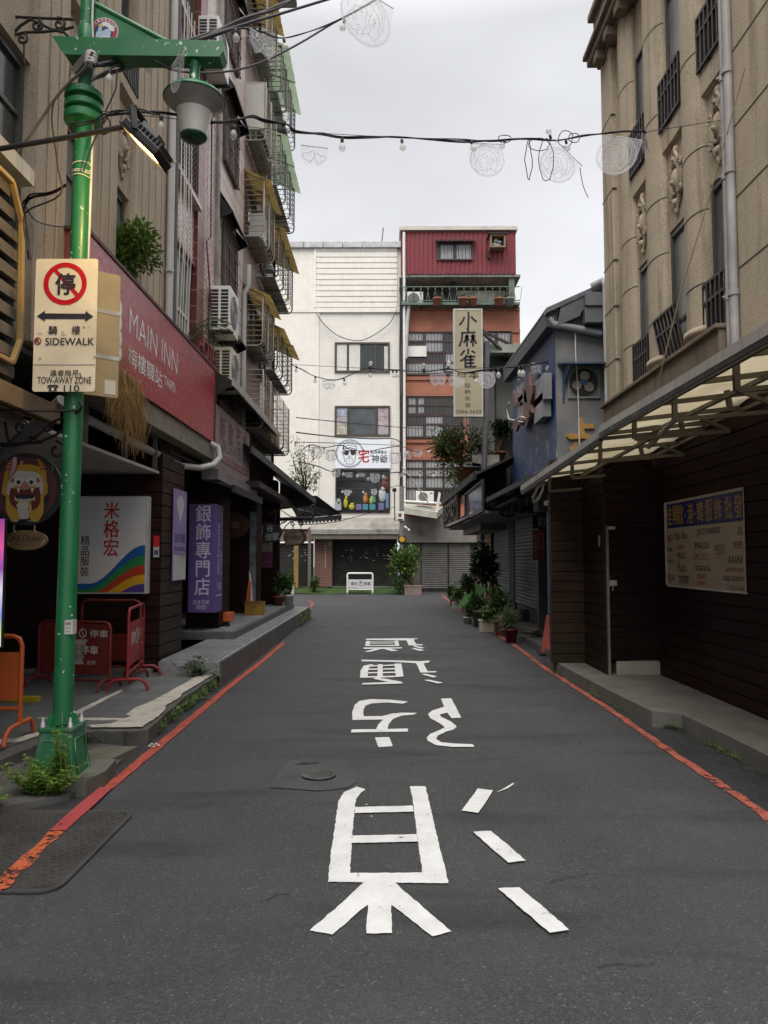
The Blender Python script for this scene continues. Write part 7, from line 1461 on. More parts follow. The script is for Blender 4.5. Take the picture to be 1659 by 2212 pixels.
for i, (x, ya, yb) in enumerate(((16, 965, 1000), (116, 985, 1018))):
    mb = MB()
    for k in range(5): y = ya + (yb - ya) * k / 5; p = onY(x, y, YO); mb.tube([(p.x + .012 * math.cos(a) * (1 if k % 2 else .3), YO + .012 * math.cos(a) * (.3 if k % 2 else 1), p.z - .014 + .018 * math.sin(a)) for a in [j * PI / 4 for j in range(8)]], .003, 4, closed=True)
    tag(mb.build('chain', STEELD), ['left chain holding the round lion face sign', 'right chain holding the round lion face sign'][i], 'chain', 'chains of the round sign')
# round face sign
t = thing('round_sign', 'round black sign with a yellow horned lion face holding a beer mug', 'sign', (-2.9, YO, 1.9))
f = frS((0, YO, 0)); KZ = YO / FOC
def oz(x, y, d=0): p = onY(x / 5.76, 960 + y / 5.76, YO); return p.x, p.z
def opoly(name, pts, m, d): mbb = MB(); mbb.p2(f, [oz(*p) for p in pts], d); return mbb.build(name, m, t)
cx, cz = oz(320, 555); rr = 79 * KZ
mb = MB(); mb.disc2(f, cx, cz, rr, d=-.03, th=.03, n=48); mb.build('board', M('sign_black_wood', (.022, .018, .018), .5), t, bevel=.004)
MARO = M('sign_maroon', (.11, .03, .033), .5); YEL = M('sign_lion_yellow', (.46, .27, .035), .5); OFFW = M('sign_offwhite', (.52, .49, .42), .5)
mb = MB(); mb.disc2(f, cx, cz, rr * .86, rr * .86, .002, n=48); mb.build('maroon_disc', MARO, t)
mb = MB(); c2 = oz(330, 640); mb.disc2(f, c2[0], c2[1], 290 / 5.76 * KZ, 320 / 5.76 * KZ, .003, n=40); mb.build('black_disc', M('sign_black_paint', (.02, .017, .017), .5), t)  # black oval painted on the board behind the lion face
opoly('mane', [(240, 262), (256, 240), (250, 196), (262, 215), (268, 222), (285, 205), (295, 212), (288, 232), (278, 250), (380, 250), (470, 270), (545, 300), (575, 340), (582, 390), (582, 470), (598, 500), (598, 605), (548, 655), (548, 800), (530, 880), (500, 930), (470, 962), (430, 965), (390, 940), (370, 900), (330, 930), (270, 930), (250, 900), (245, 940), (200, 965), (155, 962), (110, 900), (80, 820), (70, 720), (78, 655), (25, 605), (40, 480), (62, 350), (100, 310), (180, 275)], YEL, .0045)
opoly('face', [(150, 400), (170, 345), (240, 328), (320, 335), (400, 335), (490, 370), (528, 420), (545, 520), (540, 600), (508, 632), (500, 560), (440, 520), (320, 510), (190, 520), (130, 570), (125, 632), (90, 620), (92, 540), (110, 460)], OFFW, .006)
for s in (0, 1):
    mx = (lambda x: 640 - x) if s else (lambda x: x); e = (235, 395)[s]
    opoly('horn', [(mx(82), 315), (mx(78), 265), (mx(110), 220), (mx(160), 168), (mx(178), 172), (mx(150), 240), (mx(132), 325)], M('horn_orange', (.36, .085, .02), .5), .005)
    for q_ in (0, 1, 2): opoly('horn_stripe', [(mx(84 + q_ * 22), 290 - q_ * 40), (mx(140 + q_ * 10), 290 - q_ * 40), (mx(146 + q_ * 10), 272 - q_ * 38), (mx(88 + q_ * 24), 275 - q_ * 40)], M('horn_yellow', (.50, .30, .05), .5), .0058)
    mb = MB(); p = oz(e + (8 if s == 0 else -8), 465); mb.disc2(f, p[0], p[1], 55 / 5.76 * KZ, d=.0068, n=24); mb.build('eye_white', M('eye_white', (.62, .6, .55), .5), t)
    mb = MB(); p = oz(e, 472); mb.disc2(f, p[0], p[1], 26 / 5.76 * KZ, d=.0076, n=20); mb.build('pupil', SIGNK, t)
    opoly('eye_mark', [(mx(175), 410), (mx(140), 430), (mx(165), 436), (mx(118), 452), (mx(160), 455), (mx(120), 470), (mx(180), 472)], M('mark_red', (.28, .02, .04), .5), .0072)
opoly('jaw', [(140, 540), (190, 552), (258, 540), (380, 540), (430, 552), (490, 530), (510, 600), (508, 720), (470, 790), (400, 830), (390, 700), (440, 700), (440, 630), (190, 630), (190, 700), (225, 720), (230, 810), (160, 770), (122, 700), (122, 600)], M('jaw_dark_red', (.14, .022, .02), .5), .0066)
opoly('mouth', [(188, 626), (442, 626), (430, 670), (370, 700), (260, 700), (200, 670)], SIGNK, .008)
opoly('lower_teeth', [(186, 640), (200, 668), (240, 685), (250, 665), (262, 690), (280, 670), (295, 697), (312, 675), (330, 697), (345, 668), (360, 690), (375, 665), (385, 685), (425, 668), (442, 640), (440, 690), (360, 706), (260, 706), (190, 690)], OFFW, .0088)
for s in (215, 385): opoly('fang', [(s, 545), (s + 45, 545), (s + 20, 612)], M('fang_white', (.62, .6, .55), .5), .0085)
opoly('nose', [(318, 458), (335, 462), (360, 500), (378, 530), (370, 552), (330, 568), (310, 570), (270, 555), (258, 535), (275, 500), (300, 462)], M('nose_pink', (.44, .20, .16), .5), .0094)
opoly('mug', [(220, 770), (350, 770), (366, 915), (358, 925), (256, 930), (250, 922)], M('mug_glass', (.48, .42, .42), .4), .0096)
mb = MB()
for x, y, r_ in ((240, 760, 28), (270, 742, 30), (305, 735, 30), (335, 745, 26), (350, 760, 18), (290, 765, 40)): p = oz(x, y); mb.disc2(f, p[0], p[1], r_ / 5.76 * KZ, d=.0102 + r_ * 1e-5, n=16)
mb.build('foam', OFFW, t)
mb = MB(); mb.st2(f, [oz(*p) for p in ((352, 768), (385, 765), (396, 790), (385, 830), (358, 860))], .007, .0100); mb.build('mug_handle', OFFW, t)
mb = MB()
for x in (200, 215, 360, 390, 420): mb.p2(f, [oz(x, 940), oz(x + 14, 945), oz(x + 3, 972)], .010)
mb.build('claw', OFFW, t)
mb = MB(); mb.tube([f.P(*oz(x, y), .03) for x, y in ((205, 170), (205, 220), (196, 290), (165, 370), (145, 405))], [.018, .021, .021, .018, .012], 10); tag(mb.build('plastic_tube', M('pink_tube', (.40, .24, .27), .3)), 'short pink plastic tube hanging over the lion face sign', 'tube')
t = thing('oval_plaque', 'brown oval plaque lettered Old Door hanging under the round sign', 'sign', (-2.9, YO, 1.55)); p = oz(318, 1190); rx, ry = 272 / 5.76 * KZ, 125 / 5.76 * KZ
mb = MB(); mb.disc2(f, p[0], p[1], rx, ry, -.02, .02, 48); mb.build('board', M('plaque_tan', (.20, .125, .06), .5, var=.08), t, bevel=.003)
mb = MB(); txt(mb, 'Old Door', f, *oz(305, 1165), 435 / 5.76 * KZ, 78 / 5.76 * KZ, .001, -.004, .004); mb.build('lettering', M('plaque_dark', (.055, .032, .018), .6), t)
mb = MB(); txt(mb, 'hostel & bar', f, *oz(300, 1240), 270 / 5.76 * KZ, 38 / 5.76 * KZ, .001, -.004); mb.build('small_lettering', M('plaque_dark2', (.09, .055, .03), .6), t)
mb = MB()
for s in (-1, 1):
    for k in range(5): q_ = oz(318 + s * (255 - k * 11 - 8), 1185 + k * 14); mb.disc2(f, q_[0], q_[1], .006, .004, .002 + k * .0003, n=8)
mb.build('wheat_ear', OFFW, t)
mb = MB()
for x in (185, 440): mb.tube([f.P(oz(x, y)[0] + .006 * math.sin(y), oz(x, y)[1], .005) for y in (1005, 1030, 1060, 1095)], .006, 6)
mb.build('hook', M('brass_hook', (.4, .33, .18), .4, .6), t)
# LED sign at the picture edge
t = thing('led_sign', 'upright lit LED sign with a rainbow glow at the left picture edge', 'lit sign', (-3.1, 5.6, .9)); mb = MB(); a = onY(2, 1400, 5.6); b_ = onY(2, 1118, 5.6); mb.box(-3.3, a.x, 5.6, 5.64, a.z, b_.z); mb.box(-3.12, -3.02, 5.61, 5.63, .14, a.z); mb.build('case', BLACK, t)
m, n, b = _mat('led_screen'); z = nd(n, 'ShaderNodeSeparateXYZ', {0: coords(n)}).outputs[2]; r_ = nd(n, 'ShaderNodeValToRGB', {0: rng(n, z, a.z, b_.z, 0, 1)}); el = r_.color_ramp; el.elements[0].color = (1, 1, 1, 1); el.elements[1].color = (.30, .06, .32, 1)
for p_, c_ in ((.25, (.30, .35, .9)), (.12, (.6, .8, .2)), (.45, (.95, .85, 1)), (.6, (.35, .10, .5)), (.78, (.9, .12, .4))): el.elements.new(p_).color = c4(c_)
n.links.new(r_.outputs[0], b.inputs['Emission Color']); b.inputs['Emission Strength'].default_value = .4; b.inputs['Base Color'].default_value = (.02, .02, .02, 1)
mb = MB(); mb.fbox(frS((0, 5.599, 0)), -3.28, a.x - .002, a.z + .01, b_.z - .01, 0, .004); mb.build('screen', m, t)
# ================================================================ BARRIERS
def barrier(label, A, B, h, zb, m, pm, pz0, pz1, foot=.21, r=.017, top=True):
    A = Vector(A); B = Vector(B); d = (B - A).normalized(); nrm = Vector((d.y, -d.x, 0)); c_ = (A + B) / 2
    t = thing('parking_barrier', label, 'barrier', c_, 'no parking barriers'); mb = MB(); Z = Vector((0, 0, 1)); c = .07
    mb.tube([A + Z * zb, A + Z * (h - c), A + Z * (h - c * .3) + d * c * .3, A + Z * h + d * c, B + Z * h - d * c, B + Z * (h - c * .3) - d * c * .3, B + Z * (h - c), B + Z * zb], r, 10); mb.tube([A + Z * (pz0 - .07), B + Z * (pz0 - .07)], r * .8, 8); mb.build('frame', m, t)
    for P in (A, B): mb = MB(); mb.tube([P - nrm * foot + Z * .01, P - nrm * (foot - .03) + Z * zb * .7, P - nrm * (foot - .09) + Z * zb, P + Z * zb, P + nrm * (foot - .09) + Z * zb, P + nrm * (foot - .03) + Z * zb * .7, P + nrm * foot + Z * .01], r, 8); mb.build('foot', m, t)
    w_ = (B - A).length; fr = Fr(A, d, Z); mb = MB(); mb.fbox(fr, r * .5, w_ - r * .5, pz0, pz1, -.006, .006); mb.build('panel', pm, t, bevel=.003)
    return t, fr, w_
BW = M('barrier_white', (.55, .53, .5), .5)
def nopark(mb, fr, w_, z, h, u0=.12, u1=.88):
    a, b_ = w_ * u0, w_ * u1; k = (b_ - a); txt(mb, '請勿', fr, a + k * .18, z, k * .36, h, .008, .015); txt(mb, '停車', fr, b_ - k * .18, z, k * .36, h, .008, .015); mb.ring2(fr, (a + b_) / 2, z, h * .55, h * .12, .008, 28); mb.st2(fr, [((a + b_) / 2 - h * .25, z + h * .4), ((a + b_) / 2 + h * .25, z - h * .4)], h * .12, .0085)
zg = .143
A = onZ(97, 1474, zg); B = onZ(247, 1487, zg)
t, fr, w_ = barrier('faded red barrier with a torn white notice behind the green pole', (-4.02, 8.62, zg), (-3.1, 8.36, zg), .74, .11, REDBAR, M('faded_panel_dimmed_for_shade', (.15, .022, .018), .55, var=.12, dirt=.25), .16, .72)  # panel red lowered in its colour for the shade inside the arcade
mb = MB(); nopark(mb, fr, w_, .615, .085, .28, .97); txt(mb, '停車', fr, w_ * .72, .43, .24, .10, .008, .02); txt(mb, '合作', fr, w_ * .75, .29, .12, .05, .008, .01); mb.build('lettering', BW, t)
mb = MB(); mb.p2(fr, [(w_ * .30, .52), (w_ * .66, .55), (w_ * .70, .54), (w_ * .66, .49), (w_ * .69, .44), (w_ * .61, .40), (w_ * .65, .36), (w_ * .63, .30), (w_ * .66, .27), (w_ * .3, .25)], .010, .001); o = mb.build('torn_notice', M('notice_paper', (.40, .375, .34), .7, dirt=.3), t); mb = MB(); txt(mb, '違規停車\n一律拖吊', fr, w_ * .49, .40, .33, .19, .0125, -.004); mb.build('notice_print', M('notice_ink', (.08, .07, .07), .6), o)
t, fr, w_ = barrier('bright red no parking barrier turned side on before the grey boarded pillar', (-2.86, 8.25, zg), (-3.04, 9.3, zg), .90, .13, REDBRT, REDBRT, .26, .74, .22)
# lettering faces the street
fr2 = Fr(Vector((-2.86, 8.25, zg)), Vector((-.18, 1.05, 0)), (0, 0, 1)); mb = MB(); nopark(mb, fr2, w_, .56, .15, .14, .86); mb.fbox(fr2, w_ * .7, w_ * .88, .42, .45, .007, .008); mb.build('lettering', BW, t)
t, fr, w_ = barrier('second faded red barrier leaning at the boarded wall behind the torn notice', (-3.75, 9.15, zg), (-2.98, 9.0, zg), .95, .11, REDBAR, REDBAR, .22, .55)
t, fr, w_ = barrier('orange barrier cut by the left picture edge', (-3.9, 6.0, zg), (-2.965, 6.06, zg), .83, .13, ORANGE, ORANGE, .32, .70, .28, .019)
t, fr, w_ = barrier('white no parking barrier standing on the road before the turf', (-1.79, 33.72, 0), (-.65, 33.72, 0), .94, .10, M('glossy_white', (.74, .74, .72), .35), M('panel_white', (.62, .62, .62), .4), .28, .66, .02, .042)
mb = MB(); a_, b__ = w_ * .12, w_ * .88; txt(mb, '請勿', fr, w_ * .26, .475, .30, .17, .010, .015); txt(mb, '停車', fr, w_ * .78, .475, .30, .17, .010, .015); mb.ring2(fr, w_ * .52, .49, .095, .012, .010, 24); mb.disc2(fr, w_ * .52, .52, .05, .035, .010, n=14); mb.fbox(fr, w_ * .52 - .09, w_ * .52 + .09, .375, .392, .009, .0105); mb.build('lettering', M('plum_lettering', (.06, .035, .07), .5), t)
mb = MB(); mb.box(-3.9, -3.55, 7.6, 7.68, .146, .20); tag(mb.build('yellow_bar', M('yellow_bar', (.4, .3, .02), .5)), 'low yellow bar lying in the dark left shop front', 'bar')
# ================================================================ LEFT arcade: hanging oval signs, crate, machine
def oval_sign(label, x, y, rx, ry, Y, m, name='oval_sign', th=.05):
    p = onY(x, y, Y); t = thing(name, label, 'sign', p, 'hanging oval shop signs'); f = frS((0, Y, 0)); K = Y / FOC; mb = MB(); mb.disc2(f, p.x, p.z, rx * K, ry * K, -th, th, 40); mb.build('board', m, t, bevel=.006); mb = MB(); mb.ring2(f, p.x, p.z, rx * K * .97, .02, .001, 40, sy=ry / rx); mb.build('rim', BLACK, t); return t, f, p, K
t, f, p, K = oval_sign('brown wooden oval sign half hidden behind the purple sign box', 490, 1134, 47, 32, 14.2, M_wood('oval_brown', (.07, .035, .025), (.11, .06, .04), 0, .5)); mb = MB(); txt(mb, '歆', f, p.x + 20 * K, p.z + 1 * K, 16 * K, 16 * K, .003); mb.build('lettering', M('oval_pale', (.25, .18, .13), .6), t)
t, f, p, K = oval_sign('black oval sign with white handwritten characters', 577, 1150, 33, 22, 17.4, M('oval_black', (.02, .02, .023), .45)); mb = MB(); txt(mb, '給', f, p.x - 16 * K, p.z + 8 * K, 17 * K, 18 * K, .004, .0); txt(mb, '谷', f, p.x + 6 * K, p.z + 9 * K, 15 * K, 15 * K, .004); txt(mb, '買', f, p.x - 15 * K, p.z - 10 * K, 11 * K, 16 * K, .004); txt(mb, '個', f, p.x + 2 * K, p.z - 10 * K, 14 * K, 16 * K, .004); txt(mb, '家', f, p.x + 18 * K, p.z - 9 * K, 15 * K, 17 * K, .004); mb.build('lettering', M('chalk_white', (.42, .43, .43), .6), t)
t, f, p, K = oval_sign('cream noodle shop sign on a brown oval board, last under its scroll bracket', 637, 1161, 25, 18, 20.6, M('oval_wood', (.16, .085, .05), .5)); mb = MB(); mb.p2(f, [(p.x + x * K, p.z + y * K) for x, y in ((-21, 13), (-16, 16), (6, 16), (13, 11), (17, 0), (17, -6), (10, -14), (-18, -16), (-22, -12))], .004, .01); mb.build('cream_plate', M('plate_cream', (.44, .38, .29), .5), t); mb = MB(); txt(mb, '六洲麵線', f, p.x - 3 * K, p.z - .5 * K, 36 * K, 12 * K, .016, .01); mb.build('lettering', M('plate_red', (.12, .03, .02), .5), t); mb = MB()
for k in range(3): mb.ring2(f, p.x + (-6 + 4.5 * k) * K, p.z + 11 * K, 2.4 * K, 1.0 * K, .016 + k * .0004, 16)
txt(mb, '古早味麵線專賣', f, p.x - 2 * K, p.z - 12.5 * K, 22 * K, 2.6 * K, .016); mb.build('rings', M('plate_brown', (.15, .09, .05), .5), t)
scroll_bracket('scroll_bracket', 'thin scroll bracket over the cream noodle sign, against the white wall', 20.6, [[(604, 1119), (640, 1119), (660, 1118)], [(604, 1134), (615, 1127), (625, 1122), (640, 1126), (655, 1121), (660, 1112), (657, 1108), (653, 1112)], sp(612, 1124, 6, 0, 1.3), sp(630, 1122, 6, 0, 1.3), sp(648, 1121, 6, 0, 1.3), sp(632, 1131, 5, 0, 1.2), sp(650, 1131, 5, 0, 1.2), [(633, 1136), (633, 1143)], [(650, 1136), (650, 1143)], [(613, 1143), (618, 1135), (628, 1127)]], .014)
scroll_bracket('scroll_bracket', 'dark scroll bracket over the black oval sign', 17.4, [[(538, 1100), (600, 1102)], [(540, 1116), (556, 1104), (575, 1110), (598, 1103)], sp(548, 1108, 6, 0, 1.3), sp(565, 1108, 6, 0, 1.3), sp(584, 1108, 6, 0, 1.3), [(560, 1112), (560, 1130)], [(595, 1106), (595, 1132)]], .013)
scroll_bracket('scroll_bracket', 'dark scroll bracket behind the top of the purple sign box', 14.2, [[(465, 1076), (525, 1078)], [(468, 1094), (482, 1082), (500, 1088), (522, 1080)], sp(476, 1085, 6, 0, 1.3), sp(497, 1084, 6, 0, 1.3), [(480, 1088), (480, 1104)], [(505, 1086), (505, 1104)]], .012)
t = thing('plastic_crate', 'worn yellow crate on the steel platform beside the far boarded wall', 'crate', (-2.72, 15.4, .44)); mb = MB(); mb.box(-2.91, -2.535, 15.2, 15.5, .445, .47)
for (a, b_, c_, d_) in ((-2.91, -2.535, 15.2, 15.215), (-2.91, -2.535, 15.485, 15.5), (-2.91, -2.895, 15.2, 15.5), (-2.55, -2.535, 15.2, 15.5)): mb.box(a, b_, c_, d_, .46, .72)
mb.build('body', M('yellow_crate', (.30, .17, .03), .55, dirt=.4), t, bevel=.006); mb = MB(); mb.frame2(frS((0, 15.2, 0)), -2.92, -2.525, .68, .735, .014, -.01, .01); mb.box(-2.76, -2.69, 15.188, 15.2, .60, .63); mb.build('rim', M('yellow_crate_dark', (.2, .11, .025), .55), t)
t = thing('folded_sign', 'folded orange and white board leaning on the arcade pillar behind the crate', 'board', (-2.95, 15.7, .44)); mb = MB(); mb.prism([(-3.0, 15.62, .44), (-2.93, 15.72, 1.12), (-2.88, 15.72, 1.12), (-2.87, 15.62, .44)], (0, .02, 0)); mb.build('orange_board', ORANGE, t); mb = MB(); mb.prism([(-2.87, 15.66, .44), (-2.93, 15.76, 1.35), (-2.90, 15.76, 1.35), (-2.80, 15.66, .44)], (0, .02, 0)); mb.build('white_board', WHITEP, t)
t = thing('cart', 'small orange cart with a black caster beside the purple sign pillar', 'cart', (-2.75, 12.9, .32)); mb = MB(); mb.box(-2.80, -2.66, 12.7, 13.0, .53, .68); mb.build('body', ORANGE, t, bevel=.01); mb = MB(); mb.lathe((-2.70, 12.72, .485), [(0, -.015), (.04, -.015), (.045, 0), (.04, .015), (0, .015)], 16, (1, 0, 0)); mb.build('caster', BLACK, t)
# ================================================================ RIGHT: tall hanging sign, pole, cone etc.
YV = 18.5
t = thing('vertical_sign', 'tall beige vertical shop sign with black brush characters and a phone number', 'sign', (2.1, YV, 5.4)); f = frS((0, YV, 0)); a = onY(980.5, 900, YV); b_ = onY(1042, 667, YV); x0, x1, z0, z1 = a.x, b_.x, a.z, b_.z
mb = MB(); mb.fbox(f, x0, x1, z0, z1, -.16, 0); mb.build('box', M('sign_alu', (.42, .42, .40), .4, .3), t, bevel=.02)
mb = MB(); mb.frame2(f, x0, x1, z0, z1, .035, 0, .015); mb.build('rim', M('pale_alu', (.48, .48, .46), .4, .3), t)
mb = MB(); mb.fbox(f, x0 + .035, x1 - .035, z0 + .035, z1 - .035, 0, .006); mb.build('face', M('beige_face', (.36, .31, .21), .5, var=.04), t)
mb = MB(); W_ = x1 - x0; H_ = z1 - z0
def vch(ch, u, v, w_, h_, bo): txt(mb, ch, f, x0 + W_ * u, z0 + H_ * v, W_ * w_, H_ * h_, .008, bo)
# brush strokes of the three large characters
def br(cx, cy, s, lines):
    for L_ in lines: mb.st2(f, [(x0 + W_ * cx + x * s, z0 + H_ * cy + y * s) for x, y in L_], .052, .008)
br(.5, .885, .24, [[(.05, 1), (.08, .4), (.04, -.3), (.0, -.95), (-.15, -.8)], [(-.35, .45), (-.55, .0), (-.9, -.45)], [(.35, .5), (.6, .15), (.95, -.1)]])
br(.5, .71, .24, [[(0, 1.1), (.05, .85)], [(-.75, .75), (.8, .78)], [(-.6, .72), (-.65, 0), (-.95, -.75)], [(-.35, .35), (.1, .38)], [(-.12, .6), (-.12, -.75)], [(-.15, .3), (-.45, -.35)], [(-.08, .25), (.1, -.1)], [(.25, .38), (.8, .4)], [(.52, .62), (.52, -.75)], [(.5, .3), (.25, -.35)], [(.56, .28), (.88, -.45)]])
br(.5, .535, .24, [[(.0, 1.1), (.0, .45)], [(-.35, .9), (-.8, .35)], [(.35, .85), (.75, .6)], [(-.1, .4), (-.5, -.1), (-.85, -.25)], [(-.3, .1), (-.3, -1)], [(-.2, .18), (.75, .22)], [(-.25, -.15), (.65, -.12)], [(-.25, -.5), (.65, -.47)], [(-.3, -.88), (.85, -.85)], [(.25, .4), (.25, -.85)]])
vch('日', .28, .385, .26, .045, .01); vch('本', .68, .385, .36, .065, .01); vch('服', .47, .285, .2, .042, 0); vch('飾', .47, .228, .2, .042, 0); vch('批', .47, .168, .18, .04, 0); vch('發', .47, .105, .2, .042, 0); vch('2556-5625', .5, .045, .86, .028, .012)
mb.build('lettering', M('brush_black', (.012, .01, .016), .5), t)
mb = MB(); p = onY(1008, 902, YV); mb.tube([p, p - Vector((0, 0, .35))], .02, 6); mb.build('stay', STEELD, t)
GP = M('dark_grey_pole', (.095, .095, .098), .5, .2, dirt=.3)
mb = MB(); mb.tube([onY(1052, 738, YV + .1), onY(1050, 900, YV + .1), onY(1046, 1000, YV + .1), onY(1043, 1098, YV + .1)], .075, 12); p = onY(1043, 1102, YV + .1); mb.tube([p, p + Vector((-.5, 0, -.25)), p + Vector((-.9, 0, -.42))], .05, 8); tag(mb.build('sign_pole', GP), 'dark grey pole carrying the vertical sign over the corner shop', 'pole')
mb = MB(); mb.bar(onY(1040, 714, YV + .1), onY(1120, 752, YV + .6), .06); mb.bar(onY(1046, 722, YV + .1), onY(1100, 770, YV + .5), .06); mb.bar(onY(1042, 710, YV + .1), onY(1042, 812, YV + .1), .06); tag(mb.build('sign_bracket', M('rust_black', (.045, .03, .025), .6)), 'rusty triangular bracket arms behind the vertical sign', 'bracket')
t = thing('flat_lamp', 'flat grey street lamp head over the corner shop roof', 'lamp', (1.9, 19, 3.9)); a = onY(1002, 1060, 19.2); mb = MB(); P = [onY(x, y, 19.0) for x, y in ((1000, 1003), (1004, 999), (1020, 998), (1038, 1003), (1042, 1008), (1000, 1008))]; mb.prism(P, (0, .3, 0)); mb.build('housing', M('lamp_grey', (.22, .23, .23), .5, .2), t, bevel=.01); mb = MB(); mb.prism([onY(x, y, 18.99) for x, y in ((1006, 1001.5), (1020, 1001.5), (1020, 1004), (1006, 1004))], (0, .02, 0)); mb.build('lens', BLACK, t)
# cone with scrap wood beside the boarded pier
t = thing('traffic_cone', 'faded red traffic cone squeezed beside the boarded pier', 'traffic cone', (2.42, 11.6, 0)); c = Vector((2.70, 12.5, .02)); mb = MB(); mb.lathe(c, [(.13, .03), (.12, .06), (.035, .62), (.025, .64), (0, .64)], 24); mb.build('cone', M('cone_red', (.36, .065, .05), .55, dirt=.4), t); mb = MB(); mb.box(c.x - .17, c.x + .17, c.y - .17, c.y + .17, .005, .045); mb.build('base', BLACK, t, bevel=.01); mb = MB(); mb.lathe(c, [(.088, .24), (.066, .36), (.07, .36), (.092, .24)], 24); mb.build('band', M('cone_band', (.34, .16, .13), .6, dirt=.5), t)
mb = MB(); mb.prism([(2.70, 12.1, .02), (2.86, 12.1, .02), (2.84, 12.12, .34), (2.76, 12.12, .38)], (.02, .03, 0)); mb.prism([(2.68, 12.08, .25), (2.84, 12.08, .42), (2.84, 12.08, .5), (2.70, 12.08, .36)], (0, .03, 0)); tag(mb.build('scrap_wood', M('old_rust_wood', (.17, .085, .05), .7, dirt=.5)), 'broken scrap of brown wood in front of the cone base', 'scrap')
for i in range(13):
    c = Vector((2.86 + R(-.26, .22), 14.5 + R(-.5, .5), .13 + .032 * (i // 3))); a = R(0, PI); d = Vector((math.cos(a), math.sin(a), R(-.12, .12))); mb = MB(); mb.bar(c - d * .14, c + d * .14, R(.1, .22), .028); tag(mb.build('roof_tile', M('slate_scrap', (.07, .055, .05), .8, var=.4) if i < 3 else bpy.data.materials['slate_scrap'] if i % 3 else CONCD), 'flat broken tile lying in the heap before the black post', 'tile', 'heap of broken tiles')
mb = MB()
for i in range(22):
    x = 2.95 + i * .03; mb.tube([(x, 17.8 - .02 * i, .12), (x, 17.8 - .02 * i, .39 + R(-.03, .03))], .017, 6)
tag(mb.build('log_edging', M('dark_log', (.035, .028, .024), .8, var=.4)), 'low edging of dark round logs before the shutters', 'edging')
# utility pole with box and amber lamp
YU = 33.3
t = thing('utility_pole', 'thin grey utility pole with a white box and an amber lamp before the brick building', 'pole', (.65, YU, 0)); p = onY(868, 1275, YU); q_ = onY(864, 1050, YU); mb = MB(); mb.tube([(p.x, YU, 0), (p.x, YU, q_.z)], .10, 12); mb.build('pole', M('grey_pole_paint', (.17, .165, .155), .7, dirt=.5), t)
a = onY(856, 1125, YU - .15); b_ = onY(873, 1105, YU - .15); f = frS((0, YU - .15, 0)); mb = MB(); mb.fbox(f, a.x, b_.x, a.z, b_.z, -.2, 0); o = mb.build('control_box', WHITEP, t, bevel=.02); mb = MB(); cx, cz = (a.x + b_.x) / 2 - .01, b_.z - .16; mb.p2(f, [(cx - .07, cz + .07), (cx + .07, cz + .07), (cx + .06, cz - .05), (cx, cz - .11), (cx - .06, cz - .05)], .004); mb.build('dark_badge', M('badge_dark', (.05, .03, .03), .5), o); mb = MB(); mb.disc2(f, cx, cz + .01, .04, d=.006, n=14); mb.build('red_badge', SIGNR, o); mb = MB(); mb.fbox(f, a.x + .06, b_.x - .06, a.z + .02, a.z + .08, .001, .004); mb.build('slot', BLACK, o)
c = onY(868.5, 1165, YU - .15); mb = MB(); mb.fbox(f, c.x - .16, c.x + .16, c.z - .17, c.z + .17, -.15, 0); mb.build('lamp_housing', BLACK, t, bevel=.03); mb = MB(); mb.disc2(f, c.x, c.z, .125, d=.004, th=.03, n=24); mb.build('amber_lens', M('amber_lens', (.58, .30, .025), .35), t)
for x, y in ((874, 1137), (880, 1142)): p = onY(x, y, YU - .2); mb = MB(); mb.tube([p, p + Vector((.10, -.1, -.1))], .05, 8); mb.build('camera_unit', WHITEG, t)
mb = MB(); mb.tube([(onY(852, 1060, YU).x, YU, onY(852, 1060, YU).z), onY(853, 1125, YU)], .025, 6); mb.lathe(onY(852, 1062, YU), [(0, 0), (.09, 0), (.1, .12), (.06, .16), (0, .17)], 12); tag(mb.build('alley_lamp', BLACK), 'small dark lamp on a rod beside the utility pole', 'lamp')
# ================================================================ CABLES, BULB STRINGS, ACRYLIC ORNAMENTS
def smooth(P, k=5):
    out = []
    for i in range(len(P) - 1):
        a = P[max(0, i - 1)]; b = P[i]; c = P[i + 1]; d = P[min(len(P) - 1, i + 2)]
        for j in range(k):
            t = j / k; out.append(.5 * ((2 * b) + (c - a) * t + (2 * a - 5 * b + 4 * c - d) * t * t + (3 * b - a - 3 * c + d) * t ** 3))
    return out + [P[-1]]
def pv(pts, Y0, Y1):
    x0, x1 = pts[0][0], pts[-1][0]; return [onY(x, y, Y0 + (Y1 - Y0) * (x - x0) / (x1 - x0 + 1e-6)) for x, y in pts]
def cable(label, pts, Y0, Y1, r=.008, m=None, n=1, j=.0, name='cable', grp=None):
    P = pv(pts, Y0, Y1); mb = MB()
    for k in range(n):
        Q = smooth([p + Vector((R(-j, j), R(-j, j), R(-j, j))) for p in P]); mb.tube(Q, r, 6)
    return tag(mb.build(name, m or RUBBER), label, 'cable', grp)
def bulb(t, p, d=(0, 0, -1), s=1.0):
    d = Vector(d).normalized(); p = Vector(p); mb = MB(); mb.lathe(p, [(0, 0), (.014 * s, 0), (.014 * s, .035 * s), (.011 * s, .04 * s)], 10, d); o = mb.build('socket', BLACK, t)
    mb = MB(); mb.lathe(p + d * .038 * s, [(.011 * s, 0), (.018 * s, .012 * s), (.03 * s, .035 * s), (.031 * s, .05 * s), (.024 * s, .066 * s), (.01 * s, .075 * s), (0, .076 * s)], 12, d); mb.build('bulb', BULB, t)
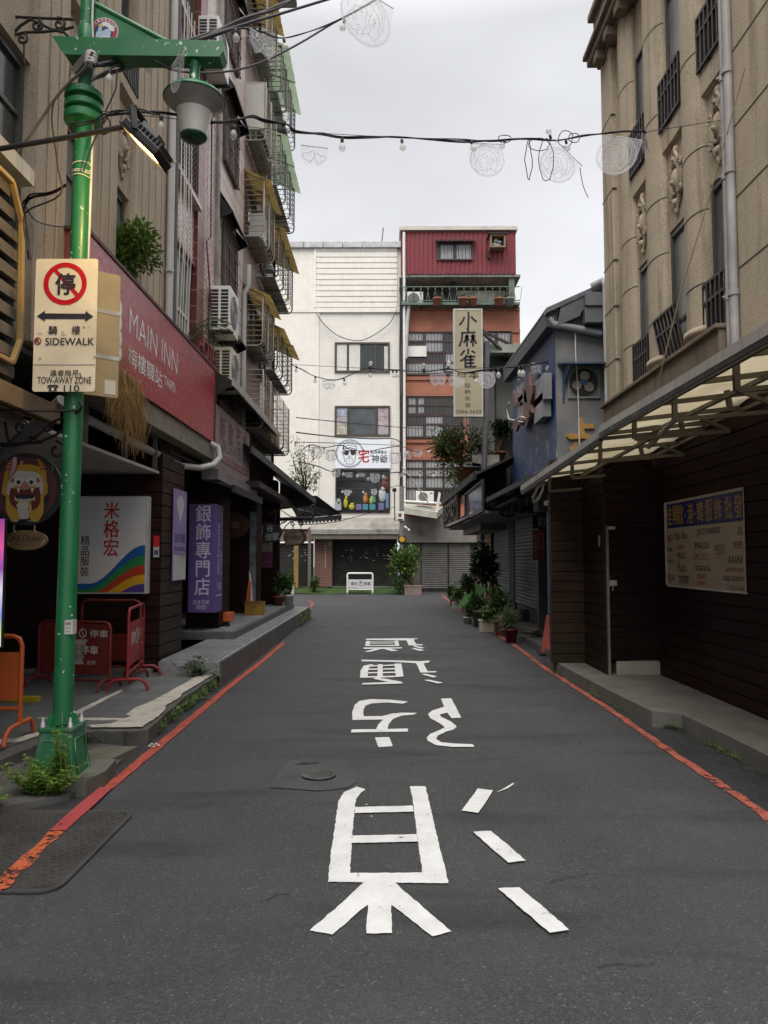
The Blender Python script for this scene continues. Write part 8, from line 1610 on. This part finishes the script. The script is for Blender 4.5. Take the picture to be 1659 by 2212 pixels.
def string(label, pts, Y0, Y1, bulbs, r=.007, n=2, j=.012, s=1.0):
    P = pv(pts, Y0, Y1); x0, x1 = pts[0][0], pts[-1][0]; t = thing('bulb_string', label, 'string lights', (P[0] + P[-1]) / 2, 'bulb strings across the lane'); mb = MB()
    for k in range(n): mb.tube(smooth([p + (Vector((R(-j, j), R(-j, j), R(-j, j))) if k else Vector((0, 0, 0))) for p in P]), r, 6)
    mb.build('wire', RUBBER, t)
    for (x, y, dx, dz) in bulbs: bulb(t, onY(x, y, Y0 + (Y1 - Y0) * (x - x0) / (x1 - x0)), (dx, R(-.2, .2), dz), s)
    return t
WOMAN = [[(40,520),(36,470),(60,425),(110,395),(165,392),(215,415),(250,460),(266,520),(262,560)],[(70,470),(85,445),(130,428),(180,440),(225,480),(248,530),(250,580)],[(185,395),(225,400),(258,440),(270,480)],[(75,492),(108,487),(138,458),(156,492),(150,530),(166,570),(150,606),(142,640)],[(75,492),(71,540),(80,575),(100,600),(124,586)],[(98,520),(88,545),(97,551)],[(88,563),(97,560),(106,562)],[(116,505),(124,500),(134,505),(126,512),(118,508)],[(184,488),(172,540),(192,578),(180,618)],[(240,500),(232,555),(246,596),(225,625)],[(68,520),(44,556),(56,588),(44,614),(82,622)],[(118,600),(112,656)],[(148,628),(182,608),(232,640)],[(62,640),(118,622)],[(205,500),(212,525),(205,545)]]
FLW = [(96,410,16,8),(138,404,16,9),(166,402,12,10),(190,412,14,8),(207,522,9,12),(205,552,9,9)]
def orn(label, x, y, Y, rV, rot=0, yaw=0, kind='w', lw=.0048):
    c = onY(x, y, Y); K = Y / FOC * rV; cr_, sr_ = math.cos(rot), math.sin(rot); U0 = Vector((math.cos(yaw), math.sin(yaw), 0)); V0 = Vector((0, 0, 1)); f = Fr(c, U0 * cr_ + V0 * sr_, V0 * cr_ - U0 * sr_)
    t = thing('acrylic_ornament', label, 'ornament', c, 'clear acrylic ornaments on the bulb strings'); mb = MB(); lw = max(lw, Y * .0006)
    if kind == 'w':
        mb.p2(f, [(-1.06 * K, .98 * K), (-1.06 * K, 0)] + [(1.06 * K * math.cos(a), 1.06 * K * math.sin(a)) for a in [PI + PI * k / 20 for k in range(21)]] + [(1.06 * K, .98 * K)], -.003, .005); mb.build('plate', ACR, t)
        far = Y > 12; mb = MB(); mb.ring2(f, 0, 0, K, lw, .003, 36); mb.ring2(f, 0, 0, K * 1.06, lw * .6, .003, 30, a0=PI, a1=2 * PI)
        w_ = lambda p: ((p[0] - 153) / 150 * K, (525 - p[1]) / 150 * K)
        for L_ in (WOMAN[::2] if far else WOMAN): mb.st2(f, [w_(p) for p in L_], lw, .003)
        for a, b_, c_, d in () if far else FLW: q = w_((a, b_)); mb.ring2(f, q[0], q[1], c_ / 150 * K, lw * .8, .003, 12, sy=d / c_)
        mb.build('engraving', ETCH, t); mb = MB(); mb.bar(f.P(-1.06 * K, .99 * K), f.P(1.06 * K, .99 * K), lw * 1.2); mb.build('top_bar', ETCH, t)
    else:
        mb.p2(f, [(-1 * K, .75 * K), (-1.02 * K, -.1 * K), (-.55 * K, -.75 * K), (-.1 * K, -.45 * K), (.5 * K, -.75 * K), (1.02 * K, 0), (1 * K, .75 * K)], -.003, .005); mb.build('plate', ACR, t); mb = MB()
        for cx, cy, s, a in ((-.36, -.05, .48, .25), (.42, -.12, .42, -.25)):
            P = []
            for k in range(28):
                u = 2 * PI * k / 28; hx = .062 * 16 * math.sin(u) ** 3; hy = .062 * (13 * math.cos(u) - 5 * math.cos(2 * u) - 2 * math.cos(3 * u) - math.cos(4 * u)); P.append(((cx + s * (hx * math.cos(a) - hy * math.sin(a))) * K, (cy + s * (hx * math.sin(a) + hy * math.cos(a))) * K))
            mb.st2(f, P, lw * 1.1, .003 + .0004 * (cx > 0), True)
        mb.build('engraving', ETCH, t); mb = MB(); mb.bar(f.P(-1 * K, .76 * K), f.P(1 * K, .76 * K), lw * 1.3); mb.build('top_bar', ETCH, t)
    return t
# near string across the lane
string('knotted black bulb string crossing the lane in front of the sky', [(230, 248), (330, 240), (400, 252), (440, 264), (500, 262), (545, 252), (575, 262), (620, 268), (640, 286), (700, 290), (740, 296), (800, 297), (860, 296), (930, 301), (1000, 304), (1060, 303), (1100, 302), (1150, 300), (1200, 303), (1260, 294), (1310, 288), (1350, 284), (1395, 285)], 5.0, 7.9, [(348, 250, 0, -1), (428, 262, .1, -1), (506, 270, -.1, -1), (612, 270, .1, .4), (739, 298, 0, -1), (868, 302, .1, -1), (1018, 304, .3, -1), (1092, 302, -.4, -.8), (1190, 300, -.3, 1), (1222, 303, .3, -1)], .006, 4, .012)
cable('thin wire from the string end over the right stone columns', [(1395, 285), (1480, 272), (1600, 253)], 7.9, 7.0, .004, IRON); cable('thin straight wire above the knotted string on the left', [(215, 240), (430, 262), (640, 284), (860, 297)], 5.05, 6.6, .003)
mb = MB()
for (x, y, rx, ry) in ((1142, 345, 7, 44), (1180, 345, 16, 46), (1165, 312, 22, 14), (1222, 300, 16, 18), (1090, 300, 14, 8), (1240, 298, 12, 10), (1385, 305, 12, 22), (1375, 330, 14, 24)):
    Yq = 5 + 2.9 * (x - 230) / 1165; mb.tube([onY(x + rx * math.sin(a) + R(-2, 2), y - ry * math.cos(a), Yq + .02 * math.sin(3 * a)) for a in [k * PI / 8 for k in range(16)]], .0045, 5, closed=True)
tag(mb.build('cable_loops', RUBBER), 'loose black cable loops dangling from the right half of the knotted string', 'cable')
cable('thin wire tail curling below the tilted round ornament', [(1253, 362), (1256, 385), (1262, 408), (1271, 427)], 7.5, 7.5, .004, IRON)
orn('near clear ornament with two hearts beside the window cages', 678, 338, 6.1, 30, -.06, .1, 'h'); orn('near round woman ornament hanging upright against the sky', 1052, 345, 7.05, 37, 0, .05); orn('near round woman ornament tilted on its corner', 1205, 356, 7.4, 39, -.75, .1); orn('near round woman ornament at the string end, overlapping the stone corner', 1332, 335, 7.75, 42, -.35, -.3); orn('small folded heart ornament at the very end of the near string', 1392, 318, 7.85, 24, -.5, .9, 'h')
# upper thick cables
cable('thick pair of black cables sweeping up right from the lamp pole', [(205, 138), (240, 134), (330, 116), (430, 80), (520, 46), (600, 14), (660, -14)], 5.12, 7.0, .014, None, 2, .016); cable('black cable below the thick pair, rising over the green beam', [(196, 172), (240, 160), (300, 138), (370, 110), (450, 80), (540, 50), (640, 20), (740, -12)], 5.1, 7.2, .012, None, 2, .01)
cable('purple black cable sagging past the lantern neck to the upper right', [(335, 132), (370, 150), (410, 156), (460, 157), (520, 149), (580, 128), (650, 92), (720, 50), (800, 6), (850, -25)], 5.1, 7.6, .009); cable('grey cable running down left from the clamp', [(200, 112), (180, 150), (150, 178), (118, 215), (60, 300), (0, 375), (-30, 410)], 5.1, 5.4, .010, M('grey_black_cable', (.09, .085, .085), .6)); cable('thin cable dropping from the collar to the slatted signboard', [(118, 215), (112, 260), (125, 360), (130, 420), (60, 455), (52, 490), (60, 540)], 5.1, 5.2, .006); cable('bundle of cables from the pole to the slatted signboard corner', [(148, 398), (110, 415), (70, 425), (53, 438), (52, 470), (62, 560)], 5.25, 5.6, .007, None, 4, .015); cable('cable hooked from the bundle to the red sign end', [(55, 445), (75, 475), (110, 487), (140, 490)], 5.6, 6.5, .006)
cable('short string cable from the pole to the floodlight', [(150, 270), (200, 262), (230, 250), (262, 240), (300, 236), (340, 246)], 5.1, 4.95, .006, None, 2, .02); cable('black cable coiled behind the floodlight bracket', [(228, 250), (215, 275), (222, 290), (238, 280), (232, 255), (205, 300), (190, 340), (180, 370)], 5.2, 5.2, .007); cable('cable dropping behind the bulb to the floodlight', [(253, 150), (250, 190), (240, 215), (228, 240)], 5.2, 5.2, .006)
t = string('bulb string along the thick cables at the top left', [(196, 176), (237, 150), (312, 118), (378, 100), (440, 82), (508, 62), (560, 68), (600, 82), (640, 76), (720, 50), (800, 8)], 5.08, 7.2, [(237, 150, 0, -1), (316, 126, .2, -1), (380, 100, 0, -1), (508, 62, .1, -1), (613, 84, .2, -1), (745, 42, -.3, -1)], .005, 2, .008)
orn('oval looking woman ornament turned edgeways before the green beam', 383, 158, 5.0, 38, 0, -.95); orn('heart ornament hanging above the window cages at the top', 567, 100, 6.2, 34, 0, .75, 'h'); orn('large round woman ornament cut by the top picture edge', 790, 38, 6.6, 62, -.15, .55)
cable('black cord tied round the pole under the sign, running left', [(-10, 885), (60, 887), (130, 888), (170, 886)], 5.2, 5.2, .008); cable('slanting black cord from the pole to the scroll bracket', [(172, 868), (176, 880), (160, 895), (130, 905), (110, 915), (60, 955), (-5, 958)], 5.22, 5.8, .010)
# middle string
string('second bulb string from the window cages to the blue house', [(628, 787), (655, 800), (681, 813), (729, 820), (789, 797), (848, 800), (918, 803), (967, 797), (1000, 805), (1034, 800), (1070, 796), (1110, 793), (1150, 787), (1184, 781)], 19.2, 12.4, [(640, 790, 0, -1), (681, 813, 0, -1), (743, 818, .2, -1), (798, 796, .2, .8), (800, 800, 0, -1), (848, 800, .3, -1), (856, 800, .2, -1), (915, 803, 0, .8), (968, 797, .1, .8), (1024, 812, .2, -.6), (1077, 796, 0, -1), (1121, 792, .1, -1), (1130, 792, 0, -1), (1184, 781, 0, -1)], .010, 2, .015, 1.6)
cable('thin straight wire along the second bulb string', [(628, 787), (800, 796), (960, 799), (1184, 781), (1318, 752)], 19.2, 11.7, .006)
for x, y, Yq, r_, ro, kd, lb in ((711, 833, 17, 15, 0, 'h', 'heart ornament of the second string against the white wall'), (947, 822, 15.5, 18, .15, 'h', 'left heart ornament before the brick wall'), (985, 825, 15.2, 17, -.35, 'h', 'tilted heart ornament before the brick wall and vertical sign'), (1052, 821, 14.8, 17, 0, 'w', 'round woman ornament beside the foot of the vertical sign'), (1163, 797, 12.9, 16, -.1, 'h', 'folded heart ornament against the blue wall')): orn(lb, x, y, Yq, r_, ro, R(-.2, .2), kd)
# far strings in front of the white building
string('third bulb string before the toy shop sign', [(640, 985), (668, 962), (700, 967), (735, 962), (760, 972), (800, 974), (830, 968), (866, 964), (900, 975), (930, 968), (960, 965)], 23, 26, [(668, 962, 0, -1), (700, 967, 0, -1), (742, 966, 0, -1), (802, 974, 0, -1), (880, 970, 0, -1), (926, 968, 0, -1)], .012, 2, .02, 1.8); string('fourth bulb string across the toy shop window top', [(648, 998), (668, 1002), (690, 1008), (715, 1018), (740, 1014), (780, 1020), (830, 1022), (866, 1020), (890, 1030), (940, 1022)], 24, 28, [(668, 1000, 0, -1), (742, 1016, 0, -1), (772, 1020, 0, -1), (795, 1026, 0, -1), (828, 1022, 0, -1), (908, 1020, 0, -1), (936, 1020, 0, -1)], .012, 2, .02, 1.8); string('fifth bulb string low across the toy shop window', [(725, 1054), (760, 1056), (800, 1057), (830, 1058), (862, 1049), (885, 1060)], 31, 31, [(740, 1056, 0, -1), (758, 1056, 0, -1), (785, 1057, 0, -1), (820, 1056, 0, -1)], .012, 1, 0, 1.6)
for x, y, Yq, r_, kd, lb in ((684, 978, 23.4, 12, 'w', 'round ornament left of the toy shop sign'), (716, 984, 23.8, 12, 'w', 'round ornament at the left edge of the toy shop sign'), (853, 990, 25, 12, 'w', 'round ornament right of the toy shop sign'), (880, 986, 25.3, 9, 'h', 'small turned heart ornament by the white downpipe'), (902, 981, 25.5, 10, 'h', 'heart ornament on the brick wall by the downpipe'), (726, 1022, 25, 9, 'w', 'round ornament at the left edge of the toy window'), (754, 1027, 25.5, 8, 'h', 'left heart ornament in the toy window'), (782, 1026, 26, 8, 'h', 'right heart ornament in the toy window'), (810, 1032, 26.5, 10, 'w', 'large round ornament in the toy window'), (867, 1026, 27, 7, 'h', 'heart ornament on the downpipe'), (750, 1065, 31, 6, 'w', 'small low round ornament, left in the toy window'), (808, 1063, 31, 6, 'w', 'small low round ornament, right in the toy window')): orn(lb, x, y, Yq, r_, R(-.08, .08), R(-.25, .25), kd)
for k, (pts, Y0, Y1, r_) in enumerate((([(640, 902), (740, 912), (850, 922), (940, 928)], 21, 30, .014), ([(640, 934), (720, 943), (800, 948), (850, 948), (868, 958)], 21, 33, .02), ([(640, 955), (720, 957), (866, 962)], 21, 33, .012), ([(683, 676), (700, 700), (730, 725), (770, 736), (800, 728), (840, 700), (858, 668)], 35.8, 35.8, .02), ([(645, 1133), (720, 1128), (800, 1108), (850, 1096)], 21, 34, .014), ([(870, 1010), (900, 1050), (925, 1085)], 33, 34.5, .03), ([(605, 1100), (630, 1116), (650, 1112), (662, 1098)], 20.5, 20.6, .012))): cable(['long straight wire crossing the white wall below the posters', 'dark sagging cable above the toy shop sign', 'thin wire above the third bulb string', 'wire sagging in a deep curve on the upper white wall', 'wire slanting up over the canopy', 'pale stay wire slanting before the brick windows', 'short cable sagging under the violet pipe'][k], pts, Y0, Y1, r_, WHITECAB if k == 5 else None)
# ================================================================ PLANTS
def clump(mb, c, rx, ry, rz, n, ln, wd, up=.25, out=.8, shell=.35):
    c = Vector(c); lobes = [(Vector((R(-.55, .55) * rx, R(-.55, .55) * ry, R(-.5, .5) * rz)), R(.35, .62)) for _ in range(9)]
    for _ in range(n):
        o, s = random.choice(lobes); d = Vector((random.gauss(0, 1), random.gauss(0, 1), random.gauss(0, 1))).normalized(); k = s * R(shell, 1)
        p = c + o + Vector((d.x * rx * k, d.y * ry * k, d.z * rz * k)); q = d * out + Vector((R(-.6, .6), R(-.6, .6), R(-.5, .5) + up)); u = R(.6, 1.25)
        mb.leaf(p, q, Vector((R(-.4, .4), R(-.4, .4), 1)), ln * u, wd * u)
def stems(base, tops, r, m, t, name='stem'):
    mb = MB()
    for q in tops: b0 = Vector(base) + Vector((R(-.03, .03), R(-.03, .03), 0)); q = Vector(q); mid = b0.lerp(q, .5) + Vector((R(-.04, .04), R(-.04, .04), .03)); mb.tube([b0, mid, q], [r, r * .75, r * .4], 6)
    return mb.build(name, m, t)
def pot(t, c, r0, r1, h, m, square=0):
    mb = MB(); c = Vector(c)
    if square: sx, sy = square; mb.prism([(c.x - sx * .9, c.y - sy * .9, c.z), (c.x + sx * .9, c.y - sy * .9, c.z), (c.x + sx * .9, c.y + sy * .9, c.z), (c.x - sx * .9, c.y + sy * .9, c.z)], (0, 0, h * .85)); mb.box(c.x - sx, c.x + sx, c.y - sy, c.y + sy, c.z + h * .85, c.z + h)
    else: mb.lathe(c, [(0, 0), (r0, 0), (r1 * .93, h * .82), (r1, h * .82), (r1 * 1.03, h), (r1 * .9, h), (r1 * .86, h * .85), (0, h * .85)], 24)
    return mb.build('pot', m, t, bevel=.008 if square else 0)
def plant(label, c, crown, n, ln, wd, lm, potspec=None, stem_r=.012, cat='plant', name='potted_plant', grp=None, up=.25):
    c = Vector(c); t = thing(name, label, cat, c, grp); z = c.z
    if potspec: pot(t, c, *potspec); z += potspec[2] * .85
    cx, cy, cz, rx, ry, rz = crown; cc = Vector((cx, cy, cz)); mb = MB(); clump(mb, cc, rx, ry, rz, n, ln, wd, up); mb.build('foliage', lm, t)
    stems((c.x, c.y, z), [cc + Vector((R(-rx, rx) * .6, R(-ry, ry) * .6, R(-.4, .7) * rz)) for _ in range(7)], stem_r, STEM, t); return t
RG = 'potted plants along the right kerb'
def crownV(x, y, Y, rxV, rzV): p = onY(x, y, Y); K = Y / FOC; return (p.x, p.y, p.z, rxV * K, min(rxV * K, .5), rzV * K)
plant('bright green leafy shrub growing on top of the crimson signboard', (-2.93, 8.2, 4.62), crownV(284, 545, 8.2, 68, 68), 1700, .085, .042, LEAFA, name='shrub', cat='shrub', stem_r=.01)
t = thing('fern', 'small drooping fern on top of the crimson signboard near the pink window', 'fern', (-2.9, 10.5, 4.62)); mb = MB()
for k in range(20):
    a = R(0, 2 * PI); L_ = R(.55, .85); b0 = Vector((-2.88 + R(-.08, .08), 10.4 + R(-.25, .25), 4.64)); P = [b0 + Vector((math.cos(a) * L_ * u, math.sin(a) * L_ * u, 1.3 * L_ * u - 1.05 * L_ * u * u)) for u in (0, .2, .4, .6, .8, 1)]; mb.tube(P, .004, 4)
    for i in range(14):
        u = .15 + .85 * i / 14; q = P[0] + Vector((math.cos(a) * L_ * u, math.sin(a) * L_ * u, 1.3 * L_ * u - 1.05 * L_ * u * u))
        for s in (-1, 1): mb.leaf(q, (-math.sin(a) * s + math.cos(a) * .4, math.cos(a) * s + math.sin(a) * .4, -.15), (0, 0, 1), .10 * (1.1 - u * .7), .016)
mb.build('fronds', LEAFB, t)
t = thing('dry_grass_clump', 'shaggy tuft of dry straw grass hanging from the crimson signboard edge', 'dry grass', (-2.7, 7.6, 3.2)); mb = MB()
for k in range(620):
    u = random.random(); b0 = Vector((-2.74 + R(-.03, .05), 6.85 + u * .95 + R(-.1, .1), 3.46 - u * .05 + R(-.06, .06))); L_ = R(.25, .75) * (1.1 - .5 * abs(u - .6)); P = [b0, b0 + Vector((R(.02, .09), R(-.05, .15), R(.0, .05))), b0 + Vector((R(.05, .14), R(0, .25), -L_ * .5)), b0 + Vector((R(.04, .14), R(.05, .3), -L_))]; mb.tube(P, [.0022, .002, .0018, .0008], 3, caps=False)
for k in range(40):
    b0 = Vector((-2.72, R(6.9, 7.9), 3.6)); mb.tube([b0, b0 + Vector((R(.02, .1), R(-.1, .2), R(.08, .3)))], .0015, 3, caps=False)
mb.build('straw', DRYG, t)
# weeds at the foot of the lamp
for lab, c, w_, h_, n in (('bushy bright weed growing at the foot of the green lamp base', (-2.28, 5.02, .0), .27, .27, 900), ('low weed left of the lamp base on the mossy kerb', (-2.52, 4.72, .02), .18, .16, 330), ('tall thin weed stalk before the lamp base', (-2.19, 5.06, .02), .07, .5, 190), ('small weed at the left end of the mossy kerb', (-2.68, 4.95, .03), .09, .17, 90)):
    t = thing('weed', lab, 'weed', c, 'weeds at the left kerb'); mb = MB(); c = Vector(c); tops = []
    for k in range(int(n / 14)):
        tp_ = c + Vector((R(-w_, w_), R(-w_ * .5, w_ * .5), h_ * R(.45, 1))); tops.append(tp_)
        for i in range(14): u = .25 + .75 * i / 14; p = c.lerp(tp_, u); a = i * 2.4 + k; mb.leaf(p, (math.cos(a), math.sin(a), .35), (0, 0, 1), R(.035, .065) * (1.25 - u * .6), R(.022, .038) * (1.2 - u * .6))
    mb.build('foliage', LEAFG, t); stems(c, tops, .003, LEAFG, t)
mb = MB()
for k in range(1500):
    u = random.random(); q = Vector((-2.09, 6.75, .0)).lerp(Vector((-2.1, 9.3, 0)), u); g = .5 + .5 * math.sin(u * 21) * math.sin(u * 8 + 1)
    if R(0, 1) > g + .15: continue
    p = q + Vector((R(-.09, .02) + .02 * math.sin(u * 30), R(-.04, .04), R(.01, .11))); mb.leaf(p, (R(-.4, 1), R(-1, 1), R(-.2, .9)), (0, 0, 1), R(.02, .05), R(.012, .024))
for k in range(160): q = Vector((R(-2.12, -2.02), R(17.5, 20.2), R(.0, .25))); mb.leaf(q, (R(-.2, 1), R(-1, 1), R(0, .8)), (0, 0, 1), R(.06, .12), R(.03, .05))
tag(mb.build('kerb_weeds', LEAFA), kind='stuff')
t = thing('fern', 'dark fern growing under the broken paving edge left of the lamp base', 'fern', (-2.6, 6.3, .02)); mb = MB()
for k in range(26):
    b0 = Vector((R(-2.78, -2.42), 6.36, R(.03, .12))); a = R(-2.2, -.9)
    for i in range(9):
        u = i / 9 * .2; p = b0 + Vector((math.cos(a) * u, math.sin(a) * u, .06 * math.sin(u * 12)))
        for s in (-1, 1): mb.leaf(p, (-math.sin(a) * s, math.cos(a) * s, -.1), (0, 0, 1), .035, .010)
mb.build('fronds', LEAFD, t)
t = thing('weed', 'broad leaved weed sprawling at the near corner of the steel step', 'weed', (-2.35, 9.3, .15), 'weeds at the left kerb'); mb = MB()
for k in range(70): p = Vector((-2.34 + random.gauss(0, .13), 9.36 + R(-.12, .06), .16 + abs(random.gauss(0, .09)))); mb.leaf(p, (R(-1, 1), R(-1, .3), R(-.3, .6)), (0, 0, 1), R(.06, .13), R(.03, .06))
mb.build('foliage', LEAFB, t); stems((-2.34, 9.36, .15), [(-2.34 + R(-.2, .2), 9.33, R(.2, .36)) for _ in range(8)], .005, STEM, t)
t = thing('creeper', 'sparse leafy creeper growing on the far end of the left awning', 'creeper', (-2.1, 19.8, 3.3)); mb = MB(); tops = []
for k in range(26):
    b0 = Vector((-2.25 + R(-.2, .3), 19.6 + R(-1.0, .5), 3.35)); tp_ = b0 + Vector((R(-.25, .3), R(-.3, .3), R(.25, 1.45))); tops.append(tp_)
    for i in range(14): p = b0.lerp(tp_, .2 + .8 * i / 14); mb.leaf(p, (R(-1, 1), R(-1, 1), R(-.6, .3)), (0, 0, 1), R(.09, .19), R(.035, .055))
mb.build('foliage', LEAFA, t); stems((-2.2, 19.6, 3.35), tops, .008, STEM, t)
LG = 'potted plants at the far left pillar'
plant('leafy plant in a red pot at the far left pillar', (-2.66, 18.3, .43), crownV(606, 1262, 18.3, 13, 26), 420, .10, .05, LEAFB, (.10, .14, .26, M('dull_red_pot', (.16, .045, .035), .6)), grp=LG); plant('leafy plant in a pale striped pot beside the red pot', (-2.45, 18.5, .43), crownV(622, 1262, 18.5, 14, 28), 420, .10, .05, LEAFA, (.11, .13, .28, WHITEG), grp=LG)
plant('spindly young plant at the left foot of the brick pier', (-3.38, 34.2, .05), crownV(679, 1262, 34.2, 10, 24), 300, .15, .08, LEAFB, None, name='shrub', cat='shrub')
mb = MB(); mb.box(-4.6, -4.2, 33.5, 33.9, .02, .55); tag(mb.build('planter_box', WHITEG), 'grey box standing on the turf beside the ochre post', 'box')
plant('bushy green shrub in a pale planter beside the utility pole', (1.15, 33.2, 0), crownV(874, 1222, 33.2, 46, 48), 1500, .19, .10, LEAFA, (0, 0, .42, M('pink_grey_planter', (.25, .18, .16), .8, dirt=.4), (.42, .2)), .02); plant('low plant at the foot of the utility pole', (.6, 33.0, 0), crownV(862, 1268, 33, 12, 14), 220, .14, .08, LEAFB, None, name='shrub', cat='shrub')
t = plant('large flowering shrub with bare stems on the corner shop roof', (2.05, 19.3, 3.7), crownV(1000, 972, 19.3, 72, 66), 3000, .11, .055, M_leaf('leaf_olive', (.05, .075, .02), (.12, .14, .04)), (.22, .26, .3, TERRA), .025); mb = MB()
for k in range(16): p = onY(R(950, 1050), R(915, 1040), 19.0); mb.leaf(p, (R(-1, 1), -.5, .2), (0, 0, 1), .12, .09)
mb.build('blossom', M('red_blossom', (.35, .04, .035), .5), t)
plant('dark clipped shrub on the ledge behind the grey pole', (2.95, 19.5, 4.2), crownV(1080, 930, 19.5, 24, 28), 900, .09, .05, LEAFD, (.15, .2, .22, TERRA), .015)
t = thing('creeper', 'mossy creeper hanging over the dark roof edge of the corner shop', 'creeper', (1.9, 20.5, 3.5)); mb = MB(); clump(mb, (2.0, 21.0, 3.85), .3, 1.6, .45, 800, .09, .045); mb.build('foliage', LEAFB, t)
plant('tall dark glossy rubber plant standing before the shutters', (2.52, 18.6, .1), crownV(1049, 1216, 18.6, 32, 52), 560, .21, .105, LEAFD, (.16, .2, .3, BLACK), .018, grp=RG)
plant('leafy plant in the big tan clay pot', (2.42, 15.6, 0), crownV(1074, 1300, 15.6, 30, 40), 760, .11, .05, LEAFB, (.15, .20, .43, TANPOT), grp=RG); plant('spiky variegated plant in the small dark red pot', (2.37, 14.3, 0), crownV(1104, 1345, 14.3, 24, 20), 520, .20, .016, M_leaf('leaf_grey', (.07, .10, .05), (.20, .24, .13)), (.09, .135, .27, M('dark_red_pot', (.14, .018, .02), .45)), grp=RG, up=.8)
plant('weedy plant in the pale rectangular trough beside the tan pot', (2.19, 16.5, 0), crownV(1052, 1325, 16.4, 14, 16), 260, .10, .04, LEAFA, (0, 0, .26, M('cream_trough', (.38, .34, .26), .6, dirt=.3), (.17, .12)), grp=RG); plant('leafy plant in the tall grey green pot', (2.16, 17.6, 0), crownV(1032, 1300, 17.6, 17, 24), 420, .11, .05, LEAFB, (.11, .145, .40, M('sage_pot', (.11, .125, .11), .6, dirt=.3)), grp=RG); plant('low plant beside the black tub', (2.0, 18.5, 0), crownV(1014, 1318, 18.4, 12, 16), 220, .11, .05, LEAFB, (.09, .11, .16, WHITEG), grp=RG)
plant('leafy plant in the ribbed pale trough', (2.24, 24.0, 0), crownV(989, 1283, 24, 13, 17), 300, .13, .06, LEAFA, (0, 0, .22, WHITEG, (.14, .12)), grp=RG); plant('leafy plant farthest along the right kerb', (2.28, 25.6, 0), crownV(976, 1280, 25.6, 12, 16), 300, .14, .06, LEAFB, (0, 0, .22, M('brown_trough', (.2, .13, .1), .7), (.13, .12)), grp=RG); plant('bushy plant behind the trough before the orange shutter', (2.7, 21.5, .1), crownV(1010, 1262, 21.5, 14, 22), 400, .13, .06, LEAFB, (.12, .15, .25, BLACK), grp=RG)
t = thing('black_tub', 'black slatted tub standing between the plants at the right kerb', 'tub', (2.45, 20.5, .1)); mb = MB(); mb.lathe((2.42, 20.4, .05), [(0, 0), (.19, 0), (.22, .36), (.19, .36), (.18, .05)], 20); mb.build('body', BLACK, t); mb = MB()
for k in range(16): a = k * PI / 8; mb.bar((2.42 + .2 * math.cos(a), 20.4 + .2 * math.sin(a), .06), (2.42 + .225 * math.cos(a), 20.4 + .225 * math.sin(a), .40), .05, .02)
mb.build('stave', M('black_stave', (.03, .028, .026), .6), t)
mb = MB(); mb.prism([onZ(990, 1312, .13), onZ(1013, 1316, .13), (3.1, 22.5, .75), (2.75, 24.5, .75)], (0, 0, .02)); tag(mb.build('turf_mat', M('bright_turf', (.04, .13, .02), .9, var=.3, bump=.8, bs=150)), 'bright green turf mat draped behind the right kerb plants', 'mat')
